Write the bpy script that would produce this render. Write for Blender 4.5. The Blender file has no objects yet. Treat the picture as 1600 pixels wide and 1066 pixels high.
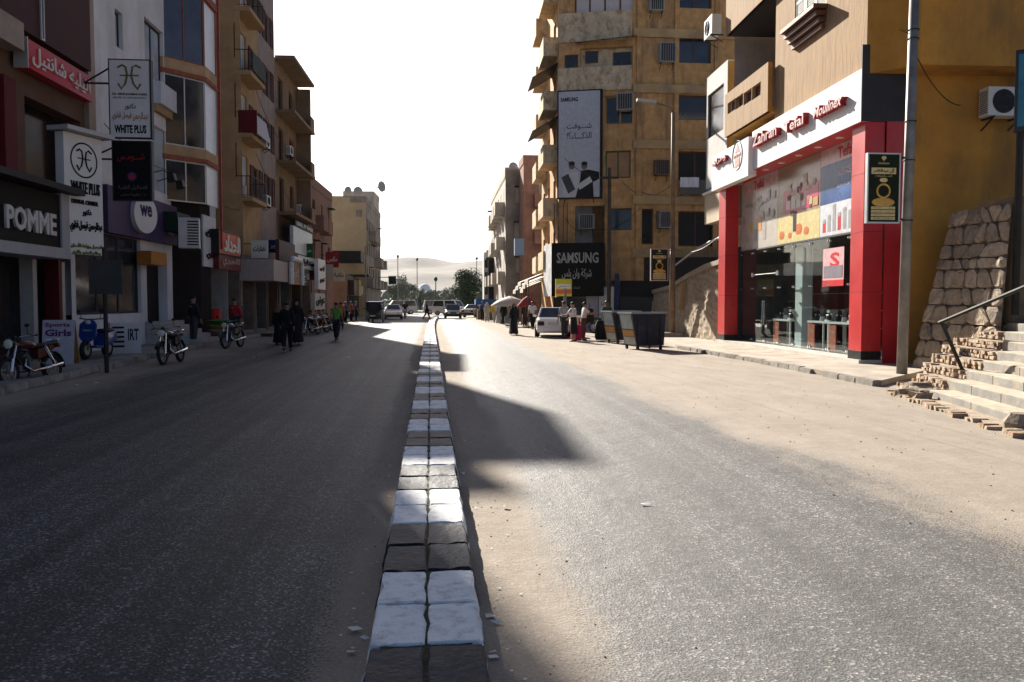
import bpy, bmesh, math, random
from mathutils import Vector, Matrix
random.seed(7)
SC = bpy.context.scene
COL = SC.collection
rad = math.radians

# ------------------------------------------------------------------ camera, sky, sun, exposure
CAMH = 1.7
FPX = 1300.0
cam_d = bpy.data.cameras.new('camera')
cam_d.sensor_width = 36.0
cam_d.lens = FPX * 36.0 / 1600.0
cam_d.clip_start = 0.05
cam_d.clip_end = 9000
cam = bpy.data.objects.new('camera', cam_d)
COL.objects.link(cam)
cam.location = (0, 0, CAMH)
cam.rotation_euler = (rad(90 - 2.69), 0, rad(-5.58))
SC.camera = cam

SUN_AZ, SUN_EL = 16.0, 27.0          # degrees left of the street axis (+Y), degrees above the horizon
world = bpy.data.worlds.new('World')
SC.world = world
world.use_nodes = True
wn = world.node_tree
for n in list(wn.nodes):
    wn.nodes.remove(n)
sky = wn.nodes.new('ShaderNodeTexSky')
sky.sky_type = 'NISHITA'
sky.sun_disc = False
sky.sun_elevation = rad(SUN_EL)
sky.sun_rotation = rad(-SUN_AZ)
sky.altitude = 100
sky.air_density = 0.55
sky.dust_density = 1.3
sky.ozone_density = 1.0
bg = wn.nodes.new('ShaderNodeBackground')
bg.inputs['Strength'].default_value = 0.05
wo = wn.nodes.new('ShaderNodeOutputWorld')
wn.links.new(sky.outputs[0], bg.inputs['Color'])
wn.links.new(bg.outputs[0], wo.inputs['Surface'])

sun_d = bpy.data.lights.new('sun', 'SUN')
sun_d.energy = 5.0
sun_d.angle = rad(0.55)
sun_d.color = (1.0, 0.93, 0.82)
sun = bpy.data.objects.new('sun', sun_d)
COL.objects.link(sun)
_sd = Vector((-math.sin(rad(SUN_AZ)) * math.cos(rad(SUN_EL)), math.cos(rad(SUN_AZ)) * math.cos(rad(SUN_EL)), math.sin(rad(SUN_EL))))
sun.rotation_euler = (-_sd).to_track_quat('-Z', 'Y').to_euler()
sun.location = (-20, 60, 60)

SC.view_settings.view_transform = 'Standard'
SC.view_settings.look = 'None'
SC.view_settings.gamma = 1.0
SC.view_settings.exposure = 1.5
SC.view_settings.use_curve_mapping = False
SC.render.engine = 'CYCLES'
SC.cycles.use_denoising = True
SC.cycles.max_bounces = 6
SC.cycles.diffuse_bounces = 3
SC.cycles.glossy_bounces = 3
SC.cycles.transmission_bounces = 4
SC.cycles.transparent_max_bounces = 8
SC.cycles.volume_bounces = 0
SC.cycles.caustics_reflective = False
SC.cycles.caustics_refractive = False
SC.cycles.sample_clamp_indirect = 6

# ------------------------------------------------------------------ photo geometry helpers
_R = cam.rotation_euler.to_matrix()
_C = Vector((0, 0, CAMH))


def ray(px, py):
    return _R @ Vector(((px - 800) / FPX, -(py - 533) / FPX, -1.0))


def gp(px, py, z=0.0):
    """world point on the level z that the photograph shows at px,py"""
    r = ray(px, py)
    t = (z - CAMH) / r.z
    return _C + r * t


def proj(p):
    c = _R.transposed() @ (Vector(p) - _C)
    return 800 + FPX * c.x / -c.z, 533 - FPX * c.y / -c.z


def at(px, py, Y):
    r = ray(px, py)
    return _C + r * (Y / r.y)


class Frame:
    """a vertical facade plane: local x to the right seen from outside, local y inwards, z up"""
    def __init__(s, ox, oy, dx, dy, oz=0.0):
        l = math.hypot(dx, dy)
        s.o = Vector((ox, oy, oz))
        s.d = Vector((dx / l, dy / l, 0))
        s.n = Vector((-s.d.y, s.d.x, 0))      # inwards
        s.rz = math.atan2(s.d.y, s.d.x)
        s.loc = (ox, oy, oz)

    def p(s, px, py, dep=0.0):
        r = ray(px, py)
        t = ((s.o + s.n * dep) - _C).dot(s.n) / r.dot(s.n)
        q = _C + r * t - s.o
        return q.dot(s.d), q.z

    def u(s, px, dep=0.0):
        return s.p(px, 472, dep)[0]

    def rect(s, xl, yt, yb, xr, dep=0.0):
        u0, z1 = s.p(xl, yt, dep)
        _, z0 = s.p(xl, yb, dep)
        u1 = s.u(xr, dep)
        return u0, u1, z0, z1

    def w(s, u, dep, z):
        return s.o + s.d * u + s.n * dep + Vector((0, 0, z))


# ------------------------------------------------------------------ materials
MATS = {}


def mat(name, col, rough=.8, var=.18, scale=2.0, bump=0.0, bscale=30.0, metal=0.0, spec=.18, col2=None,
        stretch=(1, 1, 1), emit=0.0, stain=None, coat=0.0, trans=0.0):
    if name in MATS:
        return MATS[name]
    m = bpy.data.materials.new(name)
    m.use_nodes = True
    nt = m.node_tree
    N, L = nt.nodes, nt.links
    b = N['Principled BSDF']
    b.inputs['Roughness'].default_value = rough
    b.inputs['Metallic'].default_value = metal
    b.inputs['Specular IOR Level'].default_value = spec
    b.inputs['Coat Weight'].default_value = coat
    col = tuple(col)
    if var > 0 or bump > 0 or stain:
        geo = N.new('ShaderNodeNewGeometry')
        mp = N.new('ShaderNodeMapping')
        mp.inputs['Scale'].default_value = stretch
        L.new(geo.outputs['Position'], mp.inputs['Vector'])
        ns = N.new('ShaderNodeTexNoise')
        ns.inputs['Scale'].default_value = scale
        ns.inputs['Detail'].default_value = 7
        ns.inputs['Roughness'].default_value = .62
        L.new(mp.outputs[0], ns.inputs['Vector'])
        rp = N.new('ShaderNodeValToRGB')
        rp.color_ramp.elements[0].position = .3
        rp.color_ramp.elements[1].position = .7
        a = tuple(max(0, c * (1 - var)) for c in col)
        c2 = col2 or tuple(min(1, c * (1 + var)) for c in col)
        rp.color_ramp.elements[0].color = (*a, 1)
        rp.color_ramp.elements[1].color = (*c2, 1)
        L.new(ns.outputs[0], rp.inputs[0])
        out = rp.outputs[0]
        if stain:
            scol, amt, ssc, sst = stain
            mp2 = N.new('ShaderNodeMapping')
            mp2.inputs['Scale'].default_value = sst
            mp2.inputs['Location'].default_value = (3.1, 1.7, 5.3)
            L.new(geo.outputs['Position'], mp2.inputs['Vector'])
            n2 = N.new('ShaderNodeTexNoise')
            n2.inputs['Scale'].default_value = ssc
            n2.inputs['Detail'].default_value = 8
            n2.inputs['Roughness'].default_value = .68
            L.new(mp2.outputs[0], n2.inputs['Vector'])
            r2 = N.new('ShaderNodeValToRGB')
            r2.color_ramp.elements[0].position = .5
            r2.color_ramp.elements[1].position = .68
            r2.color_ramp.elements[0].color = (0, 0, 0, 1)
            r2.color_ramp.elements[1].color = (amt, amt, amt, 1)
            L.new(n2.outputs[0], r2.inputs[0])
            mx = N.new('ShaderNodeMix')
            mx.data_type = 'RGBA'
            L.new(r2.outputs[0], mx.inputs['Factor'])
            L.new(out, mx.inputs['A'])
            mx.inputs['B'].default_value = (*scol, 1)
            out = mx.outputs['Result']
        L.new(out, b.inputs['Base Color'])
        rr = N.new('ShaderNodeMapRange')
        rr.inputs['To Min'].default_value = max(.02, rough - .08)
        rr.inputs['To Max'].default_value = min(1, rough + .1)
        L.new(ns.outputs[0], rr.inputs['Value'])
        L.new(rr.outputs[0], b.inputs['Roughness'])
        if bump > 0:
            nb = N.new('ShaderNodeTexNoise')
            nb.inputs['Scale'].default_value = bscale
            nb.inputs['Detail'].default_value = 6
            L.new(mp.outputs[0], nb.inputs['Vector'])
            bp = N.new('ShaderNodeBump')
            bp.inputs['Strength'].default_value = bump
            bp.inputs['Distance'].default_value = .03
            L.new(nb.outputs[0], bp.inputs['Height'])
            L.new(bp.outputs[0], b.inputs['Normal'])
    else:
        b.inputs['Base Color'].default_value = (*col, 1)
    if emit:
        b.inputs['Emission Color'].default_value = (*col, 1)
        b.inputs['Emission Strength'].default_value = emit
    MATS[name] = m
    return m


def glass(name, tint=(.9, .95, .95), refl=.12, clear=.85):
    """clear shop glazing: mostly transparent with a mirror-like sheen that grows at grazing angles"""
    if name in MATS:
        return MATS[name]
    m = bpy.data.materials.new(name)
    m.use_nodes = True
    N, L = m.node_tree.nodes, m.node_tree.links
    for n in list(N):
        N.remove(n)
    o = N.new('ShaderNodeOutputMaterial')
    t = N.new('ShaderNodeBsdfTransparent')
    t.inputs[0].default_value = (*[c * clear for c in tint], 1)
    g = N.new('ShaderNodeBsdfGlossy')
    g.inputs['Roughness'].default_value = .02
    lw = N.new('ShaderNodeLayerWeight')
    f = N.new('ShaderNodeMath')
    f.operation = 'POWER'
    f.inputs[1].default_value = 4.0
    L.new(lw.outputs['Facing'], f.inputs[0])
    f2 = N.new('ShaderNodeMath')
    f2.operation = 'MULTIPLY'
    f2.inputs[1].default_value = .35
    L.new(f.outputs[0], f2.inputs[0])
    f = f2
    ad = N.new('ShaderNodeMath')
    ad.operation = 'ADD'
    ad.use_clamp = True
    ad.inputs[1].default_value = refl
    mx = N.new('ShaderNodeMixShader')
    L.new(f.outputs[0], ad.inputs[0])
    L.new(ad.outputs[0], mx.inputs[0])
    L.new(t.outputs[0], mx.inputs[1])
    L.new(g.outputs[0], mx.inputs[2])
    L.new(mx.outputs[0], o.inputs[0])
    MATS[name] = m
    return m


def paint(c, rough=.55, k=None, **kw):
    """plain painted or printed surface of a given colour"""
    n = k or 'paint_%02x%02x%02x_%d' % (*[int(max(0, min(1, v)) * 255) for v in c], int(rough * 100))
    kw.setdefault('var', .12)
    kw.setdefault('scale', 5)
    kw.setdefault('spec', .25 if max(c) > .2 else .03)
    return mat(n, c, rough=rough, **kw)


# ------------------------------------------------------------------ mesh helpers
class MB:
    def __init__(s):
        s.v, s.f = [], []

    def quad(s, a, b, c, d):
        i = len(s.v)
        s.v += [tuple(a), tuple(b), tuple(c), tuple(d)]
        s.f.append((i, i + 1, i + 2, i + 3))
        return s

    def tri(s, a, b, c):
        i = len(s.v)
        s.v += [tuple(a), tuple(b), tuple(c)]
        s.f.append((i, i + 1, i + 2))
        return s

    def box(s, x0, x1, y0, y1, z0, z1):
        i = len(s.v)
        s.v += [(x0, y0, z0), (x1, y0, z0), (x1, y1, z0), (x0, y1, z0), (x0, y0, z1), (x1, y0, z1), (x1, y1, z1), (x0, y1, z1)]
        for f in ((0, 3, 2, 1), (4, 5, 6, 7), (0, 1, 5, 4), (1, 2, 6, 5), (2, 3, 7, 6), (3, 0, 4, 7)):
            s.f.append(tuple(i + k for k in f))
        return s

    def hexa(s, pts):
        """eight corners: bottom ring of four, top ring of four"""
        i = len(s.v)
        s.v += [tuple(p) for p in pts]
        for f in ((0, 3, 2, 1), (4, 5, 6, 7), (0, 1, 5, 4), (1, 2, 6, 5), (2, 3, 7, 6), (3, 0, 4, 7)):
            s.f.append(tuple(i + k for k in f))
        return s

    def bar(s, p0, p1, w, h=None):
        """rectangular bar between two points"""
        h = h or w
        p0, p1 = Vector(p0), Vector(p1)
        d = (p1 - p0).normalized()
        a = Vector((0, 0, 1)) if abs(d.z) < .95 else Vector((1, 0, 0))
        x = d.cross(a).normalized() * (w / 2)
        y = x.cross(d).normalized() * (h / 2)
        return s.hexa([p0 - x - y, p0 + x - y, p0 + x + y, p0 - x + y, p1 - x - y, p1 + x - y, p1 + x + y, p1 - x + y])

    def cyl(s, p0, p1, r0, r1=None, n=10, cap=True):
        r1 = r0 if r1 is None else r1
        p0, p1 = Vector(p0), Vector(p1)
        d = (p1 - p0).normalized()
        a = Vector((0, 0, 1)) if abs(d.z) < .95 else Vector((1, 0, 0))
        x = d.cross(a).normalized()
        y = x.cross(d).normalized()
        i = len(s.v)
        for k in range(n):
            t = 2 * math.pi * k / n
            o = x * math.cos(t) + y * math.sin(t)
            s.v.append(tuple(p0 + o * r0))
            s.v.append(tuple(p1 + o * r1))
        for k in range(n):
            j = (k + 1) % n
            s.f.append((i + 2 * k, i + 2 * j, i + 2 * j + 1, i + 2 * k + 1))
        if cap:
            s.f.append(tuple(i + 2 * k for k in reversed(range(n))))
            s.f.append(tuple(i + 2 * k + 1 for k in range(n)))
        return s

    def tube(s, pts, r, n=6):
        if not isinstance(r, (list, tuple)):
            r = [r] * len(pts)
        pts = [Vector(p) for p in pts]
        rings = []
        for k, p in enumerate(pts):
            d = (pts[min(k + 1, len(pts) - 1)] - pts[max(k - 1, 0)]).normalized()
            a = Vector((0, 0, 1)) if abs(d.z) < .9 else Vector((1, 0, 0))
            x = d.cross(a).normalized()
            y = x.cross(d).normalized()
            i = len(s.v)
            for q in range(n):
                t = 2 * math.pi * q / n
                s.v.append(tuple(p + (x * math.cos(t) + y * math.sin(t)) * r[k]))
            rings.append(i)
        for a, b in zip(rings, rings[1:]):
            for q in range(n):
                j = (q + 1) % n
                s.f.append((a + q, a + j, b + j, b + q))
        s.f.append(tuple(rings[0] + q for q in reversed(range(n))))
        s.f.append(tuple(rings[-1] + q for q in range(n)))
        return s

    def loft(s, rings, cap=True, closed=True):
        idx = []
        for r in rings:
            idx.append(len(s.v))
            s.v += [tuple(p) for p in r]
        n = len(rings[0])
        for a, b in zip(idx, idx[1:]):
            for q in range(n if closed else n - 1):
                j = (q + 1) % n
                s.f.append((a + q, a + j, b + j, b + q))
        if cap:
            s.f.append(tuple(idx[0] + q for q in reversed(range(n))))
            s.f.append(tuple(idx[-1] + q for q in range(n)))
        return s

    def ell(s, c, r, nu=12, nv=8):
        rings = []
        for j in range(1, nv):
            t = math.pi * j / nv - math.pi / 2
            rings.append([(c[0] + r[0] * math.cos(t) * math.cos(2 * math.pi * k / nu), c[1] + r[1] * math.cos(t) * math.sin(2 * math.pi * k / nu), c[2] + r[2] * math.sin(t)) for k in range(nu)])
        return s.loft(rings)

    def prism(s, pts, y0, y1):
        """outline in x,z (counter-clockwise seen from -y) pulled from y0 to y1"""
        i = len(s.v)
        n = len(pts)
        s.v += [(p[0], y0, p[1]) for p in pts] + [(p[0], y1, p[1]) for p in pts]
        s.f.append(tuple(i + k for k in range(n)))
        s.f.append(tuple(i + n + k for k in reversed(range(n))))
        for k in range(n):
            j = (k + 1) % n
            s.f.append((i + k, i + n + k, i + n + j, i + j))
        return s

    def slab(s, pts, z0, z1):
        i = len(s.v)
        n = len(pts)
        s.v += [(p[0], p[1], z0) for p in pts] + [(p[0], p[1], z1) for p in pts]
        s.f.append(tuple(i + k for k in reversed(range(n))))
        s.f.append(tuple(i + n + k for k in range(n)))
        for k in range(n):
            j = (k + 1) % n
            s.f.append((i + k, i + j, i + n + j, i + n + k))
        return s

    def torus(s, c, R, r, axis='x', nu=20, nv=8, sq=1.0):
        rings = []
        for k in range(nu + 1):
            a = 2 * math.pi * k / nu
            ring = []
            for q in range(nv):
                b = 2 * math.pi * q / nv
                rr = R + r * math.cos(b)
                h = r * sq * math.sin(b)
                if axis == 'x':
                    ring.append((c[0] + h, c[1] + rr * math.cos(a), c[2] + rr * math.sin(a)))
                elif axis == 'y':
                    ring.append((c[0] + rr * math.cos(a), c[1] + h, c[2] + rr * math.sin(a)))
                else:
                    ring.append((c[0] + rr * math.cos(a), c[1] + rr * math.sin(a), c[2] + h))
            rings.append(ring)
        return s.loft(rings, cap=False)

    def mesh(s, name, m, smooth=False):
        me = bpy.data.meshes.new(name)
        me.from_pydata(s.v, [], s.f)
        if isinstance(m, (list, tuple)):
            for x in m:
                me.materials.append(x)
        else:
            me.materials.append(m)
        bm = bmesh.new()
        bm.from_mesh(me)
        bmesh.ops.recalc_face_normals(bm, faces=bm.faces)
        bm.to_mesh(me)
        bm.free()
        if smooth:
            me.polygons.foreach_set('use_smooth', [True] * len(me.polygons))
        me.update()
        return me

    def build(s, name, m, parent=None, smooth=False, bevel=0.0, loc=None, rz=0.0):
        o = bpy.data.objects.new(name, s.mesh(name, m, smooth))
        COL.objects.link(o)
        if parent:
            o.parent = parent
        if loc:
            o.location = loc
        if rz:
            o.rotation_euler.z = rz
        if bevel:
            bv = o.modifiers.new('bevel', 'BEVEL')
            bv.width = bevel
            bv.segments = 2
            bv.limit_method = 'ANGLE'
        return o


def B(x0, x1, y0, y1, z0, z1):
    return MB().box(x0, x1, y0, y1, z0, z1)


def tag(o, label=None, cat=None, group=None, kind=None):
    if label:
        o['label'] = label
    if cat:
        o['category'] = cat
    if group:
        o['group'] = group
    if kind:
        o['kind'] = kind
    return o


def thing(name, label, cat, loc=(0, 0, 0), rz=0.0, group=None, kind=None):
    o = bpy.data.objects.new(name, None)
    o.empty_display_size = .2
    COL.objects.link(o)
    o.location = loc
    o.rotation_euler.z = rz
    return tag(o, label, cat, group, kind)


def fthing(name, label, cat, F, u=0, dep=0, z=0, group=None, turn=0.0):
    return thing(name, label, cat, F.w(u, dep, z), F.rz + turn, group)


def copy_tree(o, parent=None):
    c = o.copy()
    COL.objects.link(c)
    c.parent = parent
    for ch in o.children:
        copy_tree(ch, c)
    return c


def share(me, name, parent, loc=(0, 0, 0), rz=0.0, scale=None):
    o = bpy.data.objects.new(name, me)
    COL.objects.link(o)
    if parent:
        o.parent = parent
    o.location = loc
    o.rotation_euler.z = rz
    if scale:
        o.scale = scale
    return o


# ------------------------------------------------------------------ lettering (built-in font, Arabic shaped by hand)
_AR = {}


def _ar(c, start, n=4):
    _AR[chr(c)] = [chr(start + k) for k in range(n)]


for c, st, n in ((0x621, 0xFE80, 1), (0x622, 0xFE81, 2), (0x623, 0xFE83, 2), (0x624, 0xFE85, 2), (0x625, 0xFE87, 2), (0x626, 0xFE89, 4), (0x627, 0xFE8D, 2),
                 (0x628, 0xFE8F, 4), (0x629, 0xFE93, 2), (0x62A, 0xFE95, 4), (0x62B, 0xFE99, 4), (0x62C, 0xFE9D, 4), (0x62D, 0xFEA1, 4), (0x62E, 0xFEA5, 4),
                 (0x62F, 0xFEA9, 2), (0x630, 0xFEAB, 2), (0x631, 0xFEAD, 2), (0x632, 0xFEAF, 2), (0x633, 0xFEB1, 4), (0x634, 0xFEB5, 4), (0x635, 0xFEB9, 4),
                 (0x636, 0xFEBD, 4), (0x637, 0xFEC1, 4), (0x638, 0xFEC5, 4), (0x639, 0xFEC9, 4), (0x63A, 0xFECD, 4), (0x641, 0xFED1, 4), (0x642, 0xFED5, 4),
                 (0x643, 0xFED9, 4), (0x644, 0xFEDD, 4), (0x645, 0xFEE1, 4), (0x646, 0xFEE5, 4), (0x647, 0xFEE9, 4), (0x648, 0xFEED, 2), (0x649, 0xFEEF, 2), (0x64A, 0xFEF1, 4)):
    _ar(c, st, n)
_AR['\u0640'] = ['\u0640'] * 4


def shape_arabic(s):
    if not any(ch in _AR for ch in s):
        return s
    out = []
    for i, ch in enumerate(s):
        if ch not in _AR:
            out.append(ch)
            continue
        f = _AR[ch]
        prev = i > 0 and s[i - 1] in _AR and len(_AR[s[i - 1]]) == 4
        nxt = len(f) == 4 and i + 1 < len(s) and s[i + 1] in _AR and len(_AR[s[i + 1]]) >= 2
        k = (3 if prev else 2) if nxt else (1 if prev and len(f) > 1 else 0)
        out.append(f[k])
    return ''.join(reversed(out))


def text_mesh(s, w, h, depth=.01, bold=0.0, shear=0.0):
    """letters filling a w x h box, standing in the x,z plane, front towards -y, origin at the box's lower left"""
    c = bpy.data.curves.new('lettering', 'FONT')
    c.body = shape_arabic(s)
    c.size = 1
    c.resolution_u = 2
    c.extrude = .5
    c.offset = bold
    c.shear = shear
    o = bpy.data.objects.new('lettering', c)
    COL.objects.link(o)
    bpy.context.view_layer.update()
    dg = bpy.context.evaluated_depsgraph_get()
    me = bpy.data.meshes.new_from_object(o.evaluated_get(dg))
    bpy.data.objects.remove(o)
    if not me.vertices:
        return me
    xs = [v.co.x for v in me.vertices]
    ys = [v.co.y for v in me.vertices]
    x0, x1, y0, y1 = min(xs), max(xs), min(ys), max(ys)
    sx = w / max(1e-6, x1 - x0)
    sy = h / max(1e-6, y1 - y0)
    for v in me.vertices:
        v.co = ((v.co.x - x0) * sx, -(v.co.z + .5) * depth, (v.co.y - y0) * sy)
    me.update()
    return me


def letters(parent, s, u0, u1, z0, z1, m, y=0.0, depth=.012, bold=.0, shear=0.0, name='lettering'):
    me = text_mesh(s, abs(u1 - u0), abs(z1 - z0), depth, bold, shear)
    me.materials.clear()
    me.materials.append(m)
    me.name = name
    return share(me, name, parent, (min(u0, u1), y, min(z0, z1)))


# ------------------------------------------------------------------ building helpers
def wall_open(mb, u0, u1, z0, z1, opens, th=.25, y=0.0):
    """front wall with rectangular openings (u0,u1,z0,z1) and reveals of depth th"""
    opens = [(max(a, u0), min(b, u1), max(c, z0), min(d, z1)) for a, b, c, d in opens]
    opens = [o for o in opens if o[1] - o[0] > .02 and o[3] - o[2] > .02]
    us = sorted({u0, u1, *[o[0] for o in opens], *[o[1] for o in opens]})
    zs = sorted({z0, z1, *[o[2] for o in opens], *[o[3] for o in opens]})
    for a, b in zip(us, us[1:]):
        for c, d in zip(zs, zs[1:]):
            mu, mz = (a + b) / 2, (c + d) / 2
            if any(o[0] < mu < o[1] and o[2] < mz < o[3] for o in opens):
                continue
            mb.quad((a, y, c), (b, y, c), (b, y, d), (a, y, d))
    for a, b, c, d in opens:
        mb.quad((a, y, c), (a, y, d), (a, y + th, d), (a, y + th, c))
        mb.quad((b, y, c), (b, y + th, c), (b, y + th, d), (b, y, d))
        mb.quad((a, y, d), (b, y, d), (b, y + th, d), (a, y + th, d))
        mb.quad((a, y, c), (a, y + th, c), (b, y + th, c), (b, y, c))
    return mb


def window(parent, u0, u1, z0, z1, fm, gm, y=.1, nx=2, nz=1, fw=.05, fd=.06, name='window'):
    mb = MB()
    e = .004
    u0, u1, z0, z1 = u0 + e, u1 - e, z0 + e, z1 - e
    mb.box(u0, u0 + fw, y, y + fd, z0, z1).box(u1 - fw, u1, y, y + fd, z0, z1)
    mb.box(u0 + fw, u1 - fw, y + .002, y + fd, z0, z0 + fw).box(u0 + fw, u1 - fw, y + .002, y + fd, z1 - fw, z1)
    for k in range(1, nx):
        u = u0 + (u1 - u0) * k / nx
        mb.box(u - fw / 2, u + fw / 2, y + .004, y + fd, z0 + fw, z1 - fw)
    for k in range(1, nz):
        z = z0 + (z1 - z0) * k / nz
        mb.box(u0 + fw, u1 - fw, y + .006, y + fd, z - fw / 2, z + fw / 2)
    wo_ = mb.build(name, fm, parent)
    for i in range(nx):
        for j in range(nz):
            a = u0 + (u1 - u0) * i / nx + fw * .4
            b = u0 + (u1 - u0) * (i + 1) / nx - fw * .4
            c = z0 + (z1 - z0) * j / nz + fw * .4
            d = z0 + (z1 - z0) * (j + 1) / nz - fw * .4
            B(a, b, y + fd * .5, y + fd * .5 + .012, c, d).build('pane', gm, wo_)
    return wo_


def shutters(parent, u0, u1, z0, z1, m, y=-.03, leaves=2, slats=10, name='shutter'):
    for k in range(leaves):
        a = u0 + (u1 - u0) * k / leaves + .01
        b = u0 + (u1 - u0) * (k + 1) / leaves - .01
        mb = MB()
        w = .06
        mb.box(a, a + w, y, y + .045, z0, z1).box(b - w, b, y, y + .045, z0, z1)
        for zc in (z0, (z0 + z1) / 2 - w / 2, z1 - w):
            mb.box(a + w, b - w, y + .002, y + .045, zc, zc + w)
        sh = mb.build(name, m, parent)
        for h in range(2):
            c0 = z0 + w + h * ((z1 - z0) / 2 - w / 2)
            c1 = c0 + (z1 - z0) / 2 - 1.5 * w
            for q in range(slats):
                zz = c0 + (c1 - c0) * (q + .2) / slats
                dz = (c1 - c0) / slats * .75
                MB().hexa([(a + w, y + .008, zz), (b - w, y + .008, zz), (b - w, y + .018, zz), (a + w, y + .018, zz),
                           (a + w, y + .028, zz + dz), (b - w, y + .028, zz + dz), (b - w, y + .038, zz + dz), (a + w, y + .038, zz + dz)]).build('slat', m, sh)


def ac_split(label, loc, rz, s=1.0, group='air conditioner units on the facades'):
    t = thing('air_conditioner', label, 'air conditioner', loc, rz, group)
    w, d, h = .82 * s, .3 * s, .58 * s
    wm = mat('ac_white', (.62, .61, .57), .5, .1)
    dk = mat('ac_dark', (.03, .03, .035), .6, .1)
    B(-w / 2, w / 2, -d, 0, 0, h).build('casing', wm, t, bevel=.012)
    mb = MB()
    for r in (.06, .12, .18, .235):
        mb.torus((-.08 * s, -d - .012, h / 2), r * s, .006 * s, 'y', 20, 4)
    for k in range(8):
        a = k * math.pi / 4
        mb.bar((-.08 * s, -d - .012, h / 2), (-.08 * s + .24 * s * math.cos(a), -d - .012, h / 2 + .24 * s * math.sin(a)), .008)
    mb.build('fan_grille', dk, t)
    MB().cyl((-.08 * s, -d - .006, h / 2), (-.08 * s, -d + .004, h / 2), .24 * s, n=24).build('fan_opening', dk, t)
    mb = MB()
    for k in range(12):
        z = h * .1 + h * .8 * k / 12
        mb.box(-w / 2 - .006, -w / 2 + .002, -d * .9, -d * .1, z, z + h * .03)
    mb.build('side_louvre', dk, t)
    br = MB()
    for x in (-w * .35, w * .35):
        br.box(x - .02, x + .02, -d - .03, .14, -.05, -.005)
        br.bar((x, -d, -.03), (x, .12, -.3), .03)
    br.build('bracket', dk, t)
    return t


def ac_box(label, loc, rz, w=.75, h=.5, d=.45, m=None, group='window air conditioners on the facades', slats=True):
    t = thing('window_air_conditioner', label, 'air conditioner', loc, rz, group)
    m = m or mat('ac_grey', (.34, .33, .31), .6, .2)
    dk = mat('ac_dark', (.03, .03, .035), .6, .1)
    B(-w / 2, w / 2, -d, .1, 0, h).build('casing', m, t, bevel=.01)
    B(-w / 2 + .05, w / 2 - .05, -d - .006, -d + .01, .05, h - .05).build('grille_recess', dk, t)
    for k in range(7):
        x = -w / 2 + .08 + (w - .16) * k / 6
        B(x - .012, x + .012, -d - .02, -d - .004, .05, h - .05).build('grille_bar', m, t)
    br = MB()
    for x in (-w * .38, w * .38):
        br.bar((x, -d * .9, -.02), (x, .1, -.02), .04)
        br.bar((x, -d * .8, -.04), (x, .08, -.42), .03)
    br.build('bracket', dk, t)
    return t


def balusters(parent, pts, h, m, n, z0=0.0, r=.012):
    pts = [Vector(p) for p in pts]
    rail = MB()
    rail.tube([p + Vector((0, 0, h)) for p in pts], .025)
    rail.tube([p + Vector((0, 0, .08)) for p in pts], .015)
    rl = rail.build('handrail', m, parent)
    tot = sum((b - a).length for a, b in zip(pts, pts[1:]))
    step = tot / n
    me = MB().cyl((0, 0, .08), (0, 0, h), r, n=5).mesh('baluster', m)
    d = step / 2
    for a, b in zip(pts, pts[1:]):
        L_ = (b - a).length
        while d < L_:
            share(me, 'baluster', parent, a + (b - a) * (d / L_))
            d += step
        d -= L_
    return rl


def dish(label, loc, rz, s=1.0):
    t = thing('satellite_dish', label, 'satellite dish', loc, rz, 'satellite dishes on the roofs')
    m = mat('dish_grey', (.28, .28, .28), .5, .1)
    rings = []
    for k in range(6):
        r = .45 * s * k / 5 + .01
        rings.append([(r * math.cos(2 * math.pi * q / 18), -.3 * s + 0.9 * (r * r) / s * -.5 + .0, 1.0 * s + r * math.sin(2 * math.pi * q / 18)) for q in range(18)])
    MB().loft(rings, cap=True).build('reflector', m, t, smooth=True)
    MB().cyl((0, -.28 * s, 1.0 * s), (0, 0, .8 * s), .025 * s).cyl((0, 0, 0), (0, 0, .85 * s), .03 * s).build('mast', m, t)
    MB().bar((0, -.3 * s, .6 * s), (0, -.85 * s, .95 * s), .02).box(-.04, .04, -.92 * s, -.82 * s, .9 * s, 1.0 * s).build('feed_arm', m, t)
    return t

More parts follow.
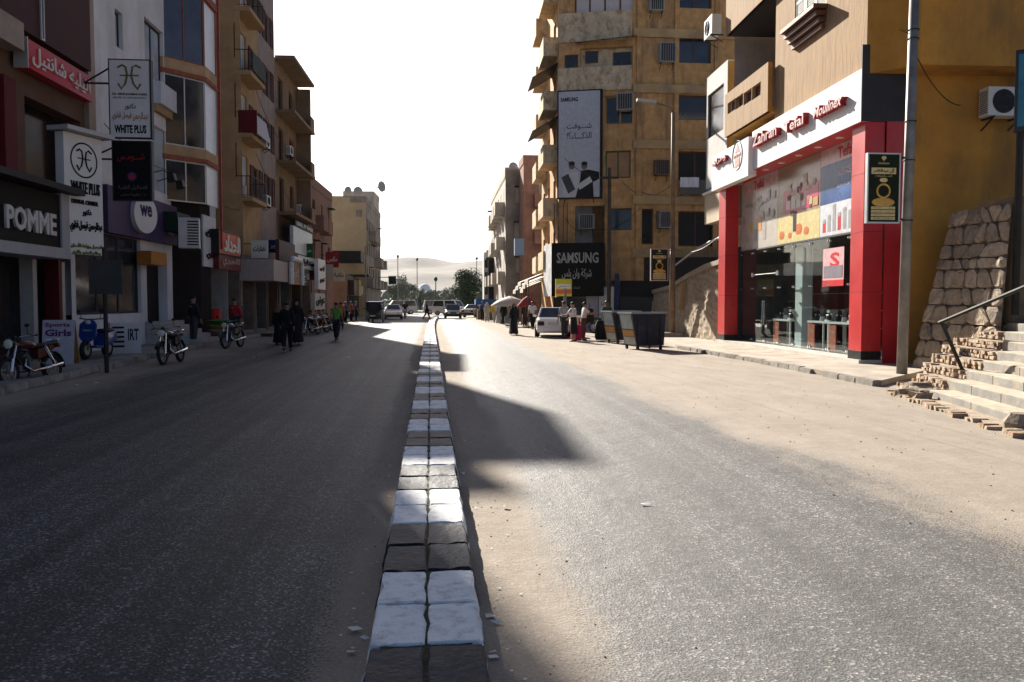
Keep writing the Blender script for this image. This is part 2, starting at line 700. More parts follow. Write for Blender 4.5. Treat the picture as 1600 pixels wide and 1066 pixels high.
# ================================================================== THE GROUND, ROAD, PAVEMENTS
def road_material():
    m = bpy.data.materials.new('asphalt_and_sand')
    m.use_nodes = True
    N, L = m.node_tree.nodes, m.node_tree.links
    b = N['Principled BSDF']
    geo = N.new('ShaderNodeNewGeometry')
    sep = N.new('ShaderNodeSeparateXYZ')
    L.new(geo.outputs['Position'], sep.inputs[0])

    def noise(scale, st=(1, 1, 1), det=5, ro=.6):
        mp = N.new('ShaderNodeMapping')
        mp.inputs['Scale'].default_value = st
        L.new(geo.outputs['Position'], mp.inputs['Vector'])
        n = N.new('ShaderNodeTexNoise')
        n.inputs['Scale'].default_value = scale
        n.inputs['Detail'].default_value = det
        n.inputs['Roughness'].default_value = ro
        L.new(mp.outputs[0], n.inputs['Vector'])
        return n.outputs[0]

    def math_(op, a, b_=None, c=None, clamp=False):
        n = N.new('ShaderNodeMath')
        n.operation = op
        n.use_clamp = clamp
        for k, v in enumerate((a, b_, c)):
            if v is None:
                continue
            if isinstance(v, (int, float)):
                n.inputs[k].default_value = v
            else:
                L.new(v, n.inputs[k])
        return n.outputs[0]

    def mr(v, a, b_, c=0.0, d=1.0, smooth=True):
        n = N.new('ShaderNodeMapRange')
        n.interpolation_type = 'SMOOTHSTEP' if smooth else 'LINEAR'
        L.new(v, n.inputs['Value'])
        n.inputs['From Min'].default_value = a
        n.inputs['From Max'].default_value = b_
        n.inputs['To Min'].default_value = c
        n.inputs['To Max'].default_value = d
        return n.outputs['Result']

    def mixc(f, a, b_):
        n = N.new('ShaderNodeMix')
        n.data_type = 'RGBA'
        if isinstance(f, (int, float)):
            n.inputs['Factor'].default_value = f
        else:
            L.new(f, n.inputs['Factor'])
        for k, v in (('A', a), ('B', b_)):
            if isinstance(v, tuple):
                n.inputs[k].default_value = (*v, 1)
            else:
                L.new(v, n.inputs[k])
        return n.outputs['Result']

    n_edge = noise(.9, (1, .35, 1), 6, .65)
    n_fine = noise(7, (1, 1, 1), 6, .7)
    wob = math_('MULTIPLY_ADD', n_edge, 2.2, -1.1)
    wob = math_('ADD', wob, math_('MULTIPLY_ADD', n_fine, .5, -.25))
    x = sep.outputs['X']
    # shoulder border wanders nearer the median further up the street
    yb = mr(sep.outputs['Y'], 4, 30, 0.0, -.5, False)
    xr = math_('SUBTRACT', math_('ADD', x, wob), yb)
    s_r = mr(xr, 3.3, 4.9)
    s_l = mr(math_('ADD', x, wob), -5.0, -8.2)
    ax = math_('MAXIMUM', math_('ADD', x, .02), math_('MULTIPLY', x, -1.45))
    ax = math_('ADD', ax, math_('MULTIPLY', wob, .28))
    s_m = mr(ax, 1.15, .5)
    sand = math_('MAXIMUM', math_('MAXIMUM', s_r, s_l), s_m)
    dust = mr(noise(.5, (1, .12, 1), 6, .6), .42, .8, 0.0, .3)
    sand = math_('MAXIMUM', sand, dust)
    # break the edge up: sand sits in the pits of the asphalt
    pit = mr(noise(60, (1, 1, 1), 3, .6), .38, .62)
    sandp = mr(math_('ADD', sand, math_('MULTIPLY_ADD', pit, .5, -.25)), .25, .75)

    # asphalt: dark binder, grey and pale aggregate
    vor = N.new('ShaderNodeTexVoronoi')
    vor.inputs['Scale'].default_value = 75
    L.new(geo.outputs['Position'], vor.inputs['Vector'])
    cr = N.new('ShaderNodeValToRGB')
    e = cr.color_ramp.elements
    e[0].position, e[0].color = 0, (.032, .033, .036, 1)
    e[1].position, e[1].color = 1, (.38, .37, .35, 1)
    for p_, c in ((.4, .04), (.7, .07), (.88, .14)):
        q = e.new(p_)
        q.color = (c, c, c * 1.02, 1)
    rnd = N.new('ShaderNodeSeparateColor')
    L.new(vor.outputs['Color'], rnd.inputs[0])
    L.new(rnd.outputs[0], cr.inputs[0])
    wear = mr(noise(1.1, (2.4, .05, 1), 5, .6), .35, .7, .62, 1.5)
    wear = math_('MULTIPLY', wear, mr(noise(.35, (1, 1, 1), 5, .6), .3, .7, .8, 1.2))
    vm = N.new('ShaderNodeVectorMath')
    vm.operation = 'SCALE'
    L.new(cr.outputs[0], vm.inputs[0])
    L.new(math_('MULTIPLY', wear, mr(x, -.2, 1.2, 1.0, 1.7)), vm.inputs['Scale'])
    lane = mr(x, -.2, 1.2, 0, 1)  # lane sun and shade painted in: dusty right side paler, left darker
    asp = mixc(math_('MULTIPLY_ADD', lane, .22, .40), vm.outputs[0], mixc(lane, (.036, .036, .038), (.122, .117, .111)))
    # oil-dark patches and hairline cracks
    oil = mr(noise(.55, (1, .5, 1), 6, .7), .58, .72, 0, .35)
    asp = mixc(oil, asp, (.03, .03, .031))
    crv = N.new('ShaderNodeTexVoronoi')
    crv.feature = 'DISTANCE_TO_EDGE'
    crv.inputs['Scale'].default_value = .42
    wv = N.new('ShaderNodeTexNoise')
    wv.inputs['Scale'].default_value = 1.7
    wv.inputs['Detail'].default_value = 6
    L.new(geo.outputs['Position'], wv.inputs['Vector'])
    va = N.new('ShaderNodeVectorMath')
    va.operation = 'MULTIPLY_ADD'
    va.inputs[1].default_value = (1.3, 1.3, 0)
    L.new(wv.outputs['Color'], va.inputs[0])
    L.new(geo.outputs['Position'], va.inputs[2])
    L.new(va.outputs[0], crv.inputs['Vector'])
    crk = math_('MULTIPLY', mr(crv.outputs['Distance'], .006, .002), mr(noise(.3, (1, 1, 1), 3, .5), .5, .62))
    asp = mixc(math_('MULTIPLY', crk, .7), asp, (.02, .02, .02))
    # sand and dust
    sc1 = mixc(mr(noise(1.3, (1, .4, 1), 8, .7), .3, .7), (.26, .215, .17), (.345, .29, .235))
    sc1 = mixc(mr(noise(40, (1, 1, 1), 4, .7), .45, .75, 0, .55), sc1, (.47, .42, .36))
    sc1 = mixc(mr(noise(2.2, (3.0, .06, 1), 4, .6), .55, .75, 0, .45), sc1, (.19, .135, .10))
    colr = mixc(math_('MULTIPLY', sandp, .86), asp, sc1)
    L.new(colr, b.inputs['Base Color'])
    ro = mr(sandp, 0, 1, .6, .95, False)
    ro = math_('ADD', ro, math_('MULTIPLY_ADD', n_fine, .2, -.1), clamp=True)
    L.new(ro, b.inputs['Roughness'])
    L.new(mr(x, -.3, 1.0, .1, .27), b.inputs['Specular IOR Level'])  # more sheen on the right lane to help its sun glare
    bp = N.new('ShaderNodeBump')
    bp.inputs['Strength'].default_value = .3
    bp.inputs['Distance'].default_value = .012
    h = math_('ADD', vor.outputs['Distance'], math_('MULTIPLY', noise(110, (1, 1, 1), 5, .75), .9))
    L.new(h, bp.inputs['Height'])
    bp2 = N.new('ShaderNodeBump')
    bp2.inputs['Strength'].default_value = .35
    bp2.inputs['Distance'].default_value = .05
    L.new(noise(2.5, (1, 1, 1), 5, .6), bp2.inputs['Height'])
    L.new(bp.outputs[0], bp2.inputs['Normal'])
    L.new(bp2.outputs[0], b.inputs['Normal'])
    return m


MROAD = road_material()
MSAND = mat('dusty_ground', (.30, .235, .175), .95, .3, .6, .4, 8)
MB().quad((-3000, -300, -.06), (3000, -300, -.06), (3000, 5000, -.06), (-3000, 5000, -.06)).build('ground', MSAND)
bpy.data.objects['ground']['kind'] = 'structure'
rd = MB()
ys = [-25, -5, 5, 15, 25, 35, 45, 60, 80, 105, 180]
for a, c in zip(ys, ys[1:]):
    rd.quad((-14, a, 0), (24, a, 0), (24, c, 0), (-14, c, 0))
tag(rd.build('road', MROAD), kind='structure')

# --- left pavement with kerb stones
KERB_L = [(-7.2, 2), (-7.45, 9), (-7.8, 17), (-8.4, 30), (-8.3, 41), (-7.3, 60), (-6.6, 79), (-5.4, 117)]


def kerb_x(y):
    for (xa, ya), (xb, yb) in zip(KERB_L, KERB_L[1:]):
        if ya <= y <= yb:
            return xa + (xb - xa) * (y - ya) / (yb - ya)
    return KERB_L[-1][0]


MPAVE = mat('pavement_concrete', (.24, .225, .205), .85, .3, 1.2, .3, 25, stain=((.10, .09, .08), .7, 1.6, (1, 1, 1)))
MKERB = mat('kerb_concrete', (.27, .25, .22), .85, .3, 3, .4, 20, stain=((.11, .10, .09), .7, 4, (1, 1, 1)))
pv = MB()
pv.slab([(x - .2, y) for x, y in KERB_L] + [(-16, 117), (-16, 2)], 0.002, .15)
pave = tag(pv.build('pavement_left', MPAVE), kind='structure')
kerb_meshes = []
for v in range(4):
    rj = random.Random(v)
    j = lambda a: rj.uniform(-a, a)
    bm = bmesh.new()
    bmesh.ops.create_cube(bm, size=1)
    for vv in bm.verts:
        vv.co = Vector((vv.co.x * .2 + j(.012), vv.co.y * .96 + j(.012), vv.co.z * .16 + .08 + j(.008)))
    bmesh.ops.bevel(bm, geom=bm.edges[:], offset=.02, segments=2, affect='EDGES')
    me = bpy.data.meshes.new('kerb_stone')
    bm.to_mesh(me)
    bm.free()
    me.materials.append(MKERB)
    kerb_meshes.append(me)
y = 10.0
while y < 78:
    x = kerb_x(y + .5)
    a = math.atan2(-(kerb_x(y + 1) - kerb_x(y)), 1)
    if random.random() > .08:
        share(random.choice(kerb_meshes), 'kerb_stone', pave, (x - .1 + random.uniform(-.02, .02), y + .5, random.uniform(-.02, .012)), a)
    y += 1.0

# --- pavement in front of the red shop
PR = [gp(1062, 545), gp(1105, 553), gp(1180, 566), gp(1290, 588), gp(1372, 604)]
pr = MB()
outer = [(p.x, p.y) for p in PR]
inner = [(11.6, 19.5), (12.4, 19.5), (12.4, 36), (10.9, 36.5)]
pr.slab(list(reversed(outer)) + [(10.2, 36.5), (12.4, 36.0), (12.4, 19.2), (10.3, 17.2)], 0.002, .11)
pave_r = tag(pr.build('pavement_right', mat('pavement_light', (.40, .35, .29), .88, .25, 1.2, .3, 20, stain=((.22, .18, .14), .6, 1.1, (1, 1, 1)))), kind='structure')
for (xa, ya), (xb, yb) in zip(outer, outer[1:]):
    L_ = math.hypot(xb - xa, yb - ya)
    n = max(1, int(L_ / .62))
    ang = math.atan2(yb - ya, xb - xa) - math.pi / 2
    for k in range(n):
        f = (k + .5) / n
        if random.random() > .06:
            share(random.choice(kerb_meshes), 'kerb_stone', pave_r, (xa + (xb - xa) * f, ya + (yb - ya) * f, -.035 + random.uniform(-.015, .01)), ang + random.uniform(-.03, .03), (.9, L_ / n, .95))

# --- central median of painted kerb stones
MWHITE = mat('worn_white_paint', (.76, .77, .78), .65, .08, 5, .35, 45, stretch=(1, 2.5, 1), stain=((.30, .28, .25), .65, 13, (1, 1, 1)))
MDARK = mat('worn_dark_paint', (.014, .018, .030), .6, .35, 5, .3, 25, spec=.14, stain=((.05, .052, .06), .3, 12, (1, 1, 1)))
MSOIL = mat('joint_soil', (.055, .05, .035), .95, .4, 8, .5, 40)
med = thing('median_kerb', 'long raised median of white and dark painted kerb stones', None, (0, 0, 0), 0, None, 'structure')


def med_x(y):
    return -.025 + (.00033 * (y - 45) ** 2 if y > 45 else 0)


def median_stone(seed, m):
    rj = random.Random(seed)
    j = lambda a: rj.uniform(-a, a)
    bm = bmesh.new()
    bmesh.ops.create_cube(bm, size=1)
    bmesh.ops.subdivide_edges(bm, edges=bm.edges[:], cuts=3, use_grid_fill=True)
    for v in bm.verts:
        c = v.co
        top = c.z > .49
        out = c.x > .49
        c.x = c.x * .231
        c.y = c.y * .466
        if out:
            c.x += (.5 - c.z) * .045
        if abs(c.x) > .11 or abs(c.y) > .22:
            c.x += j(.007)
            c.y += j(.008)
        c.z = c.z * .22 + .11 + (j(.004) if top else 0)
    sharp = [e for e in bm.edges if len(e.link_faces) == 2 and e.calc_face_angle(0) > .9]
    bmesh.ops.bevel(bm, geom=sharp, offset=.007, segments=2, affect='EDGES')
    me = bpy.data.meshes.new('kerb_stone')
    bm.to_mesh(me)
    bm.free()
    me.materials.append(m)
    me.polygons.foreach_set('use_smooth', [True] * len(me.polygons))
    me.set_sharp_from_angle(angle=rad(38))
    return me


STW = [median_stone(k, MWHITE) for k in range(5)]
STD = [median_stone(k + 20, MDARK) for k in range(5)]
rest = MB()
row = 0
yy = 1.56
while yy < 90:
    k = int(round((yy - 3.56) / .5))
    white = (k // 2) % 2 == 0
    for side in (-1, 1):
        x = med_x(yy) + side * .125
        dz = random.uniform(-.003, .003)
        if row < 150:
            o = share(random.choice(STW if white else STD), 'kerb_stone', med, (x + random.uniform(-.004, .004), yy + .25 + random.uniform(-.004, .004), dz), random.uniform(-.012, .012))
            o.scale = (side, random.choice((1, 1)), 1)
        else:
            rest.box(x - .119, x + .119, yy + .012, yy + .488, 0, .22)
    row += 1
    yy += .5
if rest.v:
    ro_ = rest.build('kerb_stones', MWHITE, med)
    ro_['kind'] = 'stuff'
bed = MB()
pts = [1.5] + [5 * k for k in range(1, 19)]
for a, c in zip(pts, pts[1:]):
    bed.hexa([(med_x(a) - .2, a, 0), (med_x(a) + .2, a, 0), (med_x(c) + .2, c, 0), (med_x(c) - .2, c, 0),
              (med_x(a) - .2, a, .205), (med_x(a) + .2, a, .205), (med_x(c) + .2, c, .205), (med_x(c) - .2, c, .205)])
bed.build('joint_bed', MSOIL, med)

# --- loose stones, clods and scraps on the road
rg = random.Random(11)


def clod(mb, x, y, r, z=0.0):
    n = 5
    rings = []
    for zz, rr in ((0, 1), (.5, .85), (.9, .4)):
        rings.append([(x + r * rr * math.cos(2 * math.pi * k / n + zz) * rg.uniform(.7, 1.2), y + r * rr * math.sin(2 * math.pi * k / n + zz) * rg.uniform(.7, 1.2), z + r * zz * rg.uniform(.6, 1)) for k in range(n)])
    mb.loft(rings)


g1 = MB()
for k in range(380):
    yv = 2.2 + 32 * rg.random() ** 1.8
    sd = rg.choice((-1, 1))
    xv = sd * (.33 + abs(rg.gauss(0, .38)))
    clod(g1, xv, yv, rg.uniform(.002, .008) * (1 + yv * .03))
for k in range(420):
    yv = 5 + 26 * rg.random()
    clod(g1, rg.uniform(3.5, 9.0), yv, rg.uniform(.004, .014))
for k in range(300):
    yv = 8 + 30 * rg.random()
    clod(g1, rg.uniform(-7.6, -2), yv, rg.uniform(.004, .014))
tag(g1.build('gravel', mat('clods', (.24, .195, .15), .95, .5, 3)), 'loose earth clods and grit scattered along the road', 'gravel', kind='stuff')
g2 = MB()


def scrap(x, y, s):
    a = rg.uniform(0, 6.3)
    p = [Vector((x, y, .006)) + Vector((math.cos(a + t) * s * rg.uniform(.5, 1.2), math.sin(a + t) * s * rg.uniform(.4, .8), rg.uniform(0, s * .5))) for t in (0, 1.4, 3.0, 4.6)]
    g2.quad(*p)


for px, py, s in ((556, 987, .05), (570, 1000, .03), (770, 1030, .04), (765, 965, .04), (722, 742, .05), (716, 735, .03), (636, 568, .12), (655, 548, .1), (610, 640, .05), (545, 560, .1), (790, 795, .05),
                  (1010, 790, .06), (400, 560, .1), (150, 600, .06), (120, 602, .05), (820, 640, .06), (768, 1022, .03), (548, 1022, .03), (775, 975, .035), (1090, 575, .1), (1200, 600, .1), (590, 533, .18)):
    p = gp(px, py)
    scrap(p.x, p.y, s)
for k in range(120):
    yv = 2.5 + 12 * rg.random()
    scrap(rg.choice((-1, 1)) * (.34 + abs(rg.gauss(0, .1))), yv, rg.uniform(.006, .02))
tag(g2.build('litter', mat('paper_scraps', (.62, .6, .56), .8, .2)), 'torn pale paper and paint flakes lying beside the median', 'litter', kind='stuff')

# ================================================================== RIGHT: THE SHOP BUILDING
RS = Frame(11.47, 32.4, -.40, -11.9)
RL = math.hypot(.40, 11.9)
MTAN = mat('tan_render', (.36, .235, .13), .85, .25, 9, .35, 22, stretch=(1, 1, .16), stain=((.20, .12, .065), .55, 5, (1, 1, .12)))
MORANGE = mat('ochre_paint', (.45, .215, .04), .8, .2, 1.2, .2, 14, stain=((.20, .115, .045), .75, .8, (1, 1, .35)))
MGREYW = mat('grey_render', (.36, .36, .36), .85, .2, 1.5, .2, 20, stain=((.2, .19, .18), .5, 1.5, (1, 1, .3)))
MDKGREY = mat('charcoal_panel', (.035, .035, .04), .7, .2, 1.5)
MRED = mat('red_cladding', (.46, .016, .020), .35, .16, 1.0, spec=.4, stain=((.30, .12, .09), .3, 1.6, (1, 1, .3)))
MWSIGN = mat('white_sign_panel', (.80, .80, .79), .45, .04, 1.0)
MBLACK = mat('black_gap', (.012, .012, .012), .8, 0)
MIRON = mat('dark_iron', (.03, .028, .026), .55, .3, 5, metal=.4)
MSTEEL = mat('steel_fitting', (.6, .6, .6), .25, .05, metal=1.0)
MWOOD = mat('brown_wood', (.12, .05, .03), .6, .25, 4, stretch=(1, 1, .3))
MWPAINT = mat('white_woodwork', (.66, .65, .62), .6, .1, 5)
GDARK = mat('dark_window_glass', (.012, .013, .015), .08, .3, 1, spec=.4)
GBLUE = mat('bluish_window_glass', (.03, .038, .052), .07, .4, .9, spec=.45)
GSHOP = glass('shop_glass', (.92, .97, .96), .02, .92)

yb = thing('apartment_building', 'ochre and tan apartment block above the red fronted appliance shop', 'building', RS.loc, RS.rz)
HT = 16.5
uW = RS.u(1206)                  # where the street wall begins (the loggia is to the left)
su0, su1, sz0, sz1 = RS.rect(1243, -32, 46, 1283)
FZ0, FZ1 = 6.3, 7.62
wl = MB()
wall_open(wl, uW, RL, FZ0 + .05, HT, [(su0, su1, sz0, sz1), (RL - 1.25, RL - .35, 10.6, 12.2)], .25, .0)
wl.quad((uW, 0, FZ0), (uW, 3, FZ0), (uW, 3, HT), (uW, 0, HT))          # side of the loggia
wl.build('street_wall', MTAN, yb)
shutters(yb, su0, su1, sz0, sz1, MWPAINT, .02, 3, 14)
for k in range(4):
    d = .42 - k * .1
    B(su0 - .12 + k * .05, su1 + .1 - k * .05, -d, -.003, sz0 - .12 - k * .17, sz0 - .005 - k * .17).build('window_corbel', MWOOD, yb)
B(RL - 1.25, RL - .35, .2, .3, 10.6, 12.2).build('niche_board', MDKGREY, yb)
# chamfered corner and end wall facing down the street towards the viewer
ex, ey = RL, 0.0
cw = MB()
cw.quad((RL, 0, FZ0 + 1.2), (RL + .9, .9, FZ0 + 1.2), (RL + .9, .9, HT), (RL, 0, HT))
cw.quad((RL + .9, .9, FZ0 + 1.2), (RL + .9, 12, FZ0 + 1.2), (RL + .9, 12, HT), (RL + .9, .9, HT))
cw.quad((RL, 0, FZ0 + 1.2), (RL + .9, .9, FZ0 + 1.2), (RL + .9, 12, FZ0 + 1.2), (RL, 12, FZ0 + 1.2))
cw.quad((RL - .0, 1.0, 0), (RL - .0, 12, 0), (RL - .0, 12, FZ0 + 1.2), (RL - .0, 1.0, FZ0 + 1.2))
cw.quad((uW, 0, HT), (RL, 0, HT), (RL + .9, .9, HT), (RL + .9, 12, HT))
cw.quad((uW, 0, HT), (RL + .9, 12, HT), (-1, 12, HT), (-1, 3, HT))
cw.build('end_wall', MORANGE, yb)
vent = MB()
a0 = Vector((RL + .28, .28, 0))
dd = Vector((.7071, .7071, 0))
nn = Vector((.7071, -.7071, 0))
for s0, s1, z0, z1 in ((.0, .42, 9.25, 9.75),):
    q = [a0 + dd * s0 + nn * .012, a0 + dd * s1 + nn * .012]
    vent.quad((q[0].x, q[0].y, z0), (q[1].x, q[1].y, z0), (q[1].x, q[1].y, z1), (q[0].x, q[0].y, z1))
vent.build('vent_opening', mat('maroon_board', (.06, .012, .01), .7, .2), yb)
B(RL - .9, RL + 1.3, -.35, 1.6, 9.98, 10.4).build('balcony_slab', MDKGREY, yb)

# loggia with its two solid balconies
lg = MB()
bw0, bw1 = RS.u(1129, -.25), RS.u(1195, -.25)
lg.quad((bw0 - .3, 3, 6.2), (uW, 3, 6.2), (uW, 3, HT), (bw0 - .3, 3, HT))
lg.quad((bw0 - .3, .2, 6.2), (bw0 - .3, 3, 6.2), (bw0 - .3, 3, HT), (bw0 - .3, .2, HT))
lg.build('loggia_wall', MGREYW, yb)
window(yb, bw0 + 1.2, bw0 + 2.6, 9.6, 11.3, MWPAINT, GDARK, 2.86, 2, 2, .07)
for z0, zp, nm in ((7.95, 9.55, 'balcony_parapet'), (11.75, 13.3, 'balcony_parapet')):
    B(bw0, uW - .01, -.22, 3, z0, z0 + .16).build('balcony_floor', MDKGREY if z0 > 10 else MORANGE, yb)
    pp = MB()
    hs = []
    if z0 < 10:
        for xl, yt, yb_, xr in ((1137, 162, 178, 1145), (1149, 154, 171, 1157), (1162, 146, 164, 1170), (1175, 137, 156, 1184)):
            hs.append(RS.rect(xl, yt, yb_ + 1, xr, -.25))
    wall_open(pp, bw0, bw1, z0, zp, hs, .14, -.25)
    pp.quad((bw0, -.11, z0), (bw1, -.11, z0), (bw1, -.11, z0 + .45), (bw0, -.11, z0 + .45))
    pp.quad((bw0, -.25, z0), (bw1, -.25, z0), (bw1, -.11, z0), (bw0, -.11, z0))
    pp.quad((bw0, -.25, zp), (bw1, -.25, zp), (bw1, -.11, zp), (bw0, -.11, zp))
    pp.build(nm, MTAN, yb)
    B(bw1, uW - .012, -.245, -.1, z0 + .002, zp - .003).build('balcony_end', MORANGE, yb)
    if hs:
        B(min(h[0] for h in hs) - .05, max(h[1] for h in hs) + .05, -.108, -.09, hs[0][2] - .1, hs[0][3] + .1).build('parapet_lining', MWOOD, yb)
# light grey bay beyond the loggia
gb = MB()
g0, g1_ = RS.u(1101, .3), RS.u(1129, .3)
wo1 = RS.rect(1106, 150, 218, 1127, .3)
wall_open(gb, g0, g1_ + .3, 6.55, 11.3, [(wo1[0], min(wo1[1], g1_ + .1), wo1[2], wo1[3])], .2, .3)
gb.quad((g1_ + .3, .3, 6.55), (g1_ + .3, 2, 6.55), (g1_ + .3, 2, 11.3), (g1_ + .3, .3, 11.3))
gb.quad((g0, .3, 6.55), (g1_ + .3, .3, 6.55), (g1_ + .3, 2, 6.55), (g0, 2, 6.55))
gb.quad((g0, .3, 11.3), (g1_ + .3, .3, 11.3), (g1_ + .3, 2, 11.3), (g0, 2, 11.3))
gb.build('bay_wall', mat('pale_bay_render', (.5, .49, .47), .8, .15, 1.2, stain=((.3, .28, .26), .5, 1.2, (1, 1, .3))), yb)
window(yb, wo1[0], min(wo1[1], g1_ + .1), wo1[2], wo1[3], MWOOD, GDARK, .36, 1, 1, .05)
B(g1_ + .302, g1_ + .34, .32, 1.9, 6.6, 11.25).build('bay_side', MORANGE, yb)
lb0, lb1 = RS.u(1100, .3), RS.u(1136, .3)
B(lb0, lb1 + .3, .28, 2.0, 5.05, 6.3).build('lower_bay', mat('cream_render', (.5, .42, .3), .8, .2, 1.4, stain=((.3, .23, .15), .5, 1, (1, 1, .3))), yb)
B(lb0 - .1, lb1 + .36, .2, 2.05, 6.302, 6.4).build('lower_bay_coping', MWPAINT, yb)
B(g0 - .3, 0, 1.95, 12, 3.2, HT).build('rear_block', MGREYW, yb)
B(0.1, RL - .02, 5.0, 12, 0.02, HT - .05).build('rear_wall', MGREYW, yb)
ac_split('white split unit with round fan hung high beside the shaded balcony', RS.w(RS.u(1118, -.2), -.25, 12.05), RS.rz, 1.25)
ac_split('split unit on the ochre end wall behind the blue sign', at(1558, 186, 20.3), rad(0), 1.25)

# --- the shop front
sf = yb
for nm, a, c in (('pier', -.05, .78), ('pier', RL - .7, RL)):
    wide = c - a
    ob = B(a, c, .0, .52, .42, FZ0).build(nm, MRED, sf, bevel=.006)
    for zj in (1.95, 3.5, 5.0):
        MB().box(a - .004, c + .004, -.004, .524, zj, zj + .012).build('panel_joint', mat('red_joint', (.22, .01, .012), .6, .1), ob)
    B(a - .012, c + .012, -.012, .532, .2, .42).build('pier_foot', mat('black_granite', (.02, .02, .022), .25, .3, 20), ob)
# fascia: long white box, its red soffit, the charcoal return
fu0 = RS.u(1172, -.14)
fa = B(fu0, RL + .02, -.14, .1, FZ0, FZ1).build('fascia', MWSIGN, sf)
B(RL + .022, RL + .06, -.14, 1.0, FZ0, FZ1 + .6).build('fascia_return', MDKGREY, sf)
B(RL + .024, RL + .062, .54, 1.05, 0.05, FZ0).build('end_panel', MRED, sf)
B(.0, RL - .01, -.1, 1.1, FZ0 - .02, FZ0 - .004).build('soffit', MRED, sf)
lm = mat('spot_trim', (.7, .68, .62), .4, .05)
for k in range(7):
    uu = 1.6 + k * 1.4
    MB().cyl((uu, .22, FZ0 - .05), (uu, .22, FZ0 - .021), .11, n=14).build('downlight', lm, sf)


def raised(parent, s, xl, ytl, ybl, xr, dep, red=True, bold=.03, F=RS, shear=0.0, d=.16):
    u0, z1 = F.p(xl, ytl, dep)
    _, z0 = F.p(xl, ybl, dep)
    u1 = F.u(xr, dep)
    o = letters(parent, s, u0, u1, z0, z1, mat('letter_red', (.33, .012, .016), .4, .05), dep - .002, d, bold, shear)
    f = letters(parent, s, u0 + .02, u1 - .02, z0 + .02, z1 - .02, mat('letter_face', (.62, .42, .42), .4, .05), dep - d - .003, .004, bold * .3, shear, name='letter_face')
    return o


raised(fa, 'Zahran', 1183, 213, 231, 1217, -.14)
raised(fa, 'Tefal', 1232, 193, 210, 1259, -.14)
raised(fa, 'Moulinex', 1279, 170, 187, 1319, -.14, shear=.3)
# the second, lower white sign box with the round emblem
s2u0, s2u1 = RS.u(1110, -.3), RS.u(1166, -.3)
fb = B(s2u0, s2u1, -.3, .0, 6.1, 7.45).build('side_fascia', MWSIGN, sf)
raised(fb, 'زهران', 1117, 252, 262, 1136, -.3, d=.12)
emb = RS.p(1152, 243, -.305)
ring = MB().torus((emb[0], -.308, emb[1]), .52, .016, 'y', 28, 4)
ring.build('emblem_ring', mat('emblem_grey', (.35, .33, .33), .5, .05), fb)
pk = mat('emblem_pink', (.62, .28, .27), .5, .05)
MB().prism([(emb[0] - .25, emb[1] + .12), (emb[0] + .25, emb[1] + .12), (emb[0], emb[1] + .42)], -.312, -.302).prism([(emb[0] - .22, emb[1] - .42), (emb[0] + .22, emb[1] - .38), (emb[0] + .28, emb[1] - .1), (emb[0] - .28, emb[1] - .1)], -.312, -.302).build('emblem_mark', pk, fb)
letters(fb, 'mr.brand', emb[0] - .36, emb[0] + .36, emb[1] - .07, emb[1] + .08, mat('emblem_text', (.45, .18, .18), .5, .05), -.304, .008, .02)

# glazing: printed upper panels, clear lower panes with steel patch fittings
GY = .62
ZP = 3.66
gu0, gu1 = .82, RL - .72
edges = [gu0, RS.u(1213, GY), RS.u(1279, GY), gu1]
P_HEAD = paint((.58, .42, .42), .25)
for k in range(3):
    a, c = edges[k] + .01, edges[k + 1] - .01
    B(a, c, GY, GY + .012, ZP, FZ0 - .03).build('upper_panel', paint(((.50, .47, .42), (.34, .26, .18), (.50, .55, .62))[k], .22), sf)
    if k != 1:
        hd = B(a, c, GY - .004, GY - .001, FZ0 - .52, FZ0 - .04).build('printed_header', P_HEAD, sf)
        mid = (a + c) / 2
        letters(hd, 'Tefal', mid - .5, mid + .5, FZ0 - .45, FZ0 - .12, mat('print_red', (.5, .02, .03), .4, .03), GY - .006, .003, .03)
W3 = (edges[2], edges[3])
b3 = B(W3[0] + .012, W3[1] - .012, GY - .004, GY - .001, ZP + .95, FZ0 - .525).build('printed_panel', mat('print_blue', (.045, .10, .26), .25, .5, 1.1), sf)
wa, wb = W3[0] + .012, W3[1] - .012
letters(b3, 'SILENCE FORCE', wa + (wb - wa) * .35, wa + (wb - wa) * .85, 5.35, 5.55, paint((.7, .72, .78), .3), GY - .007, .003, .0)
letters(b3, 'أداء قوي، صوت هادئ', wa + (wb - wa) * .35, wa + (wb - wa) * .85, 4.98, 5.2, paint((.7, .72, .78), .3), GY - .007, .003, .0)
B(wa, wb, GY - .004, GY - .001, ZP + .01, ZP + .948).build('printed_panel', paint((.60, .63, .68), .25), sf)
pr_ = MB()
pg_ = MB()
for k in range(9):
    uu = wa + .3 + (wb - wa - .6) * k / 8
    hh = random.uniform(.3, .75)
    (pr_ if k % 3 == 0 else pg_).box(uu - .1, uu + .1, GY - .008, GY - .005, ZP + .12, ZP + .12 + hh)
    pg_.ell((uu, GY - .007, ZP + .14 + hh), (.12, .003, .08), 10, 5)
pr_.build('printed_motif', mat('print_red', (.5, .02, .03), .4, .03), sf)
pg_.build('printed_motif', paint((.32, .33, .35), .3), sf)
wa, wb = edges[1] + .012, edges[2] - .012
mm = B(wa, wb, GY - .004, GY - .001, ZP + .01, ZP + .9).build('printed_panel', paint((.62, .53, .26), .25), sf)
B(wa + .5, wb - .1, GY - .008, GY - .0045, ZP + 1.0, ZP + 1.75).build('printed_panel', paint((.55, .05, .12), .25), sf)
for k in range(4):
    B(wa + .75 + k * .42, wa + 1.08 + k * .42, GY - .012, GY - .009, ZP + 1.1, ZP + 1.5).build('printed_square', paint((.62, .6, .56), .3), sf)
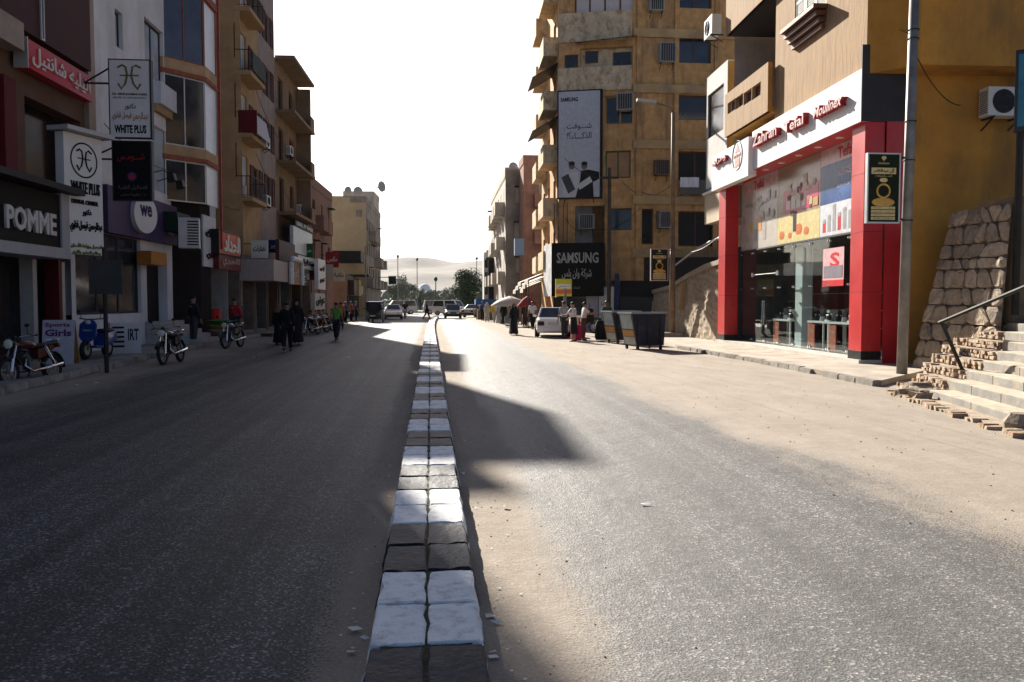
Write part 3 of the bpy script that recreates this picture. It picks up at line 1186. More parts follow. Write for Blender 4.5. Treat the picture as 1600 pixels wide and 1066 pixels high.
letters(mm, 'الخلاط', wa + .9, wa + 1.9, ZP + 1.55, ZP + 1.7, paint((.7, .68, .65), .3), GY - .0125, .003)
fd = MB()
for uu, zz, r in ((wa + .4, .3, .22), (wa + 1.1, .25, .16), (wa + 1.8, .4, .28), (wa + 2.4, .3, .2)):
    fd.ell((uu, GY - .007, ZP + zz), (r, .003, r * .7), 14, 6)
fd.build('printed_motif', paint((.55, .16, .05), .3), sf)
B(wa + 1.35, wa + 1.6, GY - .012, GY - .009, ZP + .35, ZP + 1.0).build('printed_motif', paint((.08, .08, .09), .3), sf)
wa, wb = edges[0] + .012, edges[1] - .012
for k in range(5):
    B(wa + .5 + k * .45, wa + .8 + k * .45, GY - .008, GY - .0045, ZP + .3 + (k % 2) * .35, ZP + .55 + (k % 2) * .35 + .1 * k).build('printed_motif', paint(((.36, .33, .3), (.6, .42, .12), (.28, .27, .27), (.62, .3, .1), (.4, .38, .36))[k], .3), sf)
letters(sf, 'أكبر تشكيلة', wa + .8, wb - .8, ZP + 1.55, ZP + 1.8, paint((.25, .24, .25), .3), GY - .008, .003, name='printed_lettering')

rq = random.Random(31)
for (wa, wb), cols_ in (((edges[0] + .1, edges[1] - .1), ((.42, .40, .37), (.33, .31, .30), (.50, .45, .36), (.26, .25, .26))), ((edges[1] + .1, edges[2] - .1), ((.45, .30, .12), (.30, .20, .13), (.50, .40, .22), (.20, .13, .10)))):
    for k in range(16):
        uu, zz = rq.uniform(wa + .2, wb - .2), rq.uniform(ZP + .95, FZ0 - .75)
        c = rq.choice(cols_)
        y0 = GY - .0145 - k * .0004
        if k % 2:
            MB().ell((uu, y0, zz), (rq.uniform(.06, .22), .0015, rq.uniform(.05, .18)), 14, 6).build('printed_motif', paint(c, .3), sf)
        else:
            B(uu - rq.uniform(.05, .2), uu + rq.uniform(.05, .2), y0 - .001, y0, zz - .05, zz + rq.uniform(.02, .25)).build('printed_motif', paint(c, .3), sf)
B(gu0 - .02, gu1 + .02, GY - .03, GY + .05, ZP - .05, ZP).build('transom', MDKGREY, sf)
sill = B(-.1, RL + .05, -.08, 1.0, .0, .2).build('plinth', mat('pale_plinth', (.5, .47, .42), .6, .15, 2), sf)
npan = 8
for k in range(npan):
    a = gu0 + (gu1 - gu0) * k / npan + .012
    c = gu0 + (gu1 - gu0) * (k + 1) / npan - .012
    pn = B(a, c, GY, GY + .012, .24, ZP - .06).build('pane', GSHOP, sf)
    ft = MB()
    for uu in (a + .05, c - .05):
        for zz in (.3, ZP - .14, 2.2):
            ft.cyl((uu, GY - .03, zz), (uu, GY + .03, zz), .035, n=10)
    ft.build('patch_fitting', MSTEEL, pn)
# glazed door: top rail, pull handles
da = gu0 + (gu1 - gu0) * 1 / npan
db = gu0 + (gu1 - gu0) * 3 / npan
MB().box(da, da + .16, GY - .05, GY - .014, 2.62, 2.78).box(db - .16, db, GY - .05, GY - .014, 2.62, 2.78).cyl((da + .1, GY - .03, 2.7), (db - .1, GY - .03, 2.7), .02).build('door_rail', MSTEEL, sf)
for uu in ((da + db) / 2 - .09, (da + db) / 2 + .09):
    MB().cyl((uu, GY - .06, .85), (uu, GY - .06, 1.75), .018).build('door_handle', MSTEEL, sf)
# interior shell of the shop
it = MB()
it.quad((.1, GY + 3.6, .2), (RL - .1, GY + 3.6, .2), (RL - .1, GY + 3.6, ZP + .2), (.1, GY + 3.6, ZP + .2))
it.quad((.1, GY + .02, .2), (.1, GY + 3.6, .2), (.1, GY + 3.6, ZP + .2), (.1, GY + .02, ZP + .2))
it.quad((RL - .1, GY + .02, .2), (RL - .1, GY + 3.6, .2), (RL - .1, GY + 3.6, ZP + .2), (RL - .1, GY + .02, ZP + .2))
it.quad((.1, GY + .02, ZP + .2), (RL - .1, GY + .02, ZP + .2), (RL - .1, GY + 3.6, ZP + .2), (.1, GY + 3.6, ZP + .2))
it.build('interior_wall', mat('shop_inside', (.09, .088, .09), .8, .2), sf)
MB().quad((.1, GY + .02, .205), (RL - .1, GY + .02, .205), (RL - .1, GY + 3.6, .205), (.1, GY + 3.6, .205)).build('shop_floor', mat('shop_tiles', (.4, .4, .4), .25, .1), sf)
uc = RS.u(1250, GY + .4)
B(uc - .28, uc + .28, GY + .35, GY + .7, .21, ZP + .15).build('interior_column', mat('pale_column', (.58, .63, .65), .5, .05), sf)
for k in range(4):
    B(.5 + k * 2.6, 2.6 + k * 2.6, GY + 3.1, GY + 3.58, .21, 2.6).build('shelf_unit', mat('shelf_red', (.2, .03, .03), .6, .3), sf)
    for q in range(3):
        B(.45 + k * 2.6, 2.65 + k * 2.6, GY + 3.0, GY + 3.58, .8 + q * .6, .83 + q * .6).build('shelf', mat('shelf_white', (.5, .5, .5), .5, .1), sf)
# goods on show
TBL = [(RS.u(1232, 1.0), 'white display table nearest the glass door'), (RS.u(1290, 1.0), 'white display table under the pink poster'), (RS.u(1325, 1.0), 'white display table beside the red pier')]
for i, (uu, lab) in enumerate(TBL):
    t = fthing('display_table', lab, 'table', RS, uu, 1.0, .205, 'display tables in the shop window')
    wt = mat('table_white', (.62, .62, .61), .5, .05)
    B(-.75, .75, -.25, .3, .84, .9).build('tabletop', wt, t)
    for x in (-.72, .68):
        for y_ in (-.24, .24):
            B(x, x + .05, y_, y_ + .05, 0, .838).build('leg', wt, t)
    B(-.66, -.2, -.26, -.235, .05, .8).build('front_board', paint((.42, .10, .06), .5), t)
    letters(t, 'Tefal', -.6, -.28, .55, .65, paint((.65, .5, .4), .5), -.262, .004)
    for q, x in enumerate((-.55, -.2, .2, .5)):
        kind = (i * 4 + q) % 4
        labs = ('kettle', 'blender', 'iron', 'coffee maker')
        g = fthing(('kettle', 'blender', 'steam_iron', 'coffee_maker')[kind],
                   '%s at the %s of the %s' % (('black kettle', 'dark blender', 'white steam iron', 'silver coffee maker')[kind], ('far end', 'far middle', 'near middle', 'near end')[q], lab.replace('white display table ', 'table ')),
                   labs[kind], RS, uu + x, 1.0, .205 + .902, 'small appliances in the shop window')
        if kind == 0:
            MB().loft([[(r * math.cos(2 * math.pi * k / 12), r * math.sin(2 * math.pi * k / 12), z) for k in range(12)] for r, z in ((.1, 0), (.105, .06), (.085, .18), (.06, .22))]).build('jug', paint((.03, .03, .035), .3), g, smooth=True)
            MB().tube([(.08, 0, .19), (.16, 0, .17), (.15, 0, .07), (.1, 0, .05)], .014).build('handle', paint((.03, .03, .035), .3), g)
        elif kind == 1:
            MB().cyl((0, 0, 0), (0, 0, .14), .09, .07, 12).build('motor_base', paint((.5, .5, .5), .3), g)
            MB().cyl((0, 0, .14), (0, 0, .38), .055, .085, 12).build('beaker', paint((.12, .13, .14), .15), g)
        elif kind == 2:
            MB().loft([[(-.14, -.05, z), (.02, -.06, z), (.16, 0, z), (.02, .06, z), (-.14, .05, z)] for z in (0, .05)]).build('soleplate', paint((.6, .6, .62), .3), g)
            MB().tube([(-.12, 0, .05), (-.1, 0, .18), (.04, 0, .19), (.1, 0, .06)], .025).build('handle', paint((.62, .6, .6), .4), g)
        else:
            B(-.1, .1, -.02, .12, 0, .34).box(-.1, .1, -.14, -.02, .26, .34).box(-.1, .1, -.14, -.02, 0, .03).build('housing', paint((.45, .45, .46), .3), g)
            MB().cyl((0, -.08, .04), (0, -.08, .2), .06, .05, 12).build('jug', paint((.08, .05, .04), .1), g)
ps = fthing('poster', 'pink and red sale poster hung inside the shop glass', 'poster', RS, RS.u(1285, GY - .02), GY - .02, 0)
pa = RS.rect(1285, 390, 448, 1316, GY - .02)
B(0, pa[1] - pa[0], -.004, 0, pa[2], pa[3]).build('sheet', paint((.60, .36, .38), .4), ps)
w_ = pa[1] - pa[0]
letters(ps, 'S', w_ * .35, w_ * .8, pa[2] + (pa[3] - pa[2]) * .5, pa[2] + (pa[3] - pa[2]) * .88, mat('print_red', (.5, .02, .03), .4, .03), -.005, .003, .03)
B(0, w_, -.008, -.0045, pa[2], pa[2] + .18).build('printed_band', mat('print_red', (.5, .02, .03), .4, .03), ps)
B(.08, w_ - .08, -.012, -.0085, pa[2] + .25, pa[2] + .6).build('printed_band', paint((.2, .18, .22), .4), ps)

# ================================================================== RIGHT: POLES, SIGNS, STEPS, RETAINING WALLS
MPOLE = mat('grey_pole_metal', (.20, .19, .18), .5, .3, 3, metal=.3, stain=((.10, .06, .04), .5, 3, (1, 1, .4)))
MRUST = mat('rusty_pole_metal', (.22, .15, .09), .65, .3, 3, metal=.2)
GOLD = mat('print_gold', (.50, .30, .07), .45, .25, 8)
CREAM = paint((.58, .47, .22), .5)
SIGNDK = paint((.016, .022, .012), .4)


def ring_sign(label, xl, yt, xr, yb_, Y, pole_x, turn=0.0):
    p0 = at(xl, yb_, Y)
    p1 = at(xr, yt, Y)
    w, h = p1.x - p0.x, p1.z - p0.z
    t = thing('advertising_sign', label, 'sign', p0, turn, 'jewellery signs strapped to street poles')
    fr = MB()
    f = w * .04
    fr.box(0, f, -.05, .05, 0, h).box(w - f, w, -.05, .05, 0, h).box(f, w - f, -.048, .048, 0, f).box(f, w - f, -.048, .048, h - f, h)
    fr.build('frame', mat('alu_frame', (.45, .45, .45), .4, .1, metal=.5), t)
    B(f, w - f, -.035, .035, f, h - f).build('board', SIGNDK, t)
    y = -.036
    MB().torus((w * .5, y - .008, h * .46), w * .19, w * .028, 'y', 24, 6, .3).build('ring_print', GOLD, t)
    MB().ell((w * .5, y - .004, h * .615), (w * .12, .006, w * .07), 12, 6).build('gem_print', CREAM, t)
    MB().ell((w * .5, y - .004, h * .3), (w * .35, .006, w * .13), 20, 6).build('plinth_print', GOLD, t)
    B(w * .13, w * .87, y - .004, y, h * .70, h * .79).build('name_band', CREAM, t)
    letters(t, 'آل عبدالقادر', w * .18, w * .82, h * .715, h * .78, paint((.02, .02, .02), .5), y - .0045, .003, .03)
    letters(t, 'للذهب والمجوهرات', w * .25, w * .75, h * .655, h * .69, CREAM, y, .003)
    MB().prism([(w * .42, h * .93), (w * .5, h * .885), (w * .58, h * .93), (w * .54, h * .955), (w * .46, h * .955)], y - .004, y).build('gem_emblem', CREAM, t)
    letters(t, 'AbdelKader', w * .33, w * .67, h * .84, h * .87, CREAM, y, .003)
    for k in range(4):
        z = h * (.05 + .05 * k)
        B(w * .14, w * .86, y - .004, y, z, z + h * .038).build('text_band', CREAM, t)
        letters(t, ('01001234567', 'خصم على المصنعية', 'أسوان - السوق', 'ذهب - فضة')[k], w * .2, w * .8, z + h * .006, z + h * .032, paint((.03, .02, .01), .5), y - .0045, .002)
    st = MB()
    px_ = (at(pole_x, yt, Y).x - p0.x)
    for z in (h * .06, h * .94):
        st.box(min(w, px_), max(w, px_) if px_ > 0 else 0, -.02, .02, z - .02, z + .02)
    st.build('strap', MIRON, t)
    return t


b0 = gp(1409, 584, .11)
t = thing('street_pole', 'tall grey metal pole standing beside the red shop pier', 'pole', b0, 0, 'street poles')
tp = at(1432, -90, b0.y) - b0
MB().cyl((0, 0, 0), tuple(tp), .115, .10, 14).build('shaft', MPOLE, t, smooth=True)
for k, f in enumerate((.36, .5, .59, .78, .80)):
    q = tp * f
    MB().torus((q.x, q.y, q.z), .118, .012, 'z', 14, 5).build('strap', MIRON, t)
MB().tube([tp * .8 + Vector((-.1, 0, 0)), tp * .8 + Vector((-.35, -.05, -.02)), tp * .79 + Vector((-.1, 0, .02))], .01).build('wire_loop', MIRON, t)
ring_sign('black and gold ring sign strapped to the pole by the red pier', 1352, 240, 1406, 349, b0.y, 1417)

b1 = gp(1050, 529)
t = thing('street_lamp', 'old street lamp on a tall rusty pole before the rough stone retaining wall', 'street lamp', b1, 0, 'street poles')
top = at(1052, 176, b1.y) - b1
MB().cyl((0, 0, 0), (top.x * .5, 0, top.z * .5), .14, .115, 12).cyl((top.x * .5, 0, top.z * .5), tuple(top), .11, .085, 12).build('shaft', MRUST, t, smooth=True)
MB().tube([top, top + Vector((-.15, 0, .25)), top + Vector((-.9, -.1, .42))], .045, 8).build('arm', MRUST, t, smooth=True)
MB().loft([[(top.x - .85 + a * .25, -.1 + c * .12, top.z + .42 + d * .08) for a, c, d in ((0, -1, -1), (0, 1, -1), (0, 1, 1), (0, -1, 1))],
           [(top.x - 1.75, -.15 + c * .13, top.z + .5 + d * .06) for c, d in ((-1, -1), (1, -1), (1, 1), (-1, 1))]]).build('lamp_head', mat('lamp_grey', (.35, .34, .32), .5, .1), t)
B(-.62, .62, -.35, .35, 0, .28).build('footing', MKERB, t, bevel=.04)
ring_sign('small distant black and gold ring sign strapped to the rusty lamp pole', 1016, 389, 1044, 439, b1.y - .05, 1050)
B(b1.x + .1, b1.x + .3, b1.y - .5, b1.y - .2, 0, .01)
p = at(1063, 482, b1.y + .6)
wd = tag(B(-.12, .12, -.05, .05, 0, 1.25).build('timber_plank', mat('pale_timber', (.36, .25, .12), .7, .2), None, loc=(p.x, b1.y + .5, 1.35)), 'pale timber plank fixed upright behind the rusty lamp pole', 'plank')
wd.rotation_euler.y = rad(6)
t = thing('utility_pole', 'dark utility pole in front of the phone shop', 'pole', gp(951, 519), 0, 'street poles')
MB().cyl((0, 0, 0), (0, 0, 9.2), .13, .09, 10).build('shaft', mat('dark_pole', (.07, .055, .045), .7, .3), t)
for z in (3.1, 5.6, 6.4, 8.2):
    MB().torus((0, 0, z), .125, .02, 'z', 10, 5).build('band', MIRON, t)
B(-.5, .5, -.05, .05, 8.6, 8.7).build('crossarm', MIRON, t)

# big blue sign at the right edge on a black post
bp0 = at(1586, 492, 16.6)
t = thing('blue_sign', 'dark blue lit-box sign on a black post above the steps', 'sign', bp0, rad(-35))
MB().cyl((0, 0, 0), (0, 0, 4.1), .075, .075, 10).build('post', MIRON, t)
B(-.12, 1.9, -.1, .1, 3.85, 5.55).build('casing', mat('sign_casing', (.03, .035, .045), .45, .1), t, bevel=.02)
B(-.06, 1.84, -.112, -.1005, 3.95, 5.45).build('face', mat('sign_blue', (.03, .14, .22), .3, .4, 1.2), t)
letters(t, 'صيدلية', .15, 1.6, 4.3, 5.1, paint((.05, .12, .42), .4), -.113, .004, .02)

# --- battered stone wall between the shop and the steps: every stone a piece of its own
MSTONE = [mat('rough_stone_%d' % k, c, .9, .35, 6, .9, 11) for k, c in enumerate(((.30, .24, .18), (.37, .30, .23), (.235, .19, .15)))]
MMORT = mat('stone_mortar', (.20, .165, .13), .95, .3, 5, .4, 30)
rs = random.Random(5)


def stone_face(parent, P, cols, rows, jit=.22, dep=.09, skip=0.0):
    """irregular coursed stones over the patch P(a,b)->(point, normal), a,b in 0..1"""
    bs = [0.0]
    for r in range(rows):
        bs.append(bs[-1] + rs.uniform(.7, 1.3))
    bs = [b_ / bs[-1] for b_ in bs]
    for r in range(rows):
        n = cols + rs.choice((-1, 0, 1))
        xs = [0.0]
        for k in range(n):
            xs.append(xs[-1] + rs.uniform(.55, 1.5))
        xs = [x_ / xs[-1] for x_ in xs]
        sh = [rs.uniform(-jit, jit) / cols for _ in xs]
        sh[0] = sh[-1] = 0
        for k in range(n):
            if rs.random() < skip:
                continue
            a0, a1 = xs[k], xs[k + 1]
            g = .035 / cols
            gb_ = .04 / rows
            cs = [(a0 + g + sh[k], bs[r] + gb_), (a1 - g + sh[k + 1], bs[r] + gb_), (a1 - g - sh[k + 1], bs[r + 1] - gb_), (a0 + g - sh[k], bs[r + 1] - gb_)]
            # octagonal outline with cut corners
            ring = []
            for q in range(4):
                p_, c_ = Vector(cs[q]), Vector(cs[(q + 1) % 4])
                e1, e2 = rs.uniform(.1, .28), rs.uniform(.72, .9)
                ring.append(p_.lerp(c_, e1))
                ring.append(p_.lerp(c_, e2))
            mid = sum(ring, Vector((0, 0))) / 8
            base, face, crown = [], [], []
            hgt = dep * rs.uniform(.55, 1.25)
            for q in ring:
                pt, nv = P(min(1, max(0, q.x)), min(1, max(0, q.y)))
                base.append(pt - nv * .02)
                face.append(pt + nv * hgt * rs.uniform(.7, 1.0))
                q2 = mid.lerp(q, rs.uniform(.55, .9))
                pt, nv = P(min(1, max(0, q2.x)), min(1, max(0, q2.y)))
                crown.append(pt + nv * hgt * rs.uniform(.8, 1.3))
            MB().loft([base, face, crown]).build('stone', rs.choice(MSTONE), parent)


sw = thing('stone_wall', 'battered rough stone wall rising beside the steps', 'wall')
BL, TL, BR, TR = at(1425, 580, 19.3), at(1490, 333, 19.2), at(1556, 600, 16.6), at(1581, 318, 16.7)
BL.z = BR.z = 0


def SWP(a, b_):
    p_ = BL.lerp(BR, a).lerp(TL.lerp(TR, a), b_)
    nv = (TL - BL).cross(BR - BL).normalized()
    if nv.x > 0:
        nv = -nv
    return p_, nv


n0 = SWP(0, 0)[1]
bk = Vector((1.6, .0, 0))
NP = 8
cg = MB()
for i in range(NP + 1):
    for j in range(NP + 1):
        pt_, nv_ = SWP(i / NP, j / NP)
        cg.v.append(tuple(pt_ - nv_ * .012))
for i in range(NP):
    for j in range(NP):
        a = i * (NP + 1) + j
        cg.f.append((a, a + NP + 1, a + NP + 2, a + 1))
cg.build('mortar_face', MMORT, sw)
c0 = Vector((.25, 0, 0))
MB().hexa([BL + c0, BR + c0, BR + bk, BL + bk, TL + c0 - Vector((0, 0, .02)), TR + c0 - Vector((0, 0, .02)), TR + bk, TL + bk]).build('core', MMORT, sw)
stone_face(sw, SWP, 5, 10, jit=.34, dep=.085)
# shaded end of the wall that carries the landing
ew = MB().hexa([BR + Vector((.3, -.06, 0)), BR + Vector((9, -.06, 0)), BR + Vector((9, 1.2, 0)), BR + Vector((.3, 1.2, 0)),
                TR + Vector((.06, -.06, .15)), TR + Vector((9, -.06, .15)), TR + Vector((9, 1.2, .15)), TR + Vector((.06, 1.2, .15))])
ew.build('end_face', mat('shade_dark_render', (.16, .115, .075), .95, .35, 1.4, .5, 12), sw)  # deep shade put into the colour: darker brown than the stones

# --- steps
st0 = gp(1446, 622)
e_ = (gp(1600, 672) - st0)
e_.z = 0
e_.normalize()
a_ = Vector((-e_.y, e_.x, 0))
steps = thing('street_steps', 'flight of grey slab steps with broken brick edges climbing from the road', 'steps')
MSLAB = mat('grey_step_slab', (.22, .21, .195), .8, .25, 2, .3, 25, stain=((.34, .275, .205), .85, 3.2, (1, 1, 1)))
MBRICK = [mat('step_brick_%d' % k, c, .92, .3, 8, .4, 25) for k, c in enumerate(((.33, .25, .18), (.28, .19, .13), (.40, .32, .24)))]
MDUSTY = mat('step_fill', (.36, .29, .22), .95, .3, 3, .4, 20)
RISE, RUN = .155, .40


def along(k, px):
    """how far along step k the photograph's column px lies"""
    lo_, hi_ = -6.0, 6.0
    for _ in range(40):
        m_ = (lo_ + hi_) / 2
        q = st0 + a_ * (RUN * k) + e_ * m_
        if proj((q.x, q.y, RISE * (k + 1)))[0] < px:
            lo_ = m_
        else:
            hi_ = m_
    return lo_


starts = [along(k, px) for k, px in enumerate((1452, 1479, 1510, 1536, 1558, 1566, 1570, 1572, 1574))]
lows = [along(k, px) for k, px in enumerate((1402, 1428, 1440, 1452, 1470, 1490, 1510, 1530, 1550))]
brick_me = []
for v in range(3):
    rj = random.Random(v + 50)
    pts8 = [(x + rj.uniform(-.008, .008), y + rj.uniform(-.008, .008), z + rj.uniform(-.006, .006)) for z in (0, .068) for x, y in ((-.105, -.05), (.105, -.05), (.105, .05), (-.105, .05))]
    brick_me.append(MB().hexa(pts8).mesh('brick', MBRICK[v]))
ang = math.atan2(e_.y, e_.x)
for k in range(9):
    off = st0 + a_ * (RUN * k)
    z0, z1 = RISE * k, RISE * (k + 1)
    s = starts[k]
    fill = MB()
    lo = lows[k]
    p1_, p2_ = off + e_ * lo + a_ * .06, off + e_ * 9.5 + a_ * .06
    q1_, q2_ = off + e_ * lo + a_ * (RUN + .3 if k < 8 else 4), off + e_ * 9.5 + a_ * (RUN + .3 if k < 8 else 4)
    zz = z1 - .03
    fill.hexa([(p.x, p.y, 0.0) for p in (p1_ - a_ * .05, p2_ - a_ * .05, q2_, q1_)] + [(p.x, p.y, zz) for p in (p1_, p2_, q2_, q1_)])
    fill.build('step_core', MDUSTY, steps)
    u = s
    while u < 9.3:
        ln = random.choice((1.1, 1.45, 1.8))
        dz = random.uniform(-.006, .006)
        ps_ = [off + e_ * (u + .006), off + e_ * (u + ln - .006), off + e_ * (u + ln - .006) + a_ * (RUN + .02), off + e_ * (u + .006) + a_ * (RUN + .02)]
        MB().hexa([(p.x, p.y, z0 - .01 if k else 0.0) for p in ps_] + [(p.x, p.y, z1 + dz) for p in ps_]).build('stair_slab', MSLAB, steps, bevel=.008)
        u += ln
    td = [off + e_ * (s + .02) + a_ * .012, off + e_ * 9.2 + a_ * .012, off + e_ * 9.2 + a_ * (RUN + .01), off + e_ * (s + .02) + a_ * (RUN + .01)]
    MB().hexa([(p.x, p.y, z1 - .004) for p in td] + [(p.x, p.y, z1 + .011) for p in td]).build('sunlit_tread_dust', mat('sunlit_tread_dust', (.46, .395, .31), .95, .25, 4, .3, 30), steps)  # dusty treads coloured paler to stand in for sun on their tops
    # exposed brick courses left of the slabs
    for cz in range(2):
        u = lo + .05 * cz + random.uniform(0, .1)
        while u < s - .1:
            if random.random() > .12:
                p_ = off + e_ * (u + .05) + a_ * (.06 + random.uniform(-.02, .03))
                share(random.choice(brick_me), 'brick', steps, (p_.x, p_.y, z0 + cz * .074 + random.uniform(-.015, .006)), ang + math.pi / 2 + random.uniform(-.12, .12), (random.uniform(.6, 1.1), random.uniform(.7, 1.2), random.uniform(.75, 1.05)))
            u += .115
# edging of bricks along the road and broken rubble at the foot
for k in range(46):
    p_ = st0 + e_ * (-.75 + k * .115) - a_ * (.34 + .05 * math.sin(k * .7))
    if random.random() > .1:
        share(random.choice(brick_me), 'brick', steps, (p_.x, p_.y, -.01 + random.uniform(-.02, .012)), ang + math.pi / 2 + random.uniform(-.15, .15))
rub = MB()
fp = st0 - a_ * .3
q_ = [st0 + e_ * -.8 - a_ * .3, st0 + e_ * 4.6 - a_ * .3, st0 + e_ * 4.6 + a_ * .1, st0 + e_ * -.8 + a_ * .1]
rub.hexa([(p.x, p.y, 0) for p in q_] + [(p.x, p.y, .045) for p in q_])
rub.build('edging_bed', MDUSTY, steps)
for k in range(26):
    u = random.uniform(-1.1, .5)
    p_ = st0 + e_ * u + a_ * random.uniform(-.35, .5)
    s = random.uniform(.08, .22)
    pts8 = [(p_.x + x * s * random.uniform(.7, 1.2), p_.y + y * s * random.uniform(.7, 1.2), z * s * random.uniform(.6, 1.1)) for z in (0, 1) for x, y in ((-1, -.6), (1, -.6), (1, .6), (-1, .6))]
    MB().hexa(pts8).build('broken_stone', random.choice(MSTONE), steps)
# big kerb end stone at the frame edge
p_ = gp(1598, 674)
MB().loft([[(p_.x + .25 * math.cos(a) * r, p_.y + .2 * math.sin(a) * r, z) for a in [k * math.pi / 4 for k in range(8)]] for r, z in ((1, 0), (1.05, .12), (.7, .24))]).build('broken_stone', MSTONE[2], steps)

hr0 = gp(1508, 588, .33)
hr = thing('handrail', 'bent black pipe handrail on the slab steps', 'handrail', hr0)
tp1 = at(1471, 503, hr0.y + .05) - hr0
far1 = at(1640, 432, hr0.y - 2.0) - hr0
MB().cyl((0, 0, 0), tuple(tp1), .035, .035, 8).build('post', MIRON, hr)
MB().cyl(tuple(tp1 + (tp1 - far1).normalized() * .05), tuple(far1), .035, .035, 8).build('rail', MIRON, hr)
MB().cyl((far1.x, far1.y, .8), tuple(far1), .03, .03, 8).build('post', MIRON, hr)

# --- rough rendered retaining wall with coping and railing
rw = thing('retaining_wall', 'sloping rough rendered retaining wall with an iron railing beside the shop', 'wall')
bp = [Vector((11.62, 32.3, 0)), Vector((11.65, 35.2, 0)), Vector((11.7, 38.0, 0)), Vector((11.8, 41, 0)), Vector((11.95, 45, 0))]
tpz = [3.45, 3.3, 2.95, 2.5, 2.3]
tps = [Vector((b_.x + .35, b_.y, z)) for b_, z in zip(bp, tpz)]
face = MB()
NU, NV = 70, 26
rj = random.Random(3)


def lerp_list(L_, f):
    f = f * (len(L_) - 1)
    i = min(len(L_) - 2, int(f))
    return L_[i].lerp(L_[i + 1], f - i)


grid = []
for i in range(NU + 1):
    for j in range(NV + 1):
        p_ = lerp_list(bp, i / NU).lerp(lerp_list(tps, i / NU), j / NV)
        p_ = p_ + Vector((-rj.random() * .03 - .03 * math.sin(i * .9 + 2 * math.sin(j * .7)) * math.sin(j * 1.3 + i * .31), rj.uniform(-.02, .02), rj.uniform(-.02, .02) if 0 < j < NV else 0))
        grid.append(tuple(p_))
face.v = grid
for i in range(NU):
    for j in range(NV):
        a = i * (NV + 1) + j
        face.f.append((a, a + NV + 1, a + NV + 2, a + 1))
face.build('wall_face', mat('rough_wall_render', (.33, .265, .195), .95, .3, 4, .7, 18), rw)
back = MB()
cop = MB()
for (a, za), (c, zc) in zip(zip(tps, tpz), zip(tps[1:], tpz[1:])):
    cop.hexa([a + Vector((-.16, 0, -.14)), c + Vector((-.16, 0, -.14)), c + Vector((.3, 0, -.14)), a + Vector((.3, 0, -.14)), a + Vector((-.16, 0, .05)), c + Vector((-.16, 0, .05)), c + Vector((.3, 0, .05)), a + Vector((.3, 0, .05))])
    back.hexa([(a.x + .02, a.y, 0), (c.x + .02, c.y, 0), (c.x + 8, c.y, 0), (a.x + 8, a.y, 0), (a.x + .02, a.y, za - .02), (c.x + .02, c.y, zc - .02), (c.x + 8, c.y, zc - .02), (a.x + 8, a.y, za - .02)])
cop.build('coping', mat('coping_cement', (.32, .27, .21), .9, .25, 3, .3, 20), rw)
back.build('terrace_fill', MDUSTY, rw)
balusters(rw, [tps[0] + Vector((.1, .1, .05)), tps[1] + Vector((.1, 0, .05)), tps[2] + Vector((.1, 0, .05)), tps[3] + Vector((.1, 0, .05))], .95, MIRON, 46)
MB().tube([tps[0] + Vector((.08, .1, 1.02)), tps[1] + Vector((.08, 0, 1.02)), tps[2] + Vector((.08, 0, 1.02)), tps[3] + Vector((.08, 0, 1.02))], .05, 8).build('top_rail', mat('worn_rail', (.40, .38, .35), .5, .2, metal=.3), rw)

# ================================================================== RIGHT: THE OCHRE BLOCK WITH THE PHONE SHOP
S1 = Frame(7.9, 51.2, 12.2 - 7.9, 50 - 51.2)
S2 = Frame(12.2, 50, 1, 0)
SB = thing('apartment_building', 'weathered ochre apartment block above the black phone shop sign', 'building', S1.loc, S1.rz)
MOC = mat('weathered_ochre', (.52, .295, .12), .88, .28, 2.2, .35, 16, stain=((.15, .10, .065), .7, 1.5, (1, 1, .14)))
MOC2 = mat('peeling_cream', (.54, .43, .28), .9, .25, 2.5, .4, 20, stain=((.24, .13, .075), .9, 2.8, (1, 1, .7)))
MBAND = mat('stained_band', (.44, .29, .14), .88, .25, .9, .3, 18, stain=((.20, .16, .13), .8, .7, (1, .6, 1)))
H2 = 23.5
L1 = math.hypot(4.3, 1.2)
o1 = [S1.rect(906, 76, 109, 990), S1.rect(945, 150, 195, 991), S1.rect(946, 236, 279, 984), S1.rect(899, 322, 384, 944), S1.rect(951, 326, 360, 988), S1.rect(898, -12, 23, 990), S1.rect(882, 86, 113, 902)]
w1 = MB()
wall_open(w1, 0, L1, 3.0, H2, o1, .35)
w1.build('front_wall', MOC, SB)
_m = S1.rect(874, 62, 111, 991)
# projecting solid parapets on the corner balconies
for yt, yb_, m_ in ((-60, -15, MOC2), (23, 68, MOC2), (108, 145, MOC2)):
    r_ = S1.rect(872, yt, yb_, 990)
    B(r_[0], min(L1 - .05, r_[1]), -.12, -.003, r_[2], r_[3]).build('parapet', m_, SB)
window(SB, *o1[1], mat('yellow_frame', (.4, .24, .05), .6, .2), GDARK, .15, 2, 1, .09)
window(SB, *o1[2], mat('green_frame', (.05, .10, .05), .6, .2), mat('tan_blind', (.36, .2, .1), .7, .15), .15, 2, 1, .08)
window(SB, *o1[4], MWOOD, GDARK, .2, 1, 1, .06)
window(SB, *o1[5], MWOOD, mat('pink_white_board', (.5, .45, .44), .7, .1), .1, 4, 1, .1)
B(o1[0][0] + .01, o1[0][1] - .01, .36, .4, o1[0][2], o1[0][3]).build('loggia_back', MOC2, SB)
window(SB, o1[0][0] + .3, o1[0][0] + 1.1, o1[0][2] + .45, o1[0][3] - .1, MWOOD, GDARK, .3, 1, 1)
window(SB, o1[0][0] + 2.0, o1[0][1] - .25, o1[0][2] + .01, o1[0][3] - .25, MWOOD, GDARK, .3, 1, 1)
window(SB, *o1[6], MWOOD, GDARK, .12, 1, 1)
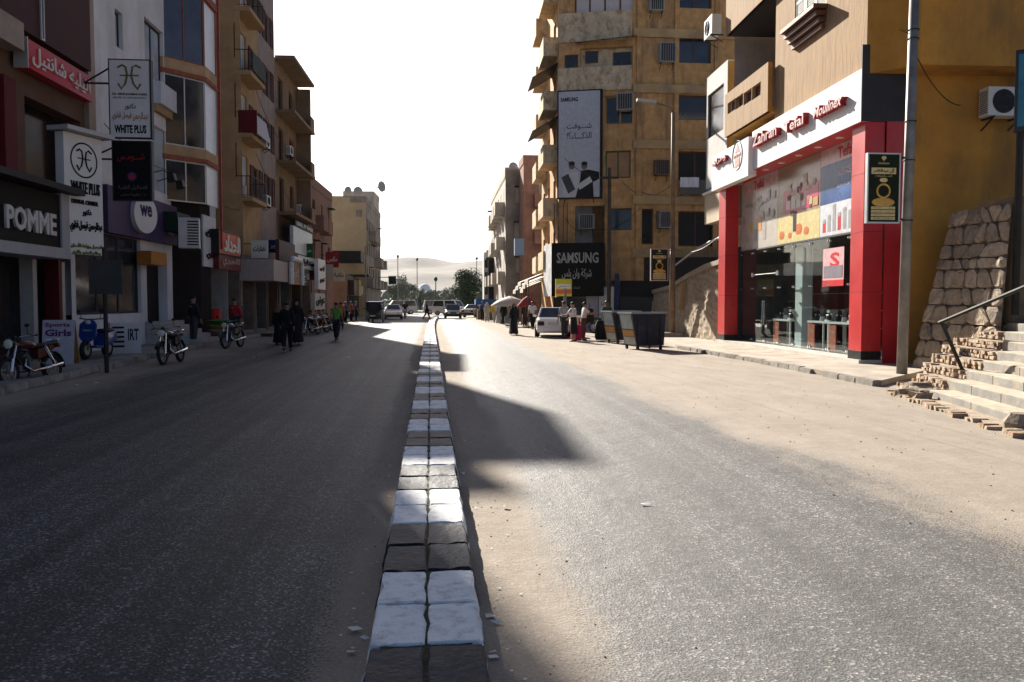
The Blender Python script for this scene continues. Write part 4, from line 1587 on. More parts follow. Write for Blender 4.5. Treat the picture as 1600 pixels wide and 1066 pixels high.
B(o1[3][0] + .01, o1[3][1] - .01, .9, .94, o1[3][2], o1[3][3]).build('recess_back', mat('brown_recess', (.2, .11, .05), .9, .3), SB)
# corrugated awning strip over the loggia
aw = MB()
r_ = S1.rect(900, 64, 70, 993)
n = 22
for k in range(n):
    a = r_[0] + (r_[1] - r_[0]) * k / n
    c = r_[0] + (r_[1] - r_[0]) * (k + 1) / n
    z = r_[3] + .25 * k / n - .1
    mid = (a + c) / 2
    aw.hexa([(a, -.75, z - .28), (mid, -.75, z - .22), (mid, 0, z), (a, 0, z - .04), (a, -.75, z - .26), (mid, -.75, z - .2), (mid, 0, z + .02), (a, 0, z - .02)])
    aw.hexa([(mid, -.75, z - .22), (c, -.75, z - .28), (c, 0, z - .04), (mid, 0, z), (mid, -.75, z - .2), (c, -.75, z - .26), (c, 0, z - .02), (mid, 0, z + .02)])
aw.build('corrugated_awning', MIRON, SB)
# second facade plane
S2o = [S2.rect(1060, 52, 98, 1107), S2.rect(1060, 148, 187, 1110), S2.rect(1060, 236, 282, 1112), S2.rect(1026, 330, 358, 1052), S2.rect(1060, 330, 385, 1114), S2.rect(1060, -35, 12, 1107), S2.rect(1003, 326, 382, 1020)]
off = Vector((12.2 - 7.9, 50 - 51.2, 0))


def s2part(mb, name, m, parent=SB, **kw):
    o = mb.build(name, m, parent, **kw)
    o.rotation_euler.z = -S1.rz
    o.location = (L1, 0, 0)
    return o


w2 = MB()
W2 = 9.0
wall_open(w2, 0, W2, 3.0, H2, S2o, .35)
s2part(w2, 'front_wall', MOC)
for u_ in (S2.u(992), S2.u(1050), S2.u(1112)):
    s2part(B(u_, u_ + .28, -.1, -.003, 3.0, H2 - .1), 'pilaster', MOC)
for yp in (-35, 51, 138, 225, 312, 395):
    z = S2.p(1000, yp)[1]
    s2part(B(.02, W2, -.16, -.004, z - .28, z + .22), 'floor_band', MBAND)
for r_, nx, g_ in ((S2o[0], 2, GBLUE), (S2o[1], 1, GDARK), (S2o[2], 2, GDARK), (S2o[5], 2, GBLUE), (S2o[4], 2, GDARK), (S2o[6], 1, GDARK)):
    w_ = window(SB, *r_, MWOOD, g_, .2, nx, 1, .07)
    w_.rotation_euler.z = -S1.rz
    w_.location = (L1, 0, 0)
s2part(B(S2o[2][0], S2o[2][1], -.5, -.42, S2o[2][2] - .9, S2o[2][2] - .02), 'balcony_panel', mat('grey_panel', (.12, .11, .10), .7, .2))
for k, (xl, xr) in enumerate(((1063, 1076), (1078, 1090))):
    r_ = S2.rect(xl, 277, 293, xr, -.55)
    lo = fthing('laundry', ('white cloth hung to dry on the block balcony, left one', 'white cloth with a small print hung to dry, right one')[k], 'laundry', S2, r_[0], -.56, r_[2], 'laundry on the balcony')
    cl = MB()
    for q in range(5):
        a, c = (r_[1] - r_[0]) * q / 5, (r_[1] - r_[0]) * (q + 1) / 5
        ya, yc = .02 * math.sin(q * 2), .02 * math.sin((q + 1) * 2)
        cl.hexa([(a, ya, .03 * (q % 2)), (c, yc, .03 * ((q + 1) % 2)), (c, yc + .015, .03 * ((q + 1) % 2)), (a, ya + .015, .03 * (q % 2)), (a, ya, r_[3] - r_[2]), (c, yc, r_[3] - r_[2]), (c, yc + .015, r_[3] - r_[2]), (a, ya + .015, r_[3] - r_[2])])
    cl.build('cloth', mat('white_cloth', (.7, .7, .74), .9, .05), lo)
    MB().cyl((-.1, .01, r_[3] - r_[2]), (r_[1] - r_[0] + .1, .01, r_[3] - r_[2]), .008, n=4).build('line', MIRON, lo)
# street-facing side with its stacked balconies in the sun
sd = MB()
sdir = Vector((.35, 10.5, 0))
wsd = S1.d
o_ = lambda v: (v.dot(S1.d), v.dot(S1.n), v.z)
SIDE = Frame(7.9 + .35, 51.2 + 10.5, -.35, -10.5)
sL = math.hypot(.35, 10.5)
side = thing('apartment_side_wing', 'sunlit balcony side of the ochre block facing the street', 'building', SIDE.loc, SIDE.rz)
ops = []
for f in range(6):
    zf = 3.9 + f * 3.3
    for uu in (1.2, 4.3, 7.6):
        ops.append((uu, uu + 1.3, zf + .9, zf + 2.3))
wq = MB()
wall_open(wq, 0, sL - .02, 0, H2, ops, .3)
wq.build('street_wall', MOC, side)
for i, q in enumerate(ops):
    window(side, *q, MWOOD, GDARK, .15, 2, 1, .07)
for f in range(6):
    zf = 3.9 + f * 3.3
    for uu, ln, dp in ((.5, 2.8, .75), (6.6, 3.2, .9)):
        q = MB()
        q.box(uu, uu + ln, -dp, 0, zf - .15, zf).box(uu, uu + ln, -dp, -dp + .12, zf, zf + 1.0).box(uu, uu + .12, -dp + .12, 0, zf, zf + 1.0).box(uu + ln - .12, uu + ln, -dp + .12, 0, zf, zf + 1.0)
        q.build('balcony', MOC2, side)
    if f in (2, 3, 5):
        MB().hexa([(6.4, -1.6, zf + 1.75), (9.9, -1.6, zf + 1.75), (9.9, 0, zf + 2.7), (6.4, 0, zf + 2.7), (6.4, -1.6, zf + 1.8), (9.9, -1.6, zf + 1.8), (9.9, 0, zf + 2.75), (6.4, 0, zf + 2.75)]).build('awning_sheet', MIRON, side)
B(.05, sL - .4, .36, 9, 0.0, H2 - .05).build('core', MGREYW, side)
ac_box('box air conditioner with white grille on the upper ochre block wall', S2.w(S2.u(1037), 0, S2.p(1037, 100)[1]), S2.rz, 1.0, 1.15, .5, mat('ac_grey', (.34, .33, .31), .6, .2))
ac_box('box air conditioner beside the tall billboard', S1.w(S1.u(975), .1, S1.p(975, 174)[1]), S1.rz, 1.0, 1.0, .55)
ac_box('box air conditioner in the dark recess above the phone shop', S1.w(S1.u(916), .3, S1.p(916, 358)[1]), S1.rz, .95, .9, .5)
ac_box('box air conditioner in the lower wall behind the lamp pole', S2.w(S2.u(1038), .1, S2.p(1038, 357)[1]), S2.rz, .9, 1.0, .5)
ac_box('box air conditioner on the ochre block under the top row windows', S2.w(S2.u(1020), 0, S2.p(1020, 20)[1]), S2.rz, .9, .9, .5)
ac_box('rusty box air conditioner by the ochre block laundry balcony', S2.w(S2.u(1030), 0, S2.p(1030, 275)[1]), S2.rz, .9, .9, .5, mat('rusty_casing', (.20, .13, .08), .8, .4, 4))
pp_ = MB()
for x in (866, 872, 880, 886):
    u_ = S1.u(x)
    pp_.cyl((u_, -.06, S1.p(x, 382)[1]), (u_, -.06, S1.p(x, 318)[1]), .04, n=6)
pp_.build('drain_pipes', MRUST, SB)

# tall billboard
r_ = S1.rect(873, 144, 309, 936, -.25)
bb = fthing('billboard', 'tall pale blue grey billboard with two people on the ochre block', 'billboard', S1, r_[0], -.25, r_[2])
bw_, bh_ = r_[1] - r_[0], r_[3] - r_[2]
B(-.08, bw_ + .16, .0, .22, -.08, bh_ + .08).build('frame', paint((.02, .02, .022), .5), bb)
B(0, bw_, -.012, -.002, 0, bh_).build('sheet', paint((.44, .46, .50), .5), bb)
ink = paint((.02, .02, .024), .6)
letters(bb, 'SAMSUNG', bw_ * .05, bw_ * .47, bh_ * .905, bh_ * .945, ink, -.0125, .004, .04)
letters(bb, 'شـــوفت', bw_ * .2, bw_ * .8, bh_ * .635, bh_ * .70, ink, -.0125, .004, .012)
letters(bb, 'الذكـــاء؟!', bw_ * .2, bw_ * .8, bh_ * .55, bh_ * .615, ink, -.0125, .004, .012)
# two plain figures holding boxes, as flat print
skin = paint((.16, .13, .12), .6)
pale = paint((.52, .53, .56), .6)
fy = -.0125


def flat(pts, name, m, k=0):
    MB().prism([(bw_ * x, bh_ * z) for x, z in pts], fy - .004 - .004 * k, fy - .0005 - .004 * k).build(name, m, bb)


flat([(.42, 0), (.86, 0), (.84, .14), (.99, .17), (.99, .235), (.72, .26), (.55, .25), (.52, .15)], 'printed_figure', ink)
flat([(.1, 0), (.42, 0), (.5, .14), (.48, .235), (.2, .235), (.12, .15)], 'printed_figure', pale)
for cx, cz in ((.325, .3), (.63, .295)):
    MB().ell((bw_ * cx, fy - .006, bh_ * cz), (bw_ * .075, .004, bh_ * .037), 14, 8).build('printed_head', skin, bb)
    MB().ell((bw_ * cx, fy - .009, bh_ * (cz + .022)), (bw_ * .075, .003, bh_ * .02), 14, 8).build('printed_hair', ink, bb)
flat([(.07, .19), (.24, .225), (.41, .075), (.24, .035)], 'printed_box', paint((.07, .07, .08), .5), 2)
flat([(.45, .115), (.76, .195), (.83, .145), (.52, .07)], 'printed_box', paint((.56, .56, .57), .5), 2)
br_ = MB()
for x in (.15, .85):
    br_.bar((bw_ * x, .1, -.35), (bw_ * x, .1, -.05), .05)
br_.build('bracket', MIRON, bb)

# phone shop sign and front
PS = Frame(S1.o.x - .55, S1.o.y - 1.6, S1.d.x, S1.d.y)
r_ = PS.rect(862, 380, 463, 943)
sg = fthing('shop_sign', 'large black box sign with white lettering over the phone shop', 'shop sign', PS, r_[0], 0, r_[2])
sw_, sh_ = r_[1] - r_[0], r_[3] - r_[2]
B(0, sw_, 0, 1.5, 0, sh_).build('box', paint((.008, .008, .009), .45), sg)
letters(sg, 'SAMSUNG', sw_ * .1, sw_ * .9, sh_ * .62, sh_ * .82, paint((.34, .34, .34), .5), -.002, .03, .022)
letters(sg, 'شركة وان بلس', sw_ * .2, sw_ * .77, sh_ * .32, sh_ * .52, paint((.34, .34, .34), .5), -.002, .03, .012)
letters(sg, 'للاتصالات', sw_ * .42, sw_ * .55, sh_ * .14, sh_ * .18, paint((.25, .25, .25), .4), -.002, .02)
_v = Vector((-.12, 2.7, 0))
_a, _b = _v.dot(PS.d), _v.dot(PS.n)
MB().hexa([(-.01, 0, 0), (-.01, .06, 0), (_a + .06, _b, 0), (_a, _b, 0), (-.01, 0, sh_), (-.01, .06, sh_), (_a + .06, _b, sh_), (_a, _b, sh_)]).build('side_face', mat('white_side_face', (.6, .6, .6), .5, .3, 2), sg)
fr = thing('phone_shop', 'dark phone shop front with round white stickers under the black sign', 'shop front', PS.w(r_[0], .9, 0), PS.rz)
B(0, 6.5, .0, .2, 0, r_[2] - .05).build('glazing', mat('black_shopglass', (.012, .012, .015), .12, .1), fr)
for x, z in ((1.35, 3.0), (.75, 2.85), (1.2, 2.65), (.8, 2.4), (.5, 2.5), (1.7, 2.7)):
    MB().ell((x + .4, -.01, z), (.2, .012, .16), 12, 6).build('sticker', paint((.5, .53, .58), .5), fr)
B(2.05, 2.75, -.45, -.02, 0, 2.55).build('roller_panel', paint((.36, .34, .42), .5), fr)
B(2.8, 3.7, -.5, -.02, 0, 2.6).build('white_panel', paint((.55, .55, .54), .5), fr)
letters(fr, 'جلال', 2.95, 3.55, 1.5, 1.85, ink, -.502, .01)
B(3.75, 4.0, -.4, -.02, 0, 3.4).build('blue_post', paint((.04, .05, .12), .5), fr)
B(4.0, 12, 1.0, 1.2, 0, 4.4).build('dark_arcade', mat('dark_arcade', (.035, .028, .024), .9, .3), fr)
p_ = gp(883, 522)
ys_ = thing('street_sign', 'small yellow and red signboard on a grey post before the phone shop', 'sign', (p_.x, p_.y, 0))
rr = [at(868, 436, p_.y), at(893, 463, p_.y)]
MB().cyl((0, 0, 0), (0, 0, 2.4), .09, .09, 10).build('post', MPOLE, ys_)
x0, x1, z0, z1 = rr[0].x - p_.x, rr[1].x - p_.x, rr[1].z, rr[0].z
B(x0, x1, -.06, .06, z0, z1).build('board', paint((.5, .46, .03), .5), ys_)
B(x0 + .06, x1 - .06, -.066, -.06, z1 - .5, z1 - .28).build('text_band', paint((.65, .64, .58), .5), ys_)
B(x0 + .02, x1 - .02, -.066, -.06, z0 + .12, z0 + .34).build('text_band', paint((.55, .1, .05), .5), ys_)
letters(ys_, 'مستشفى', x0 + .12, x1 - .12, z1 - .47, z1 - .31, ink, -.067, .003)
letters(ys_, 'الأسنان', x0 + .2, x1 - .2, z0 + .45, z0 + .62, ink, -.061, .003)

# cables strung across and along the facades
def cable(label, pts, sag=.5, r=.014):
    pts = [Vector(p) for p in pts]
    out = []
    for a, c in zip(pts, pts[1:]):
        for q in range(13):
            f = q / 13
            out.append(a.lerp(c, f) - Vector((0, 0, sag * 4 * f * (1 - f))))
    out.append(pts[-1])
    o = out[0].copy()
    tag(MB().tube([p - o for p in out], r, 5).build('overhead_cable', MIRON, None, loc=o), label, 'cable', 'overhead cables')


lp = b1 + Vector((0, 0, 7.2))
cable('cable sagging from the rusty lamp pole to the ochre block', [lp, S2.w(.6, -.05, 8.4)], .35)
cable('pale cable from the lamp pole down to the shop building', [b1 + Vector((0, 0, 4.2)), RS.w(.2, .2, 4.6)], .5)
cable('cable from the utility pole to the ochre block corner', [gp(951, 519) + Vector((.4, 0, 8.65)), S1.w(.3, -.1, 10.6)], .5)
cable('cable looping along the ochre block second floor', [S1.w(3.9, -.15, 9.0), S2.w(1.6, -.15, 8.2), S2.w(4.2, -.15, 8.9)], .4)
cable('cable hanging across the ochre block lower wall', [S1.w(.4, -.1, 6.9), S1.w(2.0, -.1, 6.2), S2.w(.5, -.2, 7.4)], .5)
cable('cable from the shop pole to the ochre end wall', [b0 + Vector((.15, 0, 7.0)), at(1500, 165, 20.2)], .25)

# ================================================================== RIGHT: FAR BLOCKS
def block(label, F, w, h, dep, wallm, floors, seed, z_first=3.6, fh=3.1, bal=.4, side=True, bays=4, name='apartment_building', winw=1.1, group=None):
    """a flat-roofed block: walls with real openings, windows, balconies, parapet"""
    rb = random.Random(seed)
    t_ = fthing(name, label, 'building', F, group=group)
    ops_ = []
    bw2 = w / bays
    for f in range(floors):
        for k in range(bays):
            uc_ = (k + .5) * bw2
            hw = winw / 2 * rb.uniform(.8, 1.2)
            zf_ = z_first + f * fh
            if zf_ + 2.3 < h - .4:
                ops_.append((uc_ - hw, uc_ + hw, zf_ + .9, zf_ + 2.2))
    mb = MB()
    wall_open(mb, 0, w, 0, h, ops_, .25)
    mb.quad((0, 0, 0), (0, 0, h), (0, dep, h), (0, dep, 0))
    mb.quad((w, 0, 0), (w, dep, 0), (w, dep, h), (w, 0, h))
    mb.quad((0, 0, h), (w, 0, h), (w, dep, h), (0, dep, h))
    mb.quad((0, dep, 0), (0, dep, h), (w, dep, h), (w, dep, 0))
    mb.build('wall', wallm, t_)
    for q in ops_:
        window(t_, *q, rb.choice((MWOOD, MWPAINT, MIRON)), rb.choice((GDARK, GDARK, GBLUE)), .14, 2, 1, .07)
        if rb.random() < bal:
            dp = rb.uniform(.6, 1.0)
            zf_ = q[2] - .9
            m2 = MB()
            a, c = q[0] - .5, q[1] + .5
            m2.box(a, c, -dp, 0, zf_ - .14, zf_).box(a, c, -dp, -dp + .1, zf_, zf_ + .95).box(a, a + .1, -dp + .1, 0, zf_, zf_ + .95).box(c - .1, c, -dp + .1, 0, zf_, zf_ + .95)
            m2.build('balcony', wallm, t_)
        elif rb.random() < .25:
            B(q[0] - .1, q[1] + .1, -.5, 0, q[3] + .05, q[3] + .12).build('window_hood', MIRON, t_)
    mb = MB()
    mb.box(-.05, w + .05, -.05, .15, h, h + .7).box(-.05, .15, .15, dep, h, h + .7).box(w - .15, w + .05, .15, dep, h, h + .7)
    mb.build('roof_parapet', wallm, t_)
    return t_


MGB = mat('grey_block_render', (.27, .235, .20), .9, .3, .8, .2, 14, stain=((.14, .11, .09), .7, .7, (1, 1, .5)))
MBE = mat('beige_block_render', (.46, .41, .34), .9, .2, .8, .2, 14, stain=((.26, .21, .17), .6, .8, (1, 1, .4)))
MBR = mat('red_brick_render', (.26, .13, .09), .92, .25, 2, .3, 18)
RF1 = Frame(at(790, 472, 74).x, 74, 1, -.02)
RF1s = Frame(at(766, 472, 97).x + .1, 97, at(790, 472, 74).x - at(766, 472, 97).x - .1, -23)
Lr = math.hypot(at(790, 472, 74).x - at(766, 472, 97).x - .1, 23) - .05
block('grey concrete end block with patched walls beyond the ochre block', RF1, 5.5, 12.7, 12, MGB, 3, 21, 3.4, 3.1, .5, bays=2)
block('sunlit beige street wing with stacked balconies beyond the phone shop', RF1s, Lr, 12.9, 6, MBE, 3, 22, 3.5, 3.1, .75, bays=6)
gb2 = Frame(at(818, 472, 70).x, 70, 1, 0)
t = block('taller bare brick block against the ochre building', gb2, 4.0, 13.3, 3.5, MBR, 3, 23, 3.6, 3.1, .3, bays=1)
MB().box(-.8, .0, -.5, .1, 5.6, 7.0).build('blue_tarp', paint((.16, .22, .32), .7), t)
for k, (px, py) in enumerate(((808, 262), (840, 258))):
    p_ = at(px, py + 10, 73)
    dish(('dish on the grey block roof, the lower one', 'dish on the brick block roof beside the ochre building')[k], (p_.x, 74.5, 12.75 if k == 0 else 13.4), rad(200 + 30 * k), 1.0)
for k, (px, py) in enumerate(((858, 135), (857, 185))):
    p_ = at(px, py, 60)
    dish(('dish on a bracket high on the ochre block corner', 'dish on a bracket lower on the ochre block corner')[k], (p_.x - .2, 60, p_.z - .9), rad(160), .9)
# far black fronted corner shop with sign
fs = Frame(at(782, 472, 92).x, 92, 1, 0)
t = fthing('corner_shop', 'tall black shop front panel at the far end of the right side', 'shop front', fs)
B(-1.25, -.4, -.4, 3, 0, 6.3).build('panel', paint((.02, .02, .022), .5), t)
B(-1.7, -.2, -1.3, -.1, 6.3, 6.5).build('canopy', MIRON, t)
B(-1.8, -1.3, .5, 3, 0, 7.2).build('white_return', paint((.6, .6, .58), .6), t)
for k in range(4):
    B(-1.72, -1.38, .45, .5, 1.0 + k * 1.5, 2.0 + k * 1.5).build('window', GDARK, t)
for k in range(6):
    p_ = at(833 + k * 5, 470, 66 - k * 2.4)
    t = thing('shop_awning', 'white slanting shop awning number %s along the sunlit pavement' % ('nearest the far block', 'second', 'third', 'fourth', 'fifth', 'nearest the phone shop')[k] if 0 else
              ('white slanting awning nearest the grey block', 'second white awning from the grey block', 'third white awning from the grey block', 'cream awning third before the phone shop sign', 'cream awning second before the phone shop sign', 'cream awning right beside the phone shop sign')[k],
              'awning', (p_.x - .2, p_.y, 0), 0, 'awnings along the right pavement')
    z = 2.6 + .25 * (k % 3)
    MB().hexa([(-1.3, -1.0, z), (-1.3, 1.0, z), (1.2, 1.0, z + 1.0), (1.2, -1.0, z + 1.0), (-1.3, -1.0, z + .05), (-1.3, 1.0, z + .05), (1.2, 1.0, z + 1.05), (1.2, -1.0, z + 1.05)]).build('cloth', paint((.6, .57, .52) if k < 3 else (.5, .42, .32), .8), t)
    MB().box(-1.32, -1.28, -1.0, 1.0, z - .25, z + .0).build('valance', paint((.45, .4, .34), .8), t)
    MB().cyl((-1.25, -.9, 0), (-1.25, -.9, z), .03, n=6).cyl((-1.25, .9, 0), (-1.25, .9, z), .03, n=6).build('posts', MIRON, t)
    B(.9, 3.0, -1.0, 1.0, 0, 4.4).build('shop_bay', mat('shop_dark', (.09, .075, .06), .8, .4, 1), t)

# ================================================================== LEFT SIDE
LL = Frame(-11.28, 8, .034, 1)
MBROWN = mat('maroon_cladding', (.055, .022, .02), .7, .2, 1.5)
MUMBER = mat('umber_render', (.12, .07, .048), .8, .25, 1.2, .2, 14)
MBEIGE = mat('beige_pilaster', (.30, .24, .20), .8, .2, 1.5)
MLWHITE = mat('greyish_white_render', (.58, .58, .60), .8, .12, .8, .15, 18, stain=((.36, .34, .33), .5, .9, (1, 1, .3)))
MSILVER = mat('alu_frame', (.45, .45, .45), .4, .1, metal=.5)
GSKY = mat('painted_sky_glass', (.34, .40, .46), .08, .3, .8, spec=.6)  # bright sky reflection painted into the pane as pale blue


def uz(F, px, py, dep=0.0):
    return F.p(px, py, dep)


uAB = LL.u(150)
uBC = LL.u(272)
# ---------------- A: brown building with the clothes shops
A = thing('apartment_building', 'dark brown clad building with the red fabric shop sign at the left edge', 'building', LL.loc, LL.rz)
HA = 16.5
zb = uz(LL, 60, 112)[1]
wA = MB()
wall_open(wA, 0, uAB - .02, 4.2, HA, [(1, uAB - 4.5, 5.0, 7.4), (uAB - 4.1, uAB - .8, 4.9, 7.2)], .5)
wA.quad((0, 0, HA), (uAB, 0, HA), (uAB, 12, HA), (0, 12, HA)).quad((0, 0, 0), (0, 0, HA), (0, 12, HA), (0, 12, 0))
wA.build('wall', MUMBER, A)
B(.5, uAB - .3, .55, .6, 4.9, 7.5).build('recess_glass', mat('dark_smoked_glass', (.018, .014, .013), .15, .2), A)
B(LL.u(-40), LL.u(138), -.25, -.003, zb + .75, zb + 3.9).build('balcony_parapet', MBROWN, A)
B(uAB - .55, uAB - .06, -.16, -.002, 4.3, HA - .1).build('pilaster', MBEIGE, A)
r_ = LL.rect(60, -60, 60, 79, -.26)
fr_ = MB()
for a, c, z0, z1 in ((r_[0], r_[0] + .04, r_[2], r_[3]), (r_[1] - .04, r_[1], r_[2], r_[3]), (r_[0] + .04, r_[1] - .04, r_[2], r_[2] + .04)):
    fr_.box(a, c, -.3, -.255, z0, z1)
fr_.build('railing_frame', MSILVER, A)
B(LL.u(-80), LL.u(49, -.5), -.5, -.02, zb + .05, zb + .75).build('canopy_beam', MBEIGE, A)
B(LL.u(3), LL.u(22), -.2, -.004, 4.6, 7.4).build('red_column', mat('dull_red_cladding', (.10, .008, .011), .6, .15), A)
B(.02, uAB - .03, 3.2, 12, .1, HA - .05).build('core', MUMBER, A)
# red Arabic sign
r_ = (LL.u(53, -.45), LL.u(152, -.45), uz(LL, 53, 110, -.45)[1], uz(LL, 53, 66, -.45)[1])
sg = fthing('shop_sign', 'long red sign with white Arabic lettering over the fabric shop', 'shop sign', LL, r_[0], -.45, r_[2])
w_, h_ = r_[1] - r_[0], r_[3] - r_[2]
B(0, w_, 0, .3, 0, h_).build('box', mat('sign_red', (.42, .015, .03), .4, .1), sg)
B(-.04, -.002, -.03, .33, -.03, h_ + .03).build('end_cap', MSILVER, sg)
letters(sg, 'اتيليه شانتيل', w_ * .06, w_ * .95, h_ * .14, h_ * .86, paint((.6, .56, .5), .5), -.002, .03, .012)
# POMME sign box
PO = Frame(*[*(LL.o + LL.n * -.9)[:2]], .034, 1)
zt, zb_ = uz(PO, 97, 306)[1], uz(PO, 97, 388)[1]
u0, u1 = PO.u(-90), PO.u(97)
sg = fthing('shop_sign', 'black board sign with pale capital letters in a grey frame at the left edge', 'shop sign', PO, u0, 0, zb_)
w_, h_ = u1 - u0, zt - zb_
B(0, w_, 0, .2, 0, h_).build('board', paint((.012, .012, .012), .4), sg)
gfr = mat('sign_frame_grey', (.34, .33, .35), .5, .1)
B(0, w_ + .45, -.06, .9, -.28, -.004).build('lower_frame', gfr, sg)
B(w_ + .004, w_ + .44, -.05, .9, -.002, h_ + .05).build('end_frame', gfr, sg)
B(0, w_ + .75, -.35, .9, h_ + .06, h_ + .22).build('canopy', mat('dark_canopy', (.035, .033, .035), .6, .2), sg)
a0, a1 = PO.u(10) - u0, PO.u(88) - u0
letters(sg, 'POMME', a0, a1, uz(PO, 10, 357)[1] - zb_, uz(PO, 10, 319)[1] - zb_, paint((.5, .48, .47), .4), -.002, .06, .03)
# dental centre panel
_q = at(101, 300, 23.8)
DT = Frame(_q.x, _q.y, .368, .93)
zt, zb_ = uz(DT, 101, 205)[1], uz(DT, 108, 396)[1]
W = DT.u(164)
sg = fthing('dental_sign', 'tall white panel sign with a round tooth emblem and sloping cap', 'sign', DT, 0, 0, zb_)
h_ = zt - zb_
B(0, W, 0, .28, 0, h_).build('panel', mat('sign_white', (.62, .61, .60), .5, .06), sg)
MB().hexa([(-.15, -.3, h_ + .02), (W + .2, -.3, h_ + .02), (W + .2, .4, h_ + .02), (-.15, .4, h_ + .02), (-.15, -.3, h_ + .14), (W + .2, -.3, h_ + .14), (W + .2, .4, h_ + .14), (-.15, .4, h_ + .14)]).build('cap', mat('cap_grey', (.42, .41, .42), .5, .1), sg)
cu, cz = uz(DT, 131, 251)
cz -= zb_
blk = paint((.02, .02, .02), .5)
olive = paint((.14, .13, .04), .5)
MB().torus((cu, -.012, cz), .47, .022, 'y', 30, 4, .4).build('emblem_ring', blk, sg)


def tooth(parent, cu, cz, s, y, m):
    for sd in (-1, 1):
        MB().tube([(cu + sd * .34 * s, y, cz + .28 * s), (cu + sd * .2 * s, y, cz + .36 * s), (cu + sd * .1 * s, y, cz + .3 * s), (cu + sd * .06 * s, y, cz + .05 * s), (cu + sd * .12 * s, y, cz - .2 * s), (cu + sd * .24 * s, y, cz - .36 * s), (cu + sd * .33 * s, y, cz - .2 * s)], .03 * s, 5).build('emblem_mark', m, parent)
        MB().tube([(cu, y, cz + .05 * s), (cu + sd * .28 * s, y, cz + .05 * s)], .02 * s, 5).build('emblem_mark', m, parent)


tooth(sg, cu, cz, .8, -.012, blk)
DL = lambda x0, x1, y0, y1, s, m, b=.03: letters(sg, s, uz(DT, x0, y0)[0], DT.u(x1), uz(DT, x0, y1)[1] - zb_, uz(DT, x0, y0)[1] - zb_, m, -.002, .03, b)
DL(110, 159, 281, 300, 'WHITE PLUS', blk, .018)
DL(111, 156, 310, 317, 'DENTAL CENTER', blk)
DL(128, 145, 326, 338, 'دكتور', blk, .02)
DL(109, 162, 343, 362, 'عبدالرحمن فيصل قناوي', blk, .02)
DL(110, 160, 378, 387, 'لتجميل وزراعة الأسنان', paint((.16, .18, .03), .5), .01)
DL(112, 158, 390, 398, 'وعلاج الجذور بالليزر', paint((.16, .18, .03), .5), .01)

# projecting blade signs
def blade(name, label, xl, yt, xr, yb_, Y, m, turn=0.0):
    p0, p1 = at(xl, yb_, Y), at(xr, yt, Y)
    w, h = p1.x - p0.x, p1.z - p0.z
    t_ = thing(name, label, 'sign', p0, turn)
    B(0, w, 0, .16, 0, h).build('box', m, t_)
    fr2 = MB()
    fr2.box(-.03, 0, -.015, .18, -.03, h + .03).box(w, w + .05, -.015, .18, -.03, h + .03).box(0, w, -.013, .178, -.03, 0).box(0, w, -.013, .178, h, h + .03)
    fr2.build('frame', paint((.04, .04, .045), .4) if m is not MDKGREY else MIRON, t_)
    MB().bar((-.03, .08, h * .7), (-.75, .08, h * .7), .05).bar((-.03, .08, h * .9), (-.75, .08, h * .7), .04).build('bracket', MIRON, t_)
    return t_, w, h


t, w, h = blade('blade_sign', 'white projecting clinic sign with a dark gold tooth emblem', 173, 95, 233, 214, 26.0, mat('sign_white', (.62, .61, .60), .5, .06))
tooth(t, w * .5, h * .78, w * .85, -.01, olive)
letters(t, 'DR. ABDELRAHMAN FAISEL', w * .06, w * .94, h * .545, h * .575, blk, -.002, .004, .03)
letters(t, 'MASTER OF ORTHODONTICS', w * .08, w * .92, h * .50, h * .525, blk, -.002, .004)
letters(t, 'دكتور', w * .36, w * .64, h * .355, h * .44, blk, -.002, .004, .02)
letters(t, 'عبدالرحمن', w * .56, w * .95, h * .21, h * .33, paint((.34, .12, .02), .5), -.002, .004, .02)
letters(t, 'فيصل قناوي', w * .05, w * .53, h * .21, h * .33, paint((.22, .1, .03), .5), -.002, .004, .02)
letters(t, 'WHITE PLUS', w * .1, w * .9, h * .05, h * .16, blk, -.002, .006, .045)
t, w, h = blade('blade_sign', 'black projecting laboratory sign with a small red and blue dot', 178, 222, 234, 312, 26.1, paint((.012, .011, .012), .4))
letters(t, 'شـــومـس', w * .12, w * .85, h * .66, h * .8, paint((.28, .02, .02), .5), -.002, .004)
MB().cyl((w * .5, -.012, h * .4), (w * .5, -.001, h * .4), w * .13, n=18).build('dot_rim', paint((.03, .04, .16), .5), t)
MB().cyl((w * .5, -.016, h * .4), (w * .5, -.0125, h * .4), w * .09, n=18).build('dot', paint((.3, .02, .02), .5), t)
letters(t, 'للتحاليل الطبية', w * .12, w * .9, h * .17, h * .25, paint((.14, .13, .13), .5), -.002, .004)
letters(t, 'د / مارينا سمير', w * .18, w * .86, h * .06, h * .12, paint((.14, .13, .13), .5), -.002, .004)

# fabric shop entrance below: red frame, orange sign, pillars, dark interior
ent = fthing('open_shop', 'narrow red framed shop entrance under the tall dental panel', 'shop front', LL, LL.u(58), .0, .15)
ew = LL.u(112) - LL.u(58)
B(-3.9, ew, 2.2, 2.4, 0, 4.0).build('back_wall', mat('dark_interior', (.018, .014, .013), .9, .3, 1, spec=.1), ent)
B(0.05, ew * .42, -.02, .2, 2.95, 3.6).box(0, 0, 0, 0, 0, 0).build('name_board', mat('dull_orange_board', (.30, .06, .03), .6, .15), ent)
letters(ent, 'شانتيل', .15, ew * .38, 3.1, 3.45, paint((.5, .4, .35), .5), -.022, .02, .01)
B(ew * .52, ew * .6, -.1, .3, 0, 3.6).build('red_post', mat('dull_red_cladding', (.10, .008, .011), .6, .15), ent)
B(ew * .62, ew * .7, -.1, .3, 0, 2.7).build('pale_post', paint((.4, .37, .35), .5), ent)
